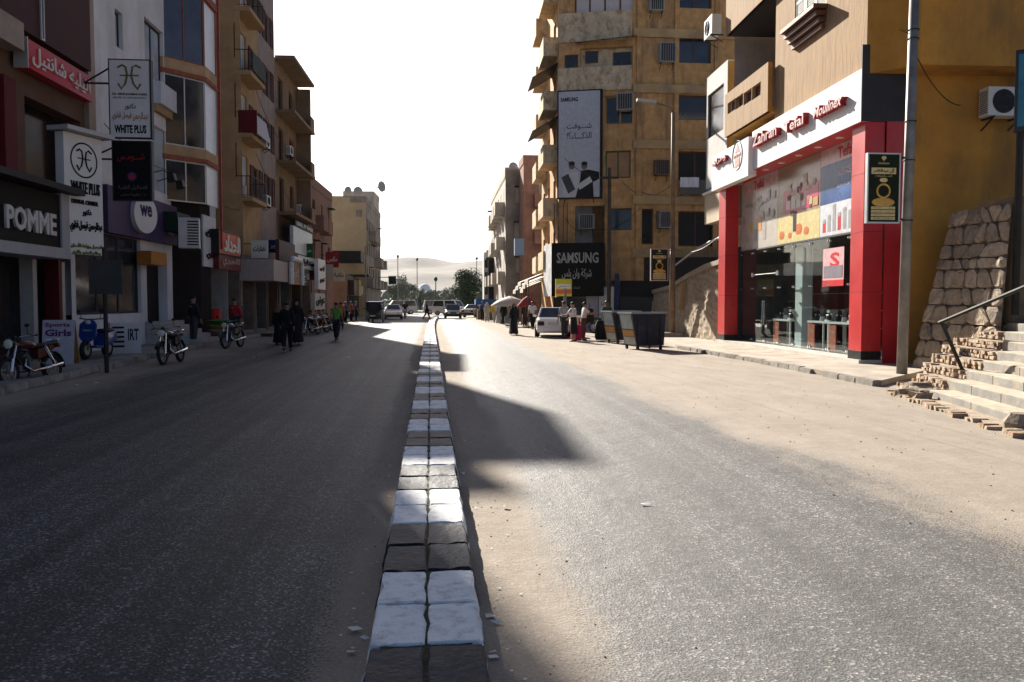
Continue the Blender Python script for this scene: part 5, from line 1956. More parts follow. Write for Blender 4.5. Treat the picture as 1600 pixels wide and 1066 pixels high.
B(.0, ew * .41, 1.4, 1.5, 0, 2.9).build('door', mat('brown_door', (.14, .06, .03), .5, .2), ent)
B(-.3, -.08, -.05, .3, 0, 3.0).build('pale_post', paint((.36, .33, .32), .5), ent)
B(-4.2, ew + .1, .0, 2.4, 3.65, 4.0).build('lintel', MDKGREY, ent)
for k in range(3):
    B(-3.6 + k * 1.05, -2.7 + k * 1.05, .4, .43, .1, 2.9).build('shop_window', mat('dark_smoked_glass', (.018, .014, .013), .15, .2), ent)
# A-board
p_ = gp(90, 570, .15)
t = thing('a_board', 'white folding advertising board with purple lettering on the pavement', 'signboard', (p_.x, p_.y, .15), rad(8))
MB().hexa([(-.36, -.0, 0), (.36, 0, 0), (.36, .03, 0), (-.36, .03, 0), (-.36, .18, 1.1), (.36, .18, 1.1), (.36, .21, 1.1), (-.36, .21, 1.1)]).build('front_panel', paint((.42, .38, .42), .6), t)
MB().hexa([(-.36, .6, 0), (.36, .6, 0), (.36, .63, 0), (-.36, .63, 0), (-.36, .22, 1.1), (.36, .22, 1.1), (.36, .25, 1.1), (-.36, .25, 1.1)]).build('rear_panel', paint((.34, .18, .05), .6), t)
me = text_mesh('Girls', .6, .17, .01, .03)
for v in me.vertices:
    v.co.y += (v.co.z + .7) * .163 - .005
me.materials.clear()
me.materials.append(paint((.12, .03, .12), .5))
share(me, 'lettering', t, (-.3, 0, .7))
me = text_mesh('Sports', .56, .14, .01, .03)
for v in me.vertices:
    v.co.y += (v.co.z + .9) * .163 - .005
me.materials.clear()
me.materials.append(paint((.2, .05, .15), .5))
share(me, 'lettering', t, (-.3, 0, .9))

# ---------------- B: white building over the purple shop
Bd = thing('apartment_building', 'greyish white rendered building above the purple telephone shop', 'building', LL.loc, LL.rz)
HB = 18.0
oB = [LL.rect(179, 12, 70, 201), LL.rect(225, 25, 113, 263), LL.rect(237, 193, 296, 268), LL.rect(179, -120, -60, 201), LL.rect(225, -110, -45, 263)]
wB = MB()
wall_open(wB, uAB, uBC, 4.0, HB, oB, .3)
shopw = (LL.u(119), LL.u(221), 1.3, 3.95)
wall_open(wB, LL.u(112), uBC, 0.1, 4.0, [shopw, (LL.u(230), LL.u(262), .95, 3.6)], .35)
wB.quad((uAB, 0, HB), (uBC, 0, HB), (uBC, 12, HB), (uAB, 12, HB))
wB.quad((uBC, 0, 4), (uBC, 12, 4), (uBC, 12, HB), (uBC, 0, HB)).quad((uAB, 0, 4), (uAB, 0, HB), (uAB, 12, HB), (uAB, 12, 4))
wB.build('wall', MLWHITE, Bd)
MBF = mat('black_window_frame', (.02, .02, .022), .4, .1)
window(Bd, *oB[0], MBF, GSKY, .14, 2, 1, .09)
window(Bd, *oB[1], MBF, GSKY, .14, 2, 1, .1)
window(Bd, *oB[2], MSILVER, mat('sky_paled_glass', (.34, .38, .42), .12, .3, 1.3), .05, 1, 1, .05)  # reflected sky painted as a pale pane colour
window(Bd, *oB[3], MBF, GSKY, .14, 2, 1, .09)
window(Bd, *oB[4], MBF, GSKY, .14, 2, 1, .1)
window(Bd, *shopw, MDKGREY, mat('dark_shop_glass', (.03, .032, .038), .08, .3, 1), .12, 3, 1, .08)
B(LL.u(230), LL.u(262), .36, .4, .96, 3.6).build('door', MBLACK, Bd)
r_ = LL.rect(236, 126, 160, 268)
B(r_[0], r_[1], -.35, -.003, r_[2], r_[3]).build('ledge_panel', mat('pale_blue_panel', (.46, .48, .52), .6, .15, 2), Bd)
B(r_[0], r_[1], -.2, -.002, r_[2] - .28, r_[2] - .004).build('ledge_soffit', mat('ledge_tan', (.3, .2, .11), .7, .2), Bd)
B(uAB - .35, uAB - .08, -.12, 0.1, 7.6, HB).build('rose_strip', mat('faded_rose', (.36, .22, .22), .8, .15), Bd)
B(uAB, uBC, 3.0, 12, .1, HB - .1).build('core', MGREYW, Bd)
# purple fascia with white disc
pu0, pu1 = LL.u(172, -.3), LL.u(279, -.3)
pz0, pz1 = uz(LL, 277, 384, -.3)[1], uz(LL, 222, 306, -.3)[1]
sg = fthing('shop_sign', 'wide purple shop fascia with faint pattern over the left steps', 'shop sign', LL, pu0, -.3, pz0)
B(0, pu1 - pu0, 0, .28, 0, pz1 - pz0).build('fascia', mat('purple_fascia', (.05, .032, .09), .55, .3, 1.4, spec=.2), sg)
letters(sg, 'we', pu1 - pu0 - 1.1, pu1 - pu0 - .5, .35, .6, paint((.45, .44, .48), .5), -.002, .02, .02)
p_ = LL.w(LL.u(231, -.6), -.6, uz(LL, 231, 336, -.6)[1])
t = thing('round_sign', 'white round projecting sign on the purple fascia', 'sign', p_, LL.rz - rad(14))
MB().cyl((0, 0, 0), (0, .2, 0), .66, n=32).build('disc', mat('sign_white', (.62, .61, .60), .5, .06), t)
letters(t, 'we', -.34, .34, -.08, .32, paint((.05, .03, .09), .5), -.003, .01, .03)
B(-.03, .03, .2, .45, -.03, .03).build('bracket', MIRON, t)
for k, (px, py) in enumerate(((248, 292), (262, 302))):
    p_ = LL.w(LL.u(px, -.6), -.3, uz(LL, px, py, -.3)[1])
    t = thing('floodlight', ('floodlight on an arm above the purple fascia, nearer one', 'floodlight on an arm above the purple fascia, farther one')[k], 'floodlight', p_, LL.rz, 'floodlights over the purple sign')
    MB().tube([(0, .0, .3), (0, -.5, .45), (0, -.85, .3)], .02).build('arm', MIRON, t)
    MB().hexa([(-.16, -1.0, .1), (.16, -1.0, .1), (.16, -.75, .0), (-.16, -.75, .0), (-.16, -.95, .34), (.16, -.95, .34), (.16, -.72, .28), (-.16, -.72, .28)]).build('head', MIRON, t)
# steps up to the door
t = fthing('entrance_steps', 'stone steps up to the telephone shop door', 'steps', LL, LL.u(226), 0, .15)
ln = LL.u(266) - LL.u(226)
for k in range(5):
    B(0, ln, -1.9 + k * .34, -.02 if k == 4 else -1.9 + (k + 1) * .34 + .02, 0, .165 * (k + 1)).build('step', mat('pale_step_stone', (.34, .32, .30), .75, .25, 3), t, bevel=.01)
p_ = gp(197, 553, .15)
t = thing('vent_cabinet', 'white metal cabinet with slots beside the shop steps', 'cabinet', (p_.x, p_.y, .15), rad(25))
B(-.42, .42, 0, .6, 0, .92).build('casing', mat('cabinet_white', (.5, .49, .49), .5, .1), t, bevel=.01)
for k in range(5):
    B(-.36, -.04, -.012, .0, .2 + k * .14, .26 + k * .14).build('slot', MBLACK, t)
letters(t, 'IRT', .06, .36, .4, .75, paint((.05, .05, .06), .5), -.002, .006, .03)
# pole with a blank board at the kerb
p_ = gp(167, 583)
t = thing('sign_post', 'thin dark post with a plain square board at the left kerb', 'sign post', p_)
MB().cyl((0, 0, 0), (0, 0, 3.0), .055, .05, 8).build('post', MIRON, t)
zz = at(167, 460, p_.y).z
B(-.34, .42, -.06, -.03, zz + .0, zz + .82).build('board', mat('weathered_board', (.06, .056, .05), .8, .3, spec=.15), t)
for z in (zz + .1, zz + .7):
    MB().torus((0, 0, z), .06, .015, 'z', 8, 4).build('clamp', MIRON, t)

# ---------------- C: bay window building
C = thing('apartment_building', 'white building with brick banded glass bay windows', 'building', (0, 0, 0), 0)
W0, W1, W2_, W3 = (-10.42, 34.3), (-9.16, 35.64), (-9.10, 37.3), (-10.2, 38.4)
HC = 19.7
zy = lambda y: (472 - y) / 1300 * 34.4 + 1.7
poly = [W0, W1, W2_, W3, (-14, 38.4), (-14, 34.3)]


def grow(d):
    return [(W0[0], W0[1] - d * 1.4), (W1[0] + d, W1[1] - d * .4), (W2_[0] + d, W2_[1] + d * .4), (W3[0] + d, W3[1] + d), (-14, 38.4 + d), (-14, 34.3 - d)]


MTANB = mat('tan_band', (.38, .25, .14), .8, .2, 1.5)
MBRB = mat('brick_band', (.25, .085, .05), .85, .3, 8, .4, 30)
for z0, z1, m_, g in ((zy(124), zy(108), MTANB, .0), (zy(131), zy(124), MBRB, .05), (zy(251), zy(236), MTANB, .0), (zy(258), zy(251), MBRB, .05), (zy(5), zy(-6), MBRB, .05)):
    MB().slab(grow(g), z0 + .002, z1).build('floor_band', m_, C)
MB().slab(grow(0), zy(-6), HC).build('upper_wall', MLWHITE, C)
MB().slab(grow(-.35), .1, zy(-6) - .01).build('core', mat('dark_interior', (.018, .014, .013), .9, .3, 1, spec=.1), C)
MB().slab([(-14, 33.5), (-10.6, 33.5), (-10.35, 41.8), (-14, 41.8)], 4.0, HC - .3).build('rear_wall', MLWHITE, C)
BC = Frame(W0[0], W0[1], W1[0] - W0[0], W1[1] - W0[1])
BD = Frame(W1[0], W1[1], W2_[0] - W1[0], W2_[1] - W1[1])
lC, lD = math.dist(W0, W1), math.dist(W1, W2_)
GBAY = mat('bay_glass', (.05, .055, .075), .05, .4, .8, spec=.7)
GBAY2 = mat('bay_glass_dim', (.028, .03, .034), .06, .5, 1.5, spec=.6)
GWH = mat('bay_white_panel', (.62, .65, .68), .35, .12, 1.2)
for i, (ya, yb_) in enumerate(((5, 108), (131, 236), (258, 320))):
    z0, z1 = zy(yb_), zy(ya)
    for F_, l_, gm_, nx_ in ((BC, lC, GBAY if i == 0 else GBAY2, 2), (BD, lD, GWH, 1)):
        w_ = window(C, 0.02, l_ - .02, z0, z1, MBRB if i == 0 else MSILVER, gm_, .02, nx_, 1, .05)
        w_.location = F_.loc
        w_.rotation_euler.z = F_.rz
MB().bar((-9.05, 37.45, 4), (-9.05, 37.45, HC), .1).build('downpipe', mat('red_pipe', (.3, .05, .04), .6, .2), C)
# signs below the bays
def facade_sign(label, xl, yt, yb_, xr, dep, m, txt=None, tm=None, F=LL, thick=.25, cat='shop sign', frame=None, bold=.03, box=(.1, .9, .2, .8)):
    u0, u1, z0, z1 = F.rect(xl, yt, yb_, xr, dep)
    t_ = fthing('shop_sign', label, cat, F, u0, dep, z0)
    w, h = u1 - u0, z1 - z0
    B(0, w, 0, thick, 0, h).build('board', m, t_)
    if frame:
        mb = MB()
        mb.box(-.06, 0, -.04, thick, -.06, h + .06).box(w, w + .06, -.04, thick, -.06, h + .06).box(0, w, -.038, thick - .002, -.06, 0).box(0, w, -.038, thick - .002, h, h + .06)
        mb.build('frame', frame, t_)
    if txt:
        for (s, (a, b_, c, d)) in ([(txt, box)] if isinstance(txt, str) else txt):
            letters(t_, s, w * a, w * b_, h * c, h * d, tm or blk, -.002, .05, bold)
    return t_


t = fthing('canopy', 'dark green shop canopy below the bay windows', 'canopy', LL, LL.u(279, -.8), -.8, uz(LL, 279, 362, -.8)[1])
B(0, 1.6, 0, .8, 0, .75).build('box', mat('dark_green', (.012, .028, .02), .6, .2), t)
t = fthing('vent_box', 'white louvred box hung beside the purple fascia', 'vent', LL, LL.u(281, -1.0), -1.0, uz(LL, 281, 388, -1.0)[1] + .02, turn=rad(-90))
t.location = at(279, 387, 33.0)
t.rotation_euler.z = rad(12)
B(0, .75, 0, .8, 0, 1.15).build('casing', mat('cabinet_white', (.5, .49, .49), .5, .1), t)
for k in range(9):
    B(.32, .72, -.012, 0, .1 + k * .11, .15 + k * .11).build('slot', MBLACK, t)
facade_sign('white shop sign with black Arabic lettering below the bays', 317, 335, 416, 339, -.9, paint((.46, .48, .5), .5), [('تيك', (.15, .85, .55, .75)), ('اوي', (.2, .8, .15, .32))], blk)
facade_sign('orange red shop sign with pale raised Arabic letters', 341, 360, 394, 377, -1.2, mat('sign_orange', (.50, .085, .03), .5, .1), 'الحداد', paint((.62, .58, .52), .5), box=(.2, .95, .1, .9), frame=MIRON, thick=.5)
facade_sign('dark red lower shop sign with striped pictures', 342, 394, 420, 377, -1.15, mat('sign_darkred', (.12, .02, .018), .5, .3, 3), 'لانجيري', paint((.36, .22, .2), .5))
# ---------------- D: yellow balcony building
MYEL = mat('yellow_ochre_render', (.34, .23, .12), .85, .2, 1.2, .2, 16, stain=((.26, .15, .08), .55, 1, (1, 1, .5)))
MPINK = mat('pinkish_grey_render', (.25, .21, .195), .85, .2, 1, .2, 16, stain=((.2, .15, .13), .5, 1, (1, 1, .5)))
DF = Frame(-9.41, 41.9, .036, 1)
DEf = Frame(at(358, 472, 41.9).x, 41.9, 1, 0)
D = thing('apartment_building', 'yellow ochre building with small slab balconies and brown shutters', 'building', DF.loc, DF.rz)
HD0, HD1, LD = 18.4, 20.3, 8.9
dz = [15.75, 12.7, 9.7, 6.63]
opD = []
for z in dz + [18.6]:
    opD += [(.35, 2.35, z + .22, z + 2.45), (3.5, 4.7, z + .6, z + 2.2), (6.6, 7.7, z + .6, z + 2.2)]
wD = MB()
wall_open(wD, 0, 4.9, 4.0, HD0, [o for o in opD if o[3] < HD0], .3)
wD.quad((0, 0, 4), (0, 3, 4), (0, 3, HD0), (0, 0, HD0)).quad((0, 0, HD0), (4.9, 0, HD0), (4.9, 8, HD0), (0, 8, HD0))
wD.build('wall', MYEL, D)
wD2 = MB()
wall_open(wD2, 4.9, LD, 4.0, HD1, [o for o in opD if o[3] < HD1 and o[0] > 4.9], .3)
wD2.quad((4.9, 0, HD0), (4.9, 8, HD0), (4.9, 8, HD1), (4.9, 0, HD1)).quad((LD, 0, 4), (LD, 0, HD1), (LD, 8, HD1), (LD, 8, 4)).quad((4.9, 0, HD1), (LD, 0, HD1), (LD, 8, HD1), (4.9, 8, HD1))
wD2.build('wall', MPINK, D)
for o in opD:
    if o[0] < 1 and o[3] < HD0:
        window(D, *o, MWPAINT, mat('sky_bright_door_glass', (.42, .46, .5), .1, .3, 2), .1, 4, 1, .05)  # door panes painted bright in place of reflected sky
    elif o[0] > 1 and o[3] < (HD0 if o[0] < 4.9 else HD1):
        window(D, *o, MWOOD, GDARK, .12, 2, 1, .06)
        shutters(D, o[1] + .02, o[1] + .75, o[2], o[3], mat('brown_shutter', (.085, .03, .022), .7, .2), -.06, 1, 8)
        shutters(D, o[0] - .75, o[0] - .02, o[2], o[3], mat('brown_shutter', (.085, .03, .022), .7, .2), -.06, 1, 8)
for i, z in enumerate(dz + [18.7]):
    if z > HD0:
        continue
    B(0, 3.0, -.8, 0, z, z + .2).build('balcony_slab', MYEL, D)
    pts = [(0.03, -.02, z + .2), (.03, -.76, z + .2), (2.95, -.76, z + .2), (2.95, -.02, z + .2)]
    balusters(D, pts, 1.0, MIRON, 24)
    if i == 1:
        B(.3, 2.9, -.84, -.8, z + .3, z + 1.2).build('railing_cover', mat('dark_green_cloth', (.05, .06, .05), .8, .4, 2), D)
    if i == 2:
        MB().hexa([(.1, -1.05, z + .2), (2.9, -1.05, z + .2), (2.9, -1.0, z + .2), (.1, -1.0, z + .2), (.1, -.85, z + 1.25), (2.9, -.85, z + 1.25), (2.9, -.8, z + 1.25), (.1, -.8, z + 1.25)]).build('balcony_sign', paint((.32, .31, .33), .6), D)
        B(.02, .1, -1.05, -.1, z + .2, z + 1.3).build('sign_end', mat('dull_red_cladding', (.10, .008, .011), .6, .15), D)
dw = MB()
opE = [DEf.rect(361, 36, 89, 373), DEf.rect(361, 130, 184, 373), DEf.rect(361, 223, 276, 373)]
wall_open(dw, 0, .72, 4.0, HD0, opE, .3)
o = dw.build('end_wall', MYEL, D)
o.rotation_euler.z = -DF.rz
o.location = (0, -(DEf.o - DF.o).dot(DF.d) * 0 + (DF.o.x - DEf.o.x), 0)
for q in opE:
    w_ = window(D, *q, MWOOD, MBLACK, .2, 1, 1, .05)
    w_.rotation_euler.z = -DF.rz
    w_.location = o.location
B(.1, LD - .1, .5, 8, .1, HD0 - .1).build('core', MGREYW, D)
ac_split('small split unit by the second balcony of the yellow building', DF.w(.4, -.05, uz(DF, 374, 305)[1] - .1), DEf.rz, .9)
facade_sign('dark brown box sign hanging off the yellow building', 436, 374, 407, 462, -1.3, mat('sign_brown', (.06, .03, .025), .6, .2), F=DF, thick=.2)
# ---------------- E: building with cantilevered slabs
EF = Frame(-9.09, 50.85, .036, 1)
Eb = thing('apartment_building', 'tan building with deep cantilevered balcony slabs against the sky', 'building', EF.loc, EF.rz)
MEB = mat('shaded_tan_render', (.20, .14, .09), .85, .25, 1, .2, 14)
LE = 10.8
opsE = []
for z in (12.95, 9.95, 6.95):
    opsE += [(.8, 2.2, z + .2, z + 2.3), (4.0, 5.2, z + .8, z + 2.2), (7.5, 8.7, z + .8, z + 2.2)]
wE = MB()
wall_open(wE, 0, LE, 4.0, 16.1, opsE, .3)
wE.quad((0, 0, 4), (0, 8, 4), (0, 8, 16.1), (0, 0, 16.1)).quad((0, 0, 16.1), (LE, 0, 16.1), (LE, 8, 16.1), (0, 8, 16.1)).quad((LE, 0, 4), (LE, 0, 16.1), (LE, 8, 16.1), (LE, 8, 4))
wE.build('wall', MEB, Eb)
for o in opsE:
    window(Eb, *o, MWOOD, GDARK, .12, 2, 1, .07)
for z in (16.06, 12.9, 9.94, 6.9):
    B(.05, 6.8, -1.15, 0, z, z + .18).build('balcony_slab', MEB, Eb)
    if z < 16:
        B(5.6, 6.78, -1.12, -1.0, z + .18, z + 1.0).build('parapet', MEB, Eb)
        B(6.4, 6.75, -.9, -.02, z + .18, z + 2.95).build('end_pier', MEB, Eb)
B(0.1, LE - .1, .5, 8, .1, 16).build('core', MGREYW, Eb)
facade_sign('pale vertical shop sign panel at first floor level', 458, 352, 394, 489, -.9, mat('panel_pale', (.42, .45, .46), .4, .2, 3), F=EF, thick=.2)
facade_sign('dark narrow sign strip with pale capitals above the pale panel', 461, 343, 353, 490, -.95, blk, 'GIRL IT EASE', paint((.4, .4, .4), .5), F=EF, box=(.04, .96, .2, .8))
# ---------------- F: brick building
FF = Frame(-8.7, 61.8, .036, 1)
block('pinkish brick building with a projecting window beside the yellow end wall', FF, 10.5, 10.2, 9, mat('pink_brick_render', (.22, .13, .10), .9, .25, 2, .2, 16), 2, 31, 4.0, 3.1, .3, bays=3)
# ---------------- G: yellow end wall
GE = Frame(at(517, 472, 94).x, 94, 1, 0)
GX = at(573, 472, 94).x
GW = GX - GE.o.x
G = thing('apartment_building', 'plain sand yellow end wall of the last left block', 'building', GE.loc, GE.rz)
MSANDY = mat('sand_yellow_render', (.46, .37, .22), .88, .1, .8, .1, 14, stain=((.40, .29, .15), .4, .5, (1, 1, .6)))
og = [GE.rect(556, 328, 339, 567)]
HG = uz(GE, 545, 308)[1]
wG = MB()
wall_open(wG, 0, GW, .1, HG, og, .25)
GSL = 22.0
GS = Frame(GX, 94, .62, GSL)
wG.quad((0, 0, HG), (GW, 0, HG), (GW, 10, HG), (0, 10, HG))
wG.quad((0, 0, 0), (0, 0, HG), (0, 10, HG), (0, 10, 0))
wG.build('end_wall', MSANDY, G)
window(G, *og[0], MWPAINT, mat('sky_paled_glass', (.34, .38, .42), .12, .3, 1.3), .08, 2, 1, .12)
block('shaded street side of the last left block with crowded windows and signs', GS, GSL - 4, HG - .6, 5, MGB, 4, 41, 3.4, 2.7, .5, bays=8)
GS2 = Frame(at(592, 472, 112).x - .6, 112, .06, 1)
block('bare concrete stair block standing taller at the far left corner', GS2, 6, 15.6, 4, MBE, 3, 43, 4, 3, .0, bays=1)
for k, (px, py) in enumerate(((540, 296), (560, 297), (590, 294))):
    p_ = at(px, py + 12, 97)
    dish(('dish on the sand yellow roof, the one farthest left', 'dish on the sand yellow roof, middle one', 'dish on the tall mast above the stair block')[k], (p_.x, 97 if k < 2 else 113.5, HG + .02 if k < 2 else 15.6), rad(150 + 40 * k), 1.1 if k < 2 else 1.6)

# ---------------- shop bays along the left pavement
def shop_bay(label, F, u0, u1, pierm, inm, seed, h=3.6, dep=1.8, goods=True, step=.1):
    rb = random.Random(seed)
    t_ = fthing('open_shop', label, 'shop front', F, u0, 0, .15, 'open shop fronts on the left pavement')
    w = u1 - u0
    B(0, .28, -.05, dep, 0, h).build('pier', pierm, t_)
    B(w - .2, w - .01, -.05, dep, 0, h).build('pier', pierm, t_)
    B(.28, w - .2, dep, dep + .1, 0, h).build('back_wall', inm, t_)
    B(.0, w - .01, -.02, dep, h + .005, h + .35).build('lintel', pierm, t_)
    B(.28, w - .2, -.02, dep, .0, step).build('threshold', MPAVE, t_)
    if goods:
        for k in range(3):
            a = .4 + (w - .9) * k / 3
            c = a + (w - .9) / 3 - .12
            col = rb.choice(((.22, .05, .05), (.06, .08, .16), (.3, .24, .1), (.2, .2, .2), (.1, .16, .08), (.35, .3, .28)))
            st_ = B(a, c, dep * .35, dep * .7, step, step + rb.uniform(1.0, 2.2)).build('display_stand', paint(col, .6), t_)
            for q in range(4):
                a2 = a + (c - a) * q / 4
                B(a2 + .02, a2 + (c - a) / 4 - .02, dep * .2, dep * .34, step, step + rb.uniform(.4, 1.5)).build('stacked_goods', paint(rb.choice(((.3, .07, .05), (.08, .12, .25), (.4, .33, .12), (.42, .4, .38), (.12, .1, .1), (.1, .2, .1))), .6), st_)
    return t_


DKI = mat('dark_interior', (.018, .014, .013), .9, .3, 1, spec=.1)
OR = mat('dull_orange_board', (.30, .06, .03), .6, .15)
MPIER = mat('dark_grey_pier', (.11, .105, .10), .85, .3, 2)
MPIER2 = mat('dusky_pier', (.15, .12, .10), .85, .3, 2)
bays_ = [(LL, LL.u(284), LL.u(300), mat('orange_pier', (.28, .11, .02), .6, .2), 'orange framed shop bay next to the stone steps'),
         (LL, LL.u(300), LL.u(322), MPIER, 'grey piered shop bay under the white Arabic sign'),
         (LL, LL.u(322), LL.u(352), MUMBER, 'brown shop bay behind the stacked plastic basins'),
         (DF, .2, 3.2, MPIER2, 'shop bay under the first yellow building balcony'),
         (DF, 3.3, 6.0, MPIER, 'shop bay below the white arched canopy'),
         (DF, 6.1, 8.8, MUMBER, 'shop bay under the small orange sign'),
         (EF, .2, 3.4, MPIER, 'grey shop bay under the pale sign panel'),
         (EF, 3.5, 7.0, MUMBER, 'brown shop bay under the cantilevered slabs'),
         (EF, 7.1, 10.6, MPIER2, 'pinkish shop bay at the end of the tan building'),
         (FF, .2, 3.6, MUMBER, 'first shop bay under the pinkish brick building'),
         (FF, 3.7, 7.0, MPIER, 'second shop bay under the pinkish brick building')]
for k, (F_, a, c, pm, lab) in enumerate(bays_):
    shop_bay(lab, F_, a, c, pm, DKI, 60 + k)
fs_ = facade_sign
t = fs_('orange shop sign box under the purple fascia end', 236, 392, 413, 262, -.6, mat('sign_ochre', (.36, .14, .02), .6, .15), F=LL, thick=.5)
# round dark mirror sign
p_ = at(290, 431, 36)
t = thing('round_sign', 'round dark disc sign hanging over the pavement by the orange shop', 'sign', p_, rad(15))
MB().cyl((0, 0, 0), (0, .12, 0), .36, n=24).build('disc', blk, t)
MB().torus((0, -.01, 0), .36, .03, 'y', 24, 5).build('rim', MSILVER, t)
MB().bar((-.9, .06, .2), (-.2, .06, .2), .03).build('bracket', MIRON, t)
# beige canopy with a white arch frame
u0, z0 = uz(DF, 378, 440, -1.6)
t = fthing('canopy', 'beige box canopy with a rounded white arch frame', 'canopy', DF, .3, -1.7, 2.75)
B(0, 3.4, 0, 1.7, 0, 1.05).build('box', paint((.34, .29, .27), .6), t)
MB().tube([(3.5, -.15, -.1), (3.5, -.15, 1.05), (3.8, -.15, 1.3), (6.2, -.15, 1.3), (6.5, -.15, 1.05), (6.5, -.15, -.1)], .14, 8).build('arch_frame', paint((.6, .59, .58), .5), t)
B(3.65, 6.35, -.1, .1, 0, 1.15).build('picture_board', mat('picture_board', (.24, .14, .08), .6, .5, 2.5), t)
letters(t, 'كافيه', 4.2, 5.8, .25, .7, paint((.5, .46, .4), .5), -.103, .02)
fs_('small orange shop sign with dark lettering', 437, 417, 438, 456, -1.2, mat('sign_orange', (.50, .085, .03), .5, .1), 'موبايل', blk, F=DF)
fs_('red shop sign with a white round mark', 457, 419, 444, 470, -1.1, mat('sign_red', (.42, .015, .03), .4, .1), 'شوز', paint((.6, .58, .55), .5), F=EF)
fs_('dark grey shop sign beside the red one', 471, 421, 446, 484, -1.0, paint((.06, .06, .065), .5), 'تاج', paint((.3, .3, .3), .5), F=EF)
fs_('silver shop sign with a dark portrait over the pavement', 466, 398, 418, 494, -1.0, paint((.4, .42, .44), .4), 'ستايل', blk, F=EF)
fs_('bright white tall shop sign at the corner before the brick building', 497, 404, 452, 509, -1.5, mat('sign_white', (.62, .61, .60), .5, .06), [('ايس', (.2, .8, .6, .8)), ('كريم', (.2, .8, .2, .4))], blk, F=EF)
fs_('white poster board standing low by the parked motorcycles', 492, 458, 484, 508, -1.6, paint((.45, .43, .4), .6), 'عرض', blk, F=EF)
t = thing('canopy', 'long black canopy over the shops before the sand yellow wall', 'canopy', (-10.6, 88, 5.9), 0)
B(0, 3.4, 0, 4.5, 0, 1.1).build('box', blk, t)
B(.6, 4.2, -.3, 4.6, -1.5, -1.35).build('lower_roof', MIRON, t)
t = thing('open_shop', 'low shop block with an arched doorway before the sand yellow wall', 'shop front', (-10.8, 80, 0), 0)
B(0, 2.9, 0, 13.5, .16, 4.3).build('block', mat('brown_block', (.16, .11, .08), .85, .3, 1), t)
B(2.92, 3.5, 1.2, 4.2, 2.4, 3.8).build('brown_sign', mat('sign_brown', (.06, .03, .025), .6, .2), t)
B(2.92, 3.6, 5.5, 8.0, 2.3, 3.9).build('yellow_sign', paint((.36, .24, .05), .6), t)
B(2.92, 3.4, 8.5, 13, 2.5, 3.4).build('grey_sign', paint((.35, .34, .33), .6), t)
for k in range(5):
    B(2.9, 2.96, .4 + k * 2.6, 2.2 + k * 2.6, .2, 2.3).build('doorway', MBLACK, t)
pl = thing('street_pole', 'slim pale pole on the pavement before the sand yellow block', 'pole', gp(572, 501, .15), 0, 'street poles')
MB().cyl((0, 0, 0), (0, 0, 6.2), .06, .05, 8).build('shaft', MPOLE, pl)
MB().tube([(0, 0, 6.1), (.3, 0, 6.35), (1.0, 0, 6.4)], .03).build('arm', MPOLE, pl)
t = thing('hanging_sign', 'dark green sign jutting over the street at the last left corner', 'sign', at(607, 444, 100))
B(0, .9, 0, .3, 0, .95).build('board', mat('dark_green', (.012, .028, .02), .6, .2), t)
MB().bar((-1.2, .15, .8), (0, .15, .8), .08).build('bracket', MIRON, t)

cable('thick cable slung along the white building above the purple fascia', [LL.w(uAB + .3, -.25, 7.4), LL.w(uBC - .2, -.3, 6.9), DF.w(.3, -.2, 6.2)], .35)
cable('cable drooping between the yellow and tan buildings', [DF.w(3.0, -.3, 9.4), DF.w(8.5, -.3, 8.6), EF.w(6, -.4, 8.4)], .5)
cable('upper cable between the yellow and tan buildings', [DF.w(2.5, -.3, 13.0), EF.w(1.0, -.4, 11.2)], .6)
for k, (F_, u_, z_) in enumerate(((DF, 5.7, 10.2), (EF, 3.2, 10.9), (EF, 6.3, 7.6), (DF, 5.7, 7.0))):
    ac_split(('split unit between the brown shutters, upper one', 'split unit under the tan building slab', 'lower split unit on the tan building', 'split unit between the brown shutters, lower one')[k], F_.w(u_, -.02, z_), F_.rz, 1.0)

# small projecting signs that crowd the pavement further up
for k, (F_, u_, z_, w_, h_, c, tx, lab) in enumerate((
        (LL, LL.u(333), 3.3, .7, .8, (.30, .02, .02), 'عطور', 'small red blade sign just before the orange red shop sign'),
        (DF, 1.2, 3.9, .8, .9, (.5, .49, .46), 'نظارات', 'small white blade sign above the beige canopy'),
        (DF, 5.0, 4.4, .8, .7, (.02, .03, .10), 'تصوير', 'small navy blade sign above the white arch frame'),
        (DF, 7.6, 3.1, .7, .9, (.36, .26, .03), 'مخبز', 'small yellow blade sign beyond the white arch frame'),
        (EF, 1.8, 3.0, .8, .7, (.014, .014, .015), 'جينز', 'small black blade sign under the pale sign panel'),
        (EF, 4.6, 4.6, .9, .9, (.02, .09, .04), 'صيدلية', 'small green blade sign below the tan building slab'),
        (EF, 8.0, 3.2, .8, .8, (.42, .12, .02), 'عصير', 'small orange blade sign by the bright white tall sign'),
        (FF, 1.5, 3.6, 1.0, .9, (.36, .34, .32), 'أحذية', 'small grey blade sign on the pinkish brick building'),
        (FF, 4.5, 4.4, 1.0, 1.2, (.22, .015, .02), 'ملابس', 'maroon blade sign on the pinkish brick building'),
        (FF, 8.0, 3.4, 1.0, 1.0, (.48, .44, .34), 'مكتبة', 'cream blade sign at the end of the pinkish brick building'))):
    p_ = F_.w(u_, -.4, z_)
    t = thing('blade_sign', lab, 'sign', p_, rad(4), 'small projecting signs along the left pavement')
    B(0, w_, 0, .12, 0, h_).build('board', paint(c, .6), t)
    letters(t, tx, w_ * .12, w_ * .88, h_ * .3, h_ * .7, paint((.5, .48, .45), .5) if max(c) < .4 else blk, -.002, .01, .02)
    MB().bar((-.45, .06, h_ * .8), (0, .06, h_ * .8), .04).build('bracket', MIRON, t)

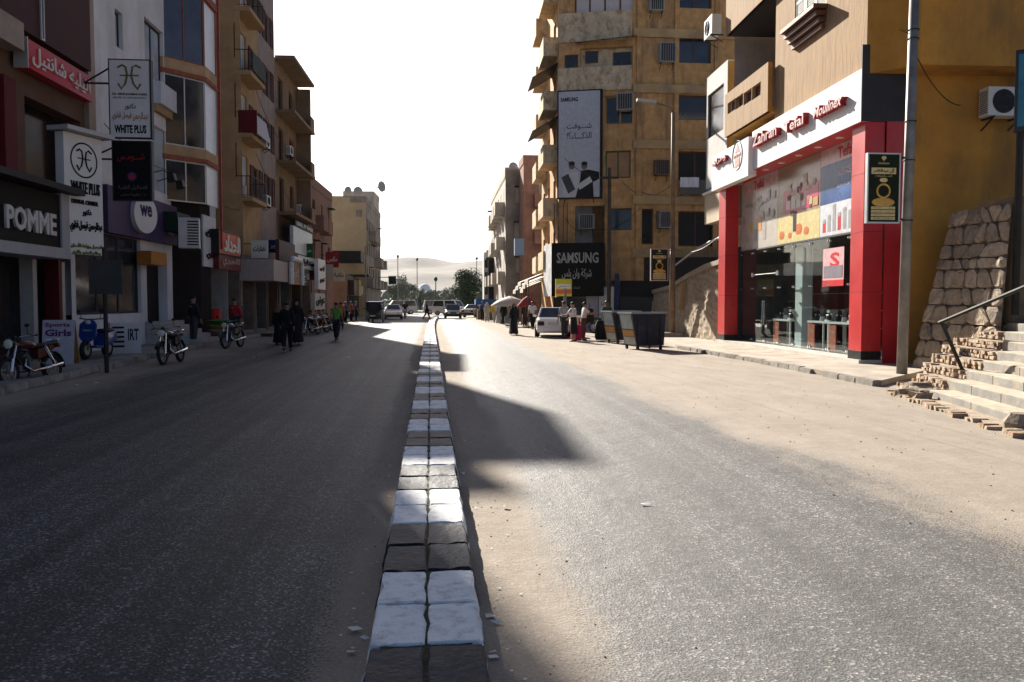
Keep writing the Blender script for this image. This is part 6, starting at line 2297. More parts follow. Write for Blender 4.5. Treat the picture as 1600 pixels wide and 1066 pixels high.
# ================================================================== VEHICLES
MTYRE = mat('tyre_rubber', (.018, .018, .018), .85, .2, 10)
MCHROME = mat('chrome', (.65, .65, .65), .15, .05, metal=1.0)
MALLOY = mat('alloy', (.35, .35, .36), .35, .1, metal=.8)
MENG = mat('engine_metal', (.14, .14, .14), .45, .3, 12, metal=.7)
MPLBLK = mat('black_plastic', (.02, .02, .021), .5, .15)
GCAR = mat('car_glass', (.015, .02, .025), .05, .1, spec=.8)
MLAMPW = mat('headlamp_lens', (.6, .58, .5), .12, .1)
MLAMPR = mat('tail_lamp', (.25, .012, .01), .2, .1)


def wheel(parent, x, y, r, wdt, rimm=None):
    o = MB().torus((0, 0, 0), r - wdt * .42, wdt * .42, 'x', 20, 8, 1.15).build('wheel', MTYRE, parent, smooth=True, loc=(x, y, r))
    mb = MB().cyl((-wdt * .3, 0, 0), (wdt * .3, 0, 0), r * .62, n=16)
    for k in range(6):
        a = k * math.pi / 3
        for sx in (-1, 1):
            mb.bar((sx * wdt * .32, 0, 0), (sx * wdt * .36, r * .55 * math.cos(a), r * .55 * math.sin(a)), .04)
    mb.build('rim', rimm or MALLOY, o)
    return o


def car(name, label, loc, rz, colm, st, gh, wx=1.3, r=.31, hw=.84, open_boot=False, taxi=None, group='cars and vans on the street'):
    """st: (y, z_bottom, z_top, half width); gh: greenhouse base/roof y's and z's. Front towards -y"""
    t_ = thing(name, label, 'van' if 'van' in name else 'car', loc, rz, group)
    rings = []
    for y, zb0, zt0, w in st:
        rings.append([(-w * .9, y, zb0), (w * .9, y, zb0), (w, y, zb0 + .14), (w * 1.005, y, (zb0 + zt0) / 2 + .08), (w * .96, y, zt0 - .07), (w * .84, y, zt0), (-w * .84, y, zt0), (-w * .96, y, zt0 - .07), (-w * 1.005, y, (zb0 + zt0) / 2 + .08), (-w, y, zb0 + .14)])
    MB().loft(rings).build('body', colm, t_, smooth=False, bevel=.015)
    y0, y1, y2, y3, zb0, zr, wb, wr = gh     # base front, roof front, roof rear, base rear
    cab = MB()
    rr = [[(-wb, y, zb0), (wb, y, zb0)] for y in (y0, y3)]
    cab.hexa([(-wb, y0, zb0), (wb, y0, zb0), (wb, y3, zb0), (-wb, y3, zb0), (-wr, y1, zr), (wr, y1, zr), (wr, y2, zr), (-wr, y2, zr)])
    cab.build('cabin', colm, t_, bevel=.03)

    def pane(pts, name_='window'):
        c = sum((Vector(p) for p in pts), Vector()) / 4
        n = (Vector(pts[1]) - Vector(pts[0])).cross(Vector(pts[3]) - Vector(pts[0])).normalized()
        if n.dot(c - Vector((0, (y1 + y2) / 2, zb0 - .3))) < 0:
            n = -n
        q = [c + (Vector(p) - c) * .86 + n * .012 for p in pts]
        q2 = [c + (Vector(p) - c) * .86 - n * .01 for p in pts]
        MB().hexa(q2 + q).build(name_, GCAR, t_)

    pane([(-wb, y0, zb0), (wb, y0, zb0), (wr, y1, zr), (-wr, y1, zr)], 'windscreen')
    pane([(wb, y3, zb0), (-wb, y3, zb0), (-wr, y2, zr), (wr, y2, zr)], 'rear_window')
    for s in (-1, 1):
        m0 = (y0 + y3) / 2
        m1 = (y1 + y2) / 2
        pane([(s * wb, y0, zb0), (s * wb, m0, zb0), (s * wr, m1, zr), (s * wr, y1, zr)])
        pane([(s * wb, m0, zb0), (s * wb, y3, zb0), (s * wr, y2, zr), (s * wr, m1, zr)])
        for wy in (-wx, wx):
            wheel(t_, s * (hw - .1), wy, r, .19)
            MB().cyl((s * (hw - .02), wy, r + .01), (s * (hw + .008), wy, r + .01), r + .05, n=20).build('wheel_arch', MPLBLK, t_)
            MB().torus((s * (hw + .01), wy, r), r * .8, r * .19, 'x', 18, 6, .5).build('tyre_wall', MTYRE, t_)
            MB().cyl((s * (hw + .0), wy, r), (s * (hw + .03), wy, r), r * .6, n=14).build('hubcap', MALLOY, t_)
        yf, yr = st[0][0], st[-1][0]
        zf = (st[0][1] + st[0][2]) / 2 + .08
        B(s * hw * .55 - .14, s * hw * .55 + .14, yf - .02, yf + .08, zf, zf + .14).build('headlight', MLAMPW, t_)
        zr2 = st[-1][2] - .3
        B(s * hw * .68 - .15, s * hw * .68 + .15, yr - .06, yr + .02, zr2, zr2 + .2).build('tail_light', MPLBLK if open_boot else MLAMPR, t_)
        MB().ell((s * (hw + .08), y0 + .25, zb0 + .08), (.1, .05, .07), 8, 6).build('wing_mirror', colm, t_)
    B(-hw * .9, hw * .9, st[0][0] - .06, st[0][0] + .05, st[0][1], st[0][1] + .2).build('bumper', MPLBLK, t_, bevel=.02)
    B(-hw * .9, hw * .9, st[-1][0] - .05, st[-1][0] + .06, st[-1][1], st[-1][1] + .2).build('bumper', colm if open_boot else MPLBLK, t_, bevel=.02)
    B(-.25, .25, st[-1][0] + .015, st[-1][0] + .03, st[-1][2] - .28, st[-1][2] - .14).build('number_plate', paint((.5, .5, .48), .5), t_)
    return t_


SEDAN = [(-2.12, .28, .62, .72), (-2.02, .24, .74, .78), (-1.2, .2, .88, .84), (-.95, .2, .93, .85), (1.2, .2, .96, .85), (1.95, .24, .97, .8), (2.14, .3, .88, .75)]
SGH = (-1.05, -.3, .85, 1.5, .93, 1.43, .76, .6)
HATCH = [(-1.85, .28, .62, .7), (-1.75, .24, .74, .78), (-1.0, .2, .9, .82), (1.6, .22, .98, .82), (1.8, .28, .9, .76)]
HGH = (-.95, -.25, 1.3, 1.72, .93, 1.47, .75, .62)
VAN = [(-2.2, .3, .8, .78), (-2.1, .26, .98, .84), (-1.6, .24, 1.12, .86), (2.1, .26, 1.15, .86), (2.2, .32, 1.1, .82)]
VGH = (-1.75, -1.15, 2.0, 2.17, 1.1, 1.92, .82, .72)
WHT = mat('white_car_paint', (.70, .70, .70), .25, .04, coat=.5)
BEI = mat('beige_car_paint', (.45, .42, .36), .28, .05, coat=.5)
CHA = mat('charcoal_car_paint', (.06, .06, .065), .28, .05, coat=.5)
SLV = mat('silver_car_paint', (.48, .49, .52), .25, .05, coat=.5)
p_ = gp(862, 528)
wc = car('parked_car', 'white saloon car with dark rear lamps parked before the phone shop', (p_.x + .35, p_.y + 2.0, 0), rad(172), WHT, SEDAN, SGH, open_boot=True)
for px, py, nm, lab, m_, st, gh, rz in ((614, 499, 'parked_car', 'white saloon car facing the viewer behind the three wheeler', WHT, SEDAN, SGH, 3), (708, 498, 'hatchback_car', 'small dark hatchback driving away beside the median end', CHA, HATCH, HGH, 0),
                                        (745, 496, 'parked_car', 'beige saloon car parked by the blue awning', BEI, SEDAN, SGH, 150), (703, 493, 'minivan', 'white minivan turning at the far junction', WHT, VAN, VGH, 55),
                                        (686, 491, 'minivan', 'second white minivan behind the turning one', SLV, VAN, VGH, 95), (626, 491, 'minivan', 'white minivan half hidden behind the far left block', WHT, VAN, VGH, -80)):
    p_ = gp(px, py)
    car(nm, lab, (p_.x, p_.y + 1.2, 0), rad(rz), m_, st, gh, wx=1.05 if st is HATCH else 1.3)

# three wheeler
p_ = gp(585, 504)
t = thing('auto_rickshaw', 'dark roofed three wheeled auto rickshaw facing down the street', 'auto rickshaw', p_, rad(-4))
BLK2 = mat('rickshaw_black', (.03, .03, .035), .4, .2)
MB().loft([[(-.3, -.9, .35), (.3, -.9, .35), (.28, -1.0, .8), (-.28, -1.0, .8)], [(-.6, -.4, .3), (.6, -.4, .3), (.6, -.5, 1.0), (-.6, -.5, 1.0)], [(-.65, 1.1, .3), (.65, 1.1, .3), (.65, 1.1, 1.0), (-.65, 1.1, 1.0)]]).build('body', BLK2, t)
MB().loft([[(-.62, -.55, 1.62), (.62, -.55, 1.62), (.6, -.5, 1.72), (-.6, -.5, 1.72)], [(-.66, 1.15, 1.6), (.66, 1.15, 1.6), (.62, 1.15, 1.75), (-.62, 1.15, 1.75)]]).build('canopy', mat('canopy_cloth', (.02, .022, .05), .8, .2), t)
MB().hexa([(-.58, -.52, 1.0), (.58, -.52, 1.0), (.58, -.5, 1.0), (-.58, -.5, 1.0), (-.58, -.5, 1.62), (.58, -.5, 1.62), (.58, -.48, 1.62), (-.58, -.48, 1.62)]).build('windscreen', GCAR, t)
for s in (-1, 1):
    MB().bar((s * .62, -.5, 1.0), (s * .62, -.5, 1.65), .05).build('pillar', BLK2, t)
    MB().bar((s * .62, 1.1, 1.0), (s * .62, 1.1, 1.65), .05).build('pillar', BLK2, t)
    wheel(t, s * .6, .8, .24, .12)
    MB().cyl((s * .45, -.62, .72), (s * .45, -.5, .72), .09, n=12).build('headlight', MLAMPW, t)
    MB().ell((s * .72, -.6, 1.15), (.08, .03, .06), 8, 5).build('mirror', MPLBLK, t)
wheel(t, 0, -.95, .24, .12)
B(-.22, .22, -1.02, -1.0, .5, .62).build('number_plate', paint((.5, .5, .48), .5), t)
B(-.55, .55, .5, 1.0, .9, 1.45).build('seat', mat('seat_vinyl', (.1, .03, .03), .5, .2), t)


def motorcycle(label, loc, rz, tankm, seed=0, lean=.0, parts=True, name='motorcycle'):
    t_ = thing(name, label, 'motorcycle', loc, rz, 'motorcycles parked along the street')
    t_.rotation_euler.y = lean
    r = .3
    for y in (-.66, .6):
        o = MB().torus((0, 0, 0), r - .045, .048, 'x', 26, 8).build('wheel', MTYRE, t_, smooth=True, loc=(0, y, r))
        mb = MB().torus((0, 0, 0), r - .09, .014, 'x', 24, 5).cyl((-.06, 0, 0), (.06, 0, 0), .04, n=10)
        for k in range(9):
            a = k * 2 * math.pi / 9
            mb.bar((.015 * (-1) ** k, .03 * math.cos(a), .03 * math.sin(a)), (0, (r - .09) * math.cos(a), (r - .09) * math.sin(a)), .009)
        mb.build('rim', MALLOY, o)
        arc = []
        for k in range(9):
            a = rad(20 + k * 17) if y < 0 else rad(-5 + k * 19)
            R2 = r + .05
            arc.append([(x, y + R2 * math.cos(a) * (1), r + R2 * math.sin(a)) for x in (-.065, 0, .065)])
        fm = MB()
        for q in range(8):
            for j in range(2):
                fm.quad(arc[q][j], arc[q][j + 1], arc[q + 1][j + 1], arc[q + 1][j])
        fm.build('mudguard', tankm if y < 0 else MPLBLK, t_)
    for s in (-1, 1):
        MB().cyl((s * .085, -.66, r), (s * .075, -.42, .86), .022, n=8).cyl((s * .085, -.66, r), (s * .08, -.57, .55), .032, n=8).build('fork', MCHROME, t_)
        MB().tube([(0, -.4, .93), (s * .12, -.38, .98), (s * .33, -.24, 1.0), (s * .38, -.2, .99)], .014).build('handlebar', MCHROME, t_)
        MB().cyl((s * .27, -.27, 1.0), (s * .39, -.19, .99), .02, n=8).build('grip', MPLBLK, t_)
        MB().tube([(s * .25, -.3, 1.0), (s * .3, -.36, 1.16)], .007).ell((s * .31, -.37, 1.2), (.06, .015, .04), 10, 6).build('mirror', MPLBLK, t_)
        MB().ell((s * .16, -.5, .84), (.035, .03, .025), 8, 5).build('indicator', mat('amber_lens', (.4, .13, .01), .25, .1), t_)
        MB().bar((s * .05, .25, .42), (s * .09, .6, r), .035).build('swingarm', MENG, t_)
        MB().cyl((s * .11, .32, .78), (s * .11, .57, .36), .03, n=8).build('shock_absorber', MCHROME, t_)
        MB().cyl((s * .05, 0, .27), (s * .3, .05, .27), .018, n=6).build('footpeg', MPLBLK, t_)
    MB().cyl((0, -.56, .86), (0, -.4, .86), .1, .07, 16).build('headlamp_shell', MPLBLK, t_)
    MB().ell((0, -.565, .86), (.1, .035, .1), 16, 8).build('headlight', MLAMPW, t_, smooth=True)
    MB().cyl((0, -.42, .97), (0, -.36, .95), .06, n=12).build('instrument', MPLBLK, t_)
    MB().tube([(0, -.4, .82), (0, -.3, .6), (0, -.1, .28), (0, .2, .3), (0, .28, .6), (0, -.3, .72)], .025).build('frame_tube', MPLBLK, t_)
    MB().tube([(0, .2, .66), (0, .72, .72)], .03).build('subframe', MPLBLK, t_)
    MB().loft([[(w * math.cos(a), y, z + h * math.sin(a)) for a in [k * math.pi / 6 for k in range(12)]] for y, z, w, h in ((-.36, .82, .05, .05), (-.25, .83, .12, .09), (-.05, .82, .14, .1), (.12, .77, .1, .07), (.18, .75, .04, .03))]).build('fuel_tank', tankm, t_, smooth=True)
    MB().loft([[(w * math.cos(a), y, z + h * math.sin(a)) for a in [k * math.pi / 5 for k in range(10)]] for y, z, w, h in ((.1, .77, .06, .04), (.2, .77, .13, .05), (.45, .79, .14, .05), (.75, .83, .12, .045), (.82, .85, .07, .03))]).build('seat', mat('seat_black', (.02, .02, .022), .45, .2), t_, smooth=True)
    MB().box(-.1, .1, -.14, .16, .3, .46).cyl((0, -.05, .44), (0, -.18, .64), .08, .075, 12).build('engine', MENG, t_, bevel=.02)
    for k in range(4):
        MB().cyl((0, -.075 - k * .03, .48 + k * .04), (0, -.08 - k * .03, .49 + k * .04), .105, n=12).build('cooling_fin', MENG, t_)
    MB().tube([(.06, -.2, .55), (.1, -.28, .4), (.12, -.1, .26), (.14, .3, .3), (.15, .75, .36)], [.022, .022, .025, .042, .045], 8).build('exhaust', MCHROME, t_, smooth=True)
    MB().hexa([(-.11, .1, .5), (.11, .1, .5), (.1, .5, .6), (-.1, .5, .6), (-.11, .12, .72), (.11, .12, .72), (.1, .62, .76), (-.1, .62, .76)]).build('side_panel', tankm, t_)
    B(-.07, .07, .8, .86, .72, .8).build('tail_light', MLAMPR, t_)
    MB().tube([(.0, .8, .86), (.1, .85, .9), (.12, .65, .9)], .012).tube([(.0, .8, .86), (-.1, .85, .9), (-.12, .65, .9)], .012).build('grab_rail', MCHROME, t_)
    MB().tube([(-.08, .05, .28), (-.22, .08, .02)], .014).build('side_stand', MIRON, t_)
    return t_


TK_R = mat('tank_maroon', (.07, .010, .012), .25, .1, coat=.5)
TK_B = mat('tank_black', (.02, .02, .022), .22, .1, coat=.5)
TK_G = mat('tank_graphite', (.09, .09, .1), .25, .1, coat=.5)
TK_U = mat('scooter_blue', (.02, .05, .22), .3, .1, coat=.4)
p_ = gp(52, 600)
motorcycle('motorcycle with a big round headlamp and maroon panels at the left edge', p_, rad(-14), TK_R, lean=rad(-6))
p_ = gp(270, 568)
motorcycle('black motorcycle parked with its front wheel out before the stone steps', p_, rad(-4), TK_B, lean=rad(-6))
p_ = gp(365, 544)
motorcycle('dark motorcycle parked by the stacked plastic basins', p_, rad(-12), TK_G, lean=rad(-6))
for px, py, rz, m_, lab in ((487, 523, -25, TK_B, 'first black motorcycle in the row before the poster board'), (500, 520, -30, TK_R, 'second motorcycle in the row with maroon panels'), (509, 517, -35, TK_G, 'third motorcycle in the row near the poster board'),
                            (519, 515, -30, TK_B, 'fourth motorcycle at the far end of the row'), (945, 521, 60, TK_G, 'motorcycle parked behind the rubbish containers')):
    p_ = gp(px, py)
    motorcycle(lab, p_, rad(rz), m_, lean=rad(-6))
# scooter
p_ = gp(153, 560, .15)
t = thing('scooter', 'blue scooter on the pavement beside the white cabinet', 'scooter', p_, rad(-8), 'motorcycles parked along the street')
for y in (-.6, .5):
    o = MB().torus((0, 0, 0), .2, .06, 'x', 22, 8).build('wheel', MTYRE, t, smooth=True, loc=(0, y, .26))
    MB().cyl((-.05, 0, 0), (.05, 0, 0), .14, n=14).build('rim', MALLOY, o)
MB().loft([[(-.1, -.62, .5), (.1, -.62, .5), (.1, -.5, .48), (-.1, -.5, .48)], [(-.24, -.52, .62), (.24, -.52, .62), (.22, -.42, .6), (-.22, -.42, .6)], [(-.25, -.45, .95), (.25, -.45, .95), (.2, -.36, .95), (-.2, -.36, .95)], [(-.12, -.4, 1.06), (.12, -.4, 1.06), (.1, -.32, 1.06), (-.1, -.32, 1.06)]]).build('front_shield', TK_U, t, smooth=False, bevel=.02)
MB().loft([[(-.17, -.35, .3), (.17, -.35, .3), (.17, -.35, .36), (-.17, -.35, .36)], [(-.17, .1, .28), (.17, .1, .28), (.17, .1, .36), (-.17, .1, .36)], [(-.2, .15, .3), (.2, .15, .3), (.2, .15, .7), (-.2, .15, .7)], [(-.18, .75, .5), (.18, .75, .5), (.14, .75, .74), (-.14, .75, .74)]]).build('body', TK_U, t, bevel=.02)
MB().loft([[(w * math.cos(a), y, .76 + .05 * math.sin(a)) for a in [k * math.pi / 5 for k in range(10)]] for y, w in ((.1, .08), (.25, .17), (.6, .16), (.78, .08))]).build('seat', mat('seat_black', (.02, .02, .022), .45, .2), t, smooth=True)
MB().tube([(-.34, -.26, 1.1), (-.1, -.36, 1.08), (.1, -.36, 1.08), (.34, -.26, 1.1)], .018).build('handlebar', MPLBLK, t)
MB().ell((0, -.46, 1.0), (.08, .05, .06), 12, 6).build('headlight', MLAMPW, t)
for s in (-1, 1):
    MB().tube([(s * .26, -.3, 1.1), (s * .3, -.34, 1.25)], .008).ell((s * .31, -.35, 1.29), (.06, .02, .04), 10, 6).build('mirror', MPLBLK, t)
    MB().cyl((s * .07, -.6, .26), (s * .06, -.48, .6), .02, n=8).build('fork', MENG, t)
letters(t, 'VIVO', -.12, .12, .76, .81, paint((.5, .5, .55), .4), -.51, .012)

# rubbish containers
def skip(label, px, py, w=1.5, d=1.0, h=1.15, rz=0.0):
    p = gp(px, py)
    t_ = thing('rubbish_container', label, 'rubbish container', p, rz, 'rubbish containers')
    navy = mat('container_navy', (.014, .018, .03), .5, .4, 2, stain=((.10, .06, .04), .6, 4, (1, 1, 1)))
    z0, z1 = .16, .16 + h
    e = .22
    MB().hexa([(-w / 2 + e, -d / 2 + .05, z0), (w / 2 - .05, -d / 2 + .05, z0), (w / 2 - .05, d / 2, z0), (-w / 2 + e, d / 2, z0), (-w / 2, -d / 2, z1), (w / 2, -d / 2, z1), (w / 2, d / 2 + .06, z1), (-w / 2, d / 2 + .06, z1)]).build('hopper', navy, t_)
    rimb = MB()
    rimb.box(-w / 2 - .04, w / 2 + .04, -d / 2 - .05, -d / 2 + .03, z1, z1 + .06).box(-w / 2 - .04, w / 2 + .04, d / 2, d / 2 + .1, z1, z1 + .06).box(-w / 2 - .04, -w / 2 + .04, -d / 2 + .03, d / 2, z1, z1 + .058).box(w / 2 - .04, w / 2 + .04, -d / 2 + .03, d / 2, z1, z1 + .058)
    rimb.build('rim', mat('container_rim', (.2, .22, .24), .5, .2), t_)
    for zf0, zf1, c in ((.02, .26, (.34, .34, .33)), (.28, .48, (.42, .2, .05)), (.52, .98, (.30, .36, .40))):
        a0, a1 = z0 + h * zf0, z0 + h * zf1
        xx = lambda z: -w / 2 + e * (1 - (z - z0) / h) - .006
        MB().hexa([(xx(a0), -d / 2 + .12, a0), (xx(a0) + .004, -d / 2 + .12, a0), (xx(a0) + .004, d / 2 - .06, a0), (xx(a0), d / 2 - .06, a0), (xx(a1), -d / 2 + .12, a1), (xx(a1) + .004, -d / 2 + .12, a1), (xx(a1) + .004, d / 2 - .06, a1), (xx(a1), d / 2 - .06, a1)]).build('painted_stripe', mat('stripe_%d' % int(c[0] * 100), c, .6, .25, 4), t_)
    for x in (-w * .3, 0, w * .36):
        MB().box(x - .03, x + .03, -d / 2 - .015, -d / 2 + .02, z0 + .05, z1 - .02).build('rib', navy, t_)
    for sx in (-w / 2 + e + .05, w / 2 - .15):
        for sy in (-d / 2 + .1, d / 2 - .1):
            MB().cyl((sx - .03, sy, .08), (sx + .03, sy, .08), .08, n=12).build('castor', MTYRE, t_)
            MB().box(sx - .04, sx + .04, sy - .03, sy + .03, .1, z0 + .01).build('castor_fork', MIRON, t_)
    return t_


skip('dark blue rubbish container, the nearer of the two', 1003, 546, 1.3, 1.15, 1.12, rad(10))
skip('dark blue rubbish container behind the nearer one', 970, 537, 1.2, 1.15, 1.12, rad(10))

# ================================================================== PEOPLE
def skin_mesh(name, V, E, Rr, root=0, sub=1):
    me = bpy.data.meshes.new(name)
    me.from_pydata([tuple(v) for v in V], E, [])
    o = bpy.data.objects.new(name, me)
    COL.objects.link(o)
    sk = o.modifiers.new('skin', 'SKIN')
    sk.use_smooth_shade = True
    sv = me.skin_vertices[0].data
    for i, r in enumerate(Rr):
        sv[i].radius = r if isinstance(r, tuple) else (r, r)
        sv[i].use_root = i == root
    ss = o.modifiers.new('sub', 'SUBSURF')
    ss.levels = ss.render_levels = sub
    dg = bpy.context.evaluated_depsgraph_get()
    out = bpy.data.meshes.new_from_object(o.evaluated_get(dg))
    bpy.data.objects.remove(o)
    out.name = name
    out.polygons.foreach_set('use_smooth', [True] * len(out.polygons))
    return out


def append_mb(me, mb):
    bm = bmesh.new()
    bm.from_mesh(me)
    vs = [bm.verts.new(v) for v in mb.v]
    for f in mb.f:
        try:
            bm.faces.new([vs[i] for i in f])
        except ValueError:
            pass
    bm.to_mesh(me)
    bm.free()


SKINS = [mat('skin_%d' % k, c, .55, .06, 20) for k, c in enumerate(((.28, .16, .10), (.20, .11, .07), (.36, .22, .15)))]
HAIR = mat('dark_hair', (.012, .01, .009), .6, .2, 40)


def person(label, px, py, rz, H=1.7, top=(.3, .3, .3), bottom=(.05, .05, .06), outfit='trousers', legs=(0, 0), knees=(5, 5), arms=((8, 10, 12), (8, 10, 12)), skin=0, head=0, scarf=None, lean=0.0, z=0.0, long_sleeve=False, group='people on the street', pos=None):
    """legs: forward swing of left, right; arms: (forward swing, outwards, elbow bend) for left, right"""
    p = Vector(pos) if pos else gp(px, py, z)
    t_ = thing('person', label, 'person', p, rad(rz), group)
    u = H
    V, E, Rr = [], [], []

    def add(v, r, par=None):
        V.append(Vector(v))
        Rr.append(r if isinstance(r, tuple) else (r, r))
        if par is not None:
            E.append((par, len(V) - 1))
        return len(V) - 1

    hip = .515 * u
    ln = rad(lean)
    sp = lambda h: (0, -math.sin(ln) * (h - hip), hip + math.cos(ln) * (h - hip))
    pel = add((0, 0, hip), (.085 * u, .062 * u))
    spn = add(sp(.62 * u), (.074 * u, .056 * u), pel)
    che = add(sp(.735 * u), (.088 * u, .062 * u), spn)
    nk = add(sp(.845 * u), .034 * u, che)
    hl = add(sp(.885 * u), (.044 * u, .05 * u), nk)
    hc = add(sp(.935 * u), (.049 * u, .06 * u), hl)
    ht = add(sp(.985 * u), (.034 * u, .042 * u), hc)
    ends = {}
    wrists = []
    ankles = []
    for i, s in enumerate((1, -1)):
        a, o_, b_ = (rad(x) for x in arms[i])
        sh = Vector(sp(.805 * u)) + Vector((s * .105 * u, 0, 0))
        d1 = Vector((s * math.sin(o_), -math.sin(a) * math.cos(o_), -math.cos(a) * math.cos(o_)))
        el = sh + d1 * .17 * u
        a2 = a + b_
        d2 = Vector((s * math.sin(o_) * .4, -math.sin(a2), -math.cos(a2))).normalized()
        wr = el + d2 * .145 * u
        k1 = add(sh, .043 * u, che)
        k2 = add(el, .028 * u, k1)
        k3 = add(wr, .019 * u, k2)
        k4 = add(wr + d2 * .035 * u, (.021 * u, .012 * u), k3)
        k5 = add(wr + d2 * .058 * u, (.02 * u, .011 * u), k4)
        wrists.append((s, wr, d2, (sh, el, k1, k2, k3)))
    low = 9
    for i, s in enumerate((1, -1)):
        a = rad(legs[i])
        b_ = rad(knees[i])
        hp = Vector((s * .052 * u, 0, hip - .01 * u))
        kn = hp + Vector((s * .004, -math.sin(a), -math.cos(a))) * .24 * u
        a2 = a - b_
        an = kn + Vector((0, -math.sin(a2), -math.cos(a2))) * .235 * u
        k1 = add(hp, .06 * u, pel)
        k2 = add(kn, .037 * u, k1)
        k3 = add(an, .024 * u, k2)
        low = min(low, an.z)
        ankles.append((s, hp, kn, an, a2, k3))
        fd = Vector((s * .15, -math.cos(a2 * .6), -abs(math.sin(min(0, a2))) * .8)).normalized()
        add(an + Vector((0, 0, -.022 * u)) + fd * .08 * u, (.02 * u, .014 * u), k3)
    drop = low - .042 * u
    t_.location.z = p.z - drop
    body = skin_mesh('body', V, E, Rr, pel)
    hands = MB()
    for s, wr, d2, _ in wrists:
        side = Vector((0, 1, 0)).cross(d2).normalized() if abs(d2.y) < .95 else Vector((1, 0, 0))
        fwd = d2.cross(side).normalized()
        for q, (off_, L_) in enumerate(((-.015, .036), (-.005, .042), (.005, .04), (.014, .032))):
            b0_ = wr + d2 * .06 * u + fwd * off_ * u
            hands.tube([b0_, b0_ + d2 * L_ * .55 * u, b0_ + d2 * L_ * .9 * u - side * s * .008 * u], [.0056 * u, .0052 * u, .0038 * u], 5)
        b0_ = wr + d2 * .025 * u + fwd * .016 * u
        hands.tube([b0_, b0_ + (d2 * .7 + fwd * .7) * .022 * u, b0_ + (d2 * .95 + fwd * .5) * .042 * u], [.007 * u, .006 * u, .0045 * u], 5)
    append_mb(body, hands)
    body.materials.clear()
    body.materials.append(SKINS[skin])
    share(body, 'body', t_)
    # face
    hcx = Vector(sp(.93 * u))
    fc = MB()
    for s in (-1, 1):
        fc.ell((hcx.x + s * .018 * u, hcx.y - .056 * u, hcx.z + .004 * u), (.0065 * u, .004 * u, .004 * u), 8, 5)
    fc.ell((hcx.x, hcx.y - .056 * u, hcx.z - .033 * u), (.014 * u, .004 * u, .003 * u), 8, 5)
    fc.build('eyes_and_mouth', HAIR, t_)
    MB().loft([[(hcx.x + .007 * u * a, hcx.y - .055 * u, hcx.z + .006 * u) for a in (-.6, 0, .6)], [(hcx.x + .01 * u * a, hcx.y - (.056 + .012 * (a == 0)) * u, hcx.z - .018 * u) for a in (-1, 0, 1)]]).build('nose', SKINS[skin], t_)
    # clothing
    tm = mat('cloth_%02x%02x%02x' % tuple(int(c * 255) for c in top), top, .9, .2, 14, .2, 60)
    bm_ = mat('cloth_%02x%02x%02x' % tuple(int(c * 255) for c in bottom), bottom, .9, .2, 14, .2, 60)
    k = 1.14
    sv, se, sr = [], [], []

    def a2_(v, r, par=None):
        sv.append(Vector(v))
        sr.append(r if isinstance(r, tuple) else (r, r))
        if par is not None:
            se.append((par, len(sv) - 1))
        return len(sv) - 1

    a0 = a2_((0, 0, hip - .045 * u), (.098 * u, .078 * u))
    a1 = a2_(sp(.62 * u), (.086 * u, .07 * u), a0)
    ac_ = a2_(sp(.735 * u), (.099 * u, .075 * u), a1)
    a2_(sp(.82 * u), (.052 * u, .048 * u), ac_)
    for s, wr, d2, (sh, el, *_r) in wrists:
        q1 = a2_(sh, .053 * u, ac_)
        q2 = a2_(el if long_sleeve or outfit in ('robe', 'abaya') else sh.lerp(el, .8), .042 * u, q1)
        if long_sleeve or outfit in ('robe', 'abaya'):
            a2_(wr, .034 * u if outfit == 'trousers' else .042 * u, q2)
    sm = skin_mesh('shirt', sv, se, sr, a0)
    sm.materials.clear()
    sm.materials.append(tm)
    share(sm, 'shirt', t_)
    if outfit == 'trousers':
        tv, te, tr = [Vector((0, 0, hip))], [], [(.098 * u, .076 * u)]
        for s, hp, kn, an, a_2, _k in ankles:
            i0 = len(tv)
            tv += [hp, kn, an + Vector((0, 0, .012 * u))]
            tr += [(.07 * u, .072 * u), (.052 * u, .052 * u), (.043 * u, .043 * u)]
            te += [(0, i0), (i0, i0 + 1), (i0 + 1, i0 + 2)]
        tme = skin_mesh('trousers', tv, te, tr, 0)
        tme.materials.clear()
        tme.materials.append(bm_)
        share(tme, 'trousers', t_)
    else:
        zlow = {'skirt': .2, 'robe': .07, 'abaya': .05}[outfit] * u
        z_top = hip + .1 * u if outfit == 'skirt' else .70 * u
        spread = max(abs(ankles[0][3].y), abs(ankles[1][3].y)) + .07 * u
        my = (ankles[0][3].y + ankles[1][3].y) / 2
        rings = []
        N_ = 18
        for q in range(9):
            f = q / 8
            zz = z_top + (zlow + drop - z_top) * f
            rx = (.092 + .05 * f) * u
            ry = (.076 * (1 - f) + (spread / u) * f) * u
            yy = my * f - math.sin(ln) * max(0, zz - hip)
            rings.append([((rx + .008 * u * math.sin(5 * a + q)) * math.cos(a), yy + (ry + .008 * u * math.cos(4 * a)) * math.sin(a), zz) for a in [2 * math.pi * j / N_ for j in range(N_)]])
        MB().loft(rings).build('robe' if outfit != 'skirt' else 'skirt', bm_ if outfit == 'skirt' else tm, t_, smooth=True)
    for s, hp, kn, an, a_2, _k in ankles:
        fd = Vector((s * .12, -1, 0)).normalized()
        b0_ = an + Vector((0, 0, -.02 * u))
        MB().loft([[b0_ + fd * (f * u) + Vector((math.cos(a) * w * u, 0, math.sin(a) * h_ * u + dz_ * u)) for a in [2 * math.pi * j / 8 for j in range(8)]] for f, w, h_, dz_ in ((-.045, .018, .018, .0), (-.01, .027, .024, .0), (.05, .028, .017, -.006), (.1, .02, .01, -.012))]).build('shoe', mat('shoe_dark', (.03, .025, .022), .6, .2), t_, smooth=True)
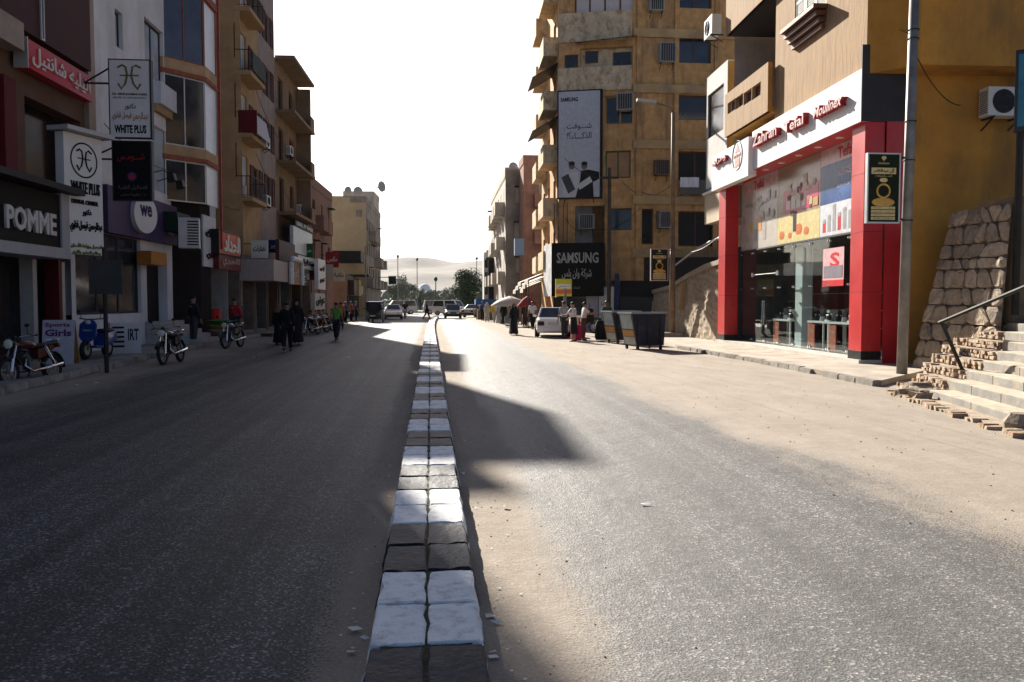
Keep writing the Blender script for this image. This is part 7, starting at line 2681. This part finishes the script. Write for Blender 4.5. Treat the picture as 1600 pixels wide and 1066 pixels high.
    if scarf:
        scm = mat('scarf_%02x%02x%02x' % tuple(int(c * 255) for c in scarf), scarf, .9, .15, 10)
        hcx2 = Vector(sp(.94 * u))
        rings = []
        for q in range(9):
            f = q / 8
            zz = hcx2.z + .062 * u - f * .2 * u
            rr_ = .03 + .042 * math.sin(min(1, f * 1.8) * math.pi / 2) + (.055 * max(0, f - .55) * 2)
            rings.append([(rr_ * u * math.cos(a) * 1.02, hcx2.y + (.012 + (.01 if math.sin(a) < 0 and .1 < f < .55 else 0)) * u + rr_ * u * math.sin(a) * (.78 if (math.sin(a) < -.4 and .1 < f < .55) else 1.05), zz) for a in [2 * math.pi * j / 16 for j in range(16)]])
        MB().loft(rings).build('headscarf', scm, t_, smooth=True)
    else:
        hcx2 = Vector(sp(.945 * u))
        rings = []
        for q in range(7):
            f = q / 6
            th = f * math.pi * .56
            rings.append([(.053 * u * math.sin(th + .08) * math.cos(a), hcx2.y + .012 * u + .062 * u * math.sin(th + .08) * math.sin(a) * (.86 if math.sin(a) < 0 and f > .7 else 1), hcx2.z + .058 * u * math.cos(th) + (.022 * u if math.sin(a) < -.3 and f > .6 else 0)) for a in [2 * math.pi * j / 14 for j in range(14)]])
        MB().loft(rings).build('hair', HAIR, t_, smooth=True)
    return t_


BK, NV_, GY_ = (.012, .012, .014), (.02, .025, .05), (.16, .16, .17)
WALK = dict(legs=(22, -18), knees=(6, 18), arms=((-15, 8, 15), (20, 8, 20)))
WALK2 = dict(legs=(-18, 20), knees=(18, 6), arms=((18, 8, 20), (-14, 8, 12)))
WH = (.62, .62, .63)
person('woman in a black robe and brown headscarf walking on the left road', 436, 538, 190, 1.62, BK, BK, 'abaya', scarf=(.16, .09, .05), **WALK)
person('person all in black walking ahead of two companions on the left road', 449, 549, 185, 1.72, BK, BK, 'trousers', long_sleeve=True, **WALK2)
person('tall person in black coat beside two companions on the left road', 464, 539, 5, 1.78, BK, BK, 'robe', scarf=BK, **WALK)
person('man in a green safety vest and dark trousers walking in the left road', 526, 532, 175, 1.7, (.10, .26, .05), (.03, .03, .035), **WALK)
person('man in an orange vest walking behind the green vest', 533, 515, 185, 1.7, (.55, .12, .02), (.03, .03, .04), **WALK2)
person('man in a red shirt standing behind the parked dark motorcycle', 367, 532, 160, 1.68, (.32, .02, .03), (.03, .03, .035), long_sleeve=True, z=.15)
person('man in dark clothes standing on the pavement by the plastic basins', 303, 537, 140, 1.76, (.02, .02, .022), (.05, .05, .055), long_sleeve=True, z=.15)
for k, (px, py, tc, bc, rz, lab, of) in enumerate(((557, 502, NV_, BK, 100, 'man in navy on the far left pavement by the slim pole', 'trousers'), (549, 503, (.3, .05, .03), BK, 60, 'person in dull red by the far left shops', 'trousers'),
                                                  (592, 498, GY_, NV_, 200, 'person in grey standing behind the auto rickshaw', 'trousers'), (540, 505, (.08, .12, .25), BK, 140, 'man in a blue shirt near the low arched shop', 'trousers'))):
    person(lab, px, py, rz, 1.7, tc, bc, of, z=.0)
person('man in dark clothes crossing at the far end of the median', 667, 499, 80, 1.72, BK, BK, long_sleeve=True, **WALK)
# rider on a motorcycle, far
p_ = gp(633, 498)
motorcycle('black motorcycle ridden down the far left lane', p_, rad(0), TK_B)
rp = person('rider in black sitting on the far left lane motorcycle', 0, 0, 0, 1.72, BK, BK, legs=(75, 75), knees=(80, 80), arms=((50, 14, 20), (50, 14, 20)), long_sleeve=True, pos=(p_.x, p_.y + .25, .3))
rp.location.z = .83 - .515 * 1.72 + .1
# right side
person('woman in a long black robe walking with a bag on the sunlit road', 803, 524, 5, 1.64, BK, BK, 'abaya', scarf=BK, **WALK)
person('man in a white shirt and black trousers walking past the white car', 832, 515, 185, 1.76, WH, BK, **WALK2)
person('woman in a dark red robe walking near the market umbrella', 820, 509, 170, 1.64, (.07, .02, .025), BK, 'abaya', scarf=(.05, .02, .02), **WALK)
person('woman in a black robe with her back turned near the umbrella', 787, 507, 185, 1.64, BK, BK, 'abaya', scarf=BK, **WALK2)
person('man in a pale grey robe walking near the umbrella', 780, 506, 10, 1.76, (.42, .44, .46), WH, 'robe', **WALK)
person('person in a yellow top beside the pale robed walkers', 772, 504, 190, 1.66, (.52, .38, .06), (.4, .38, .34), long_sleeve=True, **WALK2)
person('person in a patterned pale robe near the beige car', 761, 503, 180, 1.7, (.42, .37, .31), WH, 'robe', scarf=(.4, .38, .35), **WALK)
person('person in a navy jacket at the rear of the beige car', 754, 501, 150, 1.72, (.03, .05, .13), BK, long_sleeve=True)
person('man in a grey blue shirt leaning at the white car boot', 882, 529, 205, 1.72, (.30, .33, .36), (.045, .045, .05), lean=6)
person('woman in a white top and black skirt at the car boot', 896, 534, 235, 1.68, WH, BK, 'skirt', skin=2, arms=((35, 10, 50), (20, 10, 40)), lean=4)
person('woman in a white top and brown trousers holding a bag by the car', 912, 532, 95, 1.68, (.6, .58, .58), (.075, .04, .04), arms=((40, 12, 60), (45, 10, 40)), lean=5)
person('man in a green shirt standing behind the rubbish containers', 948, 531, 20, 1.74, (.03, .05, .035), (.11, .12, .14), skin=1)


def bag(name, label, pos, size, col, rz=0.0, strap=True):
    t_ = thing(name, label, 'bag', pos, rz, 'bags carried by people')
    w, d, h = size
    MB().loft([[(w / 2 * a * k, d / 2 * b_ * k, z * h) for a, b_ in ((-1, -.7), (-.7, -1), (.7, -1), (1, -.7), (1, .7), (.7, 1), (-.7, 1), (-1, .7))] for z, k in ((0, .85), (.15, 1), (.7, .98), (.95, .8), (1, .5))]).build('pouch', paint(col, .8, bump=.2), t_, smooth=True)
    if strap:
        MB().tube([(-w * .3, 0, h * .9), (-w * .25, 0, h * 1.35), (w * .25, 0, h * 1.35), (w * .3, 0, h * .9)], .012, 5).build('handle', paint((.03, .03, .03), .7), t_)
    return t_


q_ = gp(898, 533)
bag('shoulder_bag', 'pink red bag standing at the feet of the women by the car', (q_.x + .05, q_.y - .1, .02), (.45, .3, .7), (.42, .02, .08))
q_ = gp(903, 531)
bag('cloth_bundle', 'cream cloth bundle held between the two women at the car', (q_.x + .02, q_.y + .1, .62), (.75, .5, .45), (.5, .42, .32), strap=False)
q_ = gp(925, 530)
bag('backpack', 'black backpack on the woman in brown trousers', (q_.x - .12, q_.y + .05, .75), (.35, .4, .65), (.02, .02, .022), rad(90))
q_ = gp(940, 532)
bag('suitcase', 'black wheeled suitcase beside the man in the green shirt', (q_.x - .05, q_.y - .2, .03), (.55, .35, .85), (.02, .02, .022))
q_ = gp(797, 522)
bag('handbag', 'grey handbag carried by the robed woman on the sunlit road', (q_.x - .1, q_.y, .55), (.4, .2, .38), (.18, .18, .19))

# ================================================================== SMALL THINGS ON THE LEFT PAVEMENT
p_ = gp(334, 527, .15)
t = thing('plastic_barrels', 'stack of red plastic tubs on the pavement', 'tubs', p_)
for k in range(3):
    MB().cyl((0, 0, k * .42 + .002), (0, 0, k * .42 + .4), .3, .34, 16).torus((0, 0, k * .42 + .4), .34, .02, 'z', 16, 5).build('tub', mat('plastic_red', (.42, .03, .02), .35, .1), t)
for k, (c, nm) in enumerate((((.42, .03, .02), 'red'), ((.55, .52, .5), 'white'), ((.42, .34, .03), 'yellow'), ((.05, .28, .05), 'green'))):
    p_ = gp(347, 530, .15)
    t = thing('plastic_basin', '%s plastic basin in the bright stack on the pavement' % nm, 'basin', (p_.x, p_.y, .152 + k * .2), 0, 'stacked plastic basins')
    MB().loft([[(r * math.cos(2 * math.pi * q / 20), r * math.sin(2 * math.pi * q / 20), z) for q in range(20)] for r, z in ((.42, 0), (.52, .17), (.55, .17), (.55, .19), (.5, .19), (.41, .03))]).build('bowl', mat('plastic_' + nm, c, .35, .1), t, smooth=True)
p_ = gp(318, 524, .15)
t = thing('plastic_stool', 'red plastic stool beside the tub stack', 'stool', p_)
B(-.18, .18, -.18, .18, .4, .44).build('seat', mat('plastic_red', (.42, .03, .02), .35, .1), t, bevel=.02)
for sx in (-1, 1):
    for sy in (-1, 1):
        MB().bar((sx * .18, sy * .18, 0), (sx * .14, sy * .14, .4), .04).build('leg', mat('plastic_red', (.42, .03, .02), .35, .1), t)
p_ = gp(405, 526)
t = thing('rubble_heap', 'small heap of boards and rubble at the left kerb', 'rubble', p_)
rq = random.Random(9)
for k in range(9):
    a = rq.uniform(-1, 1)
    MB().hexa([(x + rq.uniform(-1, 1) * .02 + a * .9, y + rq.uniform(-.3, .3), z) for z in (0, rq.uniform(.06, .16)) for x, y in ((-.3, -.08), (.3, -.05), (.28, .09), (-.28, .07))]).build('board', mat('old_board', (.08, .06, .045), .9, .4, 5), t)
# market umbrellas and the blue awning on the right
for k, (px, py, Y, r, c, lab) in enumerate(((797, 477, 58, 1.35, (.62, .58, .53), 'wide white market umbrella over the crowd'), (786, 478, 66, 1.0, (.5, .36, .16), 'smaller tan market umbrella behind the white one'), (824, 478, 54, .7, (.3, .05, .05), 'red and white umbrella edge beside the dark awning'))):
    p0 = at(px, py, Y)
    t = thing('market_umbrella', lab, 'umbrella', (p0.x, Y, 0), 0, 'market umbrellas')
    zc = p0.z
    rings = [[(rr_ * math.cos(2 * math.pi * q / 16), rr_ * math.sin(2 * math.pi * q / 16), zz - (.06 * (q % 2) if rr_ > r * .8 else 0)) for q in range(16)] for rr_, zz in ((.03, zc + .65), (r * .5, zc + .42), (r, zc), (r * .98, zc - .03), (r * .5, zc + .39), (.03, zc + .62))]
    MB().loft(rings).build('canopy', mat('umbrella_%d' % k, c, .85, .08), t, smooth=True)
    MB().cyl((0, 0, 0), (0, 0, zc + .75), .035, n=8).build('pole', MIRON, t)
    for q in range(8):
        a = q * math.pi / 4
        MB().bar((0, 0, zc + .3), (r * .9 * math.cos(a), r * .9 * math.sin(a), zc + .02), .02).build('rib', MIRON, t)
    MB().cyl((0, 0, 0), (0, 0, .12), .35, n=16).build('base', MKERB, t)
p0 = at(743, 476, 80)
t = thing('stall_awning', 'long blue stall awning at the far right pavement', 'awning', (p0.x, 80, 0), 0)
B(0, 2.4, -.4, 2.0, p0.z, p0.z + .5).build('cloth', paint((.02, .10, .32), .7), t)
for x in (.1, 2.3):
    MB().cyl((x, 0, 0), (x, 0, p0.z), .04, n=6).build('post', MIRON, t)
B(.2, 2.2, .2, 1.4, 0, .9).build('counter', paint((.2, .14, .08), .7), t)

# ================================================================== FAR END: JUNCTION, TREES, HILLS
MLEAF = [mat('leaf_%d' % k, c, .7, .35, 3) for k, c in enumerate(((.022, .045, .010), (.10, .125, .075), (.13, .145, .11)))]  # the two paler leaf tones have distance haze painted in
MBARK = mat('bark', (.09, .065, .045), .9, .3, 6, .4, 20)


def tree(label, x, y, h, cw, ch, seed, lm, n=900, ls=.35, name='leafy_tree', dense=False, group='trees at the far end'):
    rt = random.Random(seed)
    t_ = thing(name, label, 'tree', (x, y, -.06 if y > 180 else 0), rt.uniform(0, 6), group)
    mb = MB()
    tz = h - ch * .75
    mb.tube([(0, 0, 0), (rt.uniform(-.1, .1), .05, tz * .5), (rt.uniform(-.2, .2), 0, tz), (0, 0, h - ch * .4)], [h * .035, h * .028, h * .02, h * .006], 8)
    cl = []
    nb = 7 if not dense else 10
    for k in range(nb):
        a = rt.uniform(0, 6.28)
        rr_ = rt.uniform(.3, .8)
        zc = h - ch / 2 + rt.uniform(-.38, .36) * ch
        f = math.sqrt(max(.1, 1 - ((zc - (h - ch / 2)) / (ch / 2)) ** 2))
        c = Vector((math.cos(a) * rr_ * cw / 2 * f, math.sin(a) * rr_ * cw / 2 * f, zc))
        cl.append((c, rt.uniform(.22, .36) * min(cw, ch) * (1.25 if dense else 1)))
        mb.tube([(0, 0, tz * rt.uniform(.7, 1)), tuple(c * .5 + Vector((0, 0, tz * .5))), tuple(c)], [h * .014, h * .009, h * .003], 5)
    mb.build('trunk', MBARK, t_)
    cr = MB()
    for k in range(n):
        c, r = rt.choice(cl)
        d = Vector((rt.gauss(0, 1), rt.gauss(0, 1), rt.gauss(0, 1))).normalized()
        p = c + d * r * rt.uniform(.55, 1.08)
        if p.z < tz * .5:
            continue
        s = ls * rt.uniform(.6, 1.3)
        n1 = (d + Vector((rt.uniform(-.7, .7), rt.uniform(-.7, .7), rt.uniform(-.2, .9)))).normalized()
        a = n1.orthogonal().normalized()
        b_ = n1.cross(a)
        an = rt.uniform(0, 3.14)
        a, b_ = a * math.cos(an) + b_ * math.sin(an), b_ * math.cos(an) - a * math.sin(an)
        cr.quad(p - a * s, p + b_ * s * .5, p + a * s, p - b_ * s * .5)
    o = cr.build('crown', lm, t_)
    return t_


p0 = at(729, 478, 138)
tree('dense clipped dark green tree standing alone at the far junction', p0.x, 138, 6.6, 4.2, 5.4, 3, MLEAF[0], 5200, .2, dense=True)
rt = random.Random(77)
pl_ = [(616, 230, 7), (628, 270, 8.5), (640, 300, 9.5), (648, 240, 5), (659, 330, 6.5), (672, 280, 5.5), (688, 310, 7), (698, 260, 5), (708, 320, 8), (722, 340, 9), (751, 250, 7), (758, 290, 8), (768, 240, 7), (634, 380, 13), (661, 400, 8), (700, 420, 9), (742, 400, 12), (657, 165, 4)]
nm_ = ('first', 'second', 'third', 'fourth', 'fifth', 'sixth', 'seventh', 'eighth', 'ninth', 'tenth', 'eleventh', 'twelfth', 'thirteenth')
for k, (px, Y, h) in enumerate(pl_):
    p0 = at(px, 470, Y)
    lab = ('hazy %s green tree, %s from the left in the riverside row' % (('broad', 'rounded', 'tall')[k % 3], nm_[k])) if k < 13 else ('hazy tree behind the riverside row below the white dome', 'hazy tall tree of the back row under the dome', 'tallest hazy tree of the back row', 'hazy back row tree behind the clipped tree', 'small bright young tree on the junction verge')[k - 13]
    tree(lab, p0.x, Y, h, h * .75, h * .72, 100 + k, MLEAF[1 + k % 2], 1100, h * .045)
# verge, hedge, kerb of the junction
tag(B(-10, 16, 127.4, 128, 0, .3).build('kerb_far', MWHITE), kind='structure')
tag(B(-60, 80, 128, 215, 0, .12).build('verge', mat('dry_verge', (.20, .19, .08), .95, .3, .5)), kind='structure')
hd = MB()
rt = random.Random(5)
p0, p1_ = at(712, 480, 132), at(762, 480, 132)
for k in range(2600):
    x = rt.uniform(p0.x, p1_.x)
    y = 132 + rt.uniform(-.6, .6)
    z = .1 + 1.2 * rt.random()
    a = Vector((rt.gauss(0, 1), rt.gauss(0, 1), rt.gauss(0, 1))).normalized() * .14
    b_ = a.orthogonal().normalized() * .09
    p = Vector((x, y, z))
    hd.quad(p - a, p + b_, p + a, p - b_)
tag(hd.build('hedge', MLEAF[1]), 'low clipped hedge below the lone dark green tree', 'hedge')
for k, (px, Y, h, lab) in enumerate(((681, 118, 4.6, 'short green lamp post at the median end'), (622, 150, 9.5, 'tall thin lamp post nearest the left block'), (652, 160, 9.5, 'tall thin lamp post left of the white dome'), (745, 150, 9.2, 'tall thin lamp post behind the clipped tree'), (762, 130, 9.0, 'tall thin lamp post beside the far right block'))):
    p0 = at(px, 475, Y)
    t = thing('lamp_post', lab, 'lamp post', (p0.x, Y, 0), 0, 'lamp posts at the junction')
    g_ = paint((.02, .09, .05), .5) if k == 0 else MPOLE
    MB().cyl((0, 0, 0), (0, 0, h), .11, .06, 8).build('shaft', g_, t)
    MB().cyl((0, 0, 0), (0, 0, .5), .2, .14, 8).build('base', g_, t)
    MB().loft([[(r * math.cos(2 * math.pi * q / 8), r * math.sin(2 * math.pi * q / 8), h + z) for q in range(8)] for r, z in ((.08, 0), (.26, .15), (.22, .5), (.05, .65))]).build('lantern', g_, t)
t = thing('boundary_wall', 'pale low boundary wall with piers across the far junction', 'wall', (-12, 165, 0))
MWL = mat('pale_boundary', (.42, .42, .4), .8, .15)
B(0, 34, 0, .3, .1, 1.3).build('wall_panel', MWL, t)
for k in range(12):
    B(k * 3 - .2, k * 3 + .2, -.06, .36, .1, 2.1).build('pier', MWL, t)
# river plain and hills
def hz(x, y):
    f = max(0, min(1, (y - 520) / 1500))
    h = 82 * (f * f * (3 - 2 * f))
    h += 10 * f * math.sin(x * .006 + y * .004) + 7 * f * math.sin(x * .013 - y * .009 + 1) + 4 * f * math.sin(x * .031 + 2) * math.cos(y * .02)
    r = math.sin((x * .8 + y) * .011)
    h += 9 * f * max(0, r) ** 2
    return h


hm = MB()
nx_, ny_ = 110, 70
rh = random.Random(2)
for j in range(ny_ + 1):
    y = 500 + 2000 * (j / ny_)
    for i in range(nx_ + 1):
        x = -1100 + 2400 * i / nx_
        hm.v.append((x, y, -.5 + hz(x, y) + rh.uniform(-.9, .9) * min(1, j / 6)))
for j in range(ny_):
    for i in range(nx_):
        a = j * (nx_ + 1) + i
        hm.f.append((a, a + 1, a + nx_ + 2, a + nx_ + 1))
o = hm.build('hills', mat('desert_hills', (.11, .10, .095), .95, .3, .012, col2=(.25, .215, .175), stain=((.07, .07, .075), .7, .006, (1, 1, 3))), smooth=True)
tag(o, kind='structure')
p0 = at(664, 462, 640)
p0.z = hz(p0.x, 640) - .5
t = thing('domed_building', 'distant white building with a dome on the hillside', 'building', p0)
MDOME = mat('dome_white', (.8, .79, .77), .8, .1)
B(-13, 13, -3, 8, -2, 5).build('hall', MDOME, t)
B(-6, 6, -2, 7, 5.002, 8).build('drum', MDOME, t)
MB().loft([[(4.6 * math.cos(f) * math.cos(2 * math.pi * q / 20), 2.5 + 4.6 * math.cos(f) * math.sin(2 * math.pi * q / 20), 8 + 5.0 * math.sin(f)) for q in range(20)] for f in [k * 1.5 / 7 for k in range(8)]]).build('dome', MDOME, t, smooth=True)
for k in range(6):
    B(-11 + k * 4, -9 + k * 4, -3.06, -2.98, .5, 3.5).build('archway', GDARK, t)
fl = MB()
rt = random.Random(8)
for k in range(9000):
    x = rt.uniform(-260, 240)
    y = rt.uniform(430, 800)
    z = hz(x, y) - .5
    hh = rt.uniform(0, 1) ** .7 * (8 if y < 620 else 4)
    s = rt.uniform(1.0, 2.4)
    a = Vector((rt.gauss(0, 1), rt.gauss(0, 1), rt.gauss(0, 1))).normalized() * s
    b_ = a.orthogonal().normalized() * s * .6
    p = Vector((x, y, z + hh))
    fl.quad(p - a, p + b_, p + a, p - b_)
tag(fl.build('woodland', MLEAF[2]), 'far hazy belt of trees and scrub at the foot of the hills', 'trees', kind='stuff')

# haze: thin dusty air
hzm = bpy.data.materials.new('dusty_air')
hzm.use_nodes = True
N, L = hzm.node_tree.nodes, hzm.node_tree.links
for n in list(N):
    N.remove(n)
o_ = N.new('ShaderNodeOutputMaterial')
v_ = N.new('ShaderNodeVolumePrincipled')
v_.inputs['Color'].default_value = (.86, .90, .95, 1)
v_.inputs['Density'].default_value = .00007
v_.inputs['Anisotropy'].default_value = 0.0
L.new(v_.outputs[0], o_.inputs['Volume'])
hb = B(-1300, 1500, -60, 2700, -2, 150).build('haze', hzm)
tag(hb, 'thin pale dusty air over the whole street', 'haze', kind='stuff')
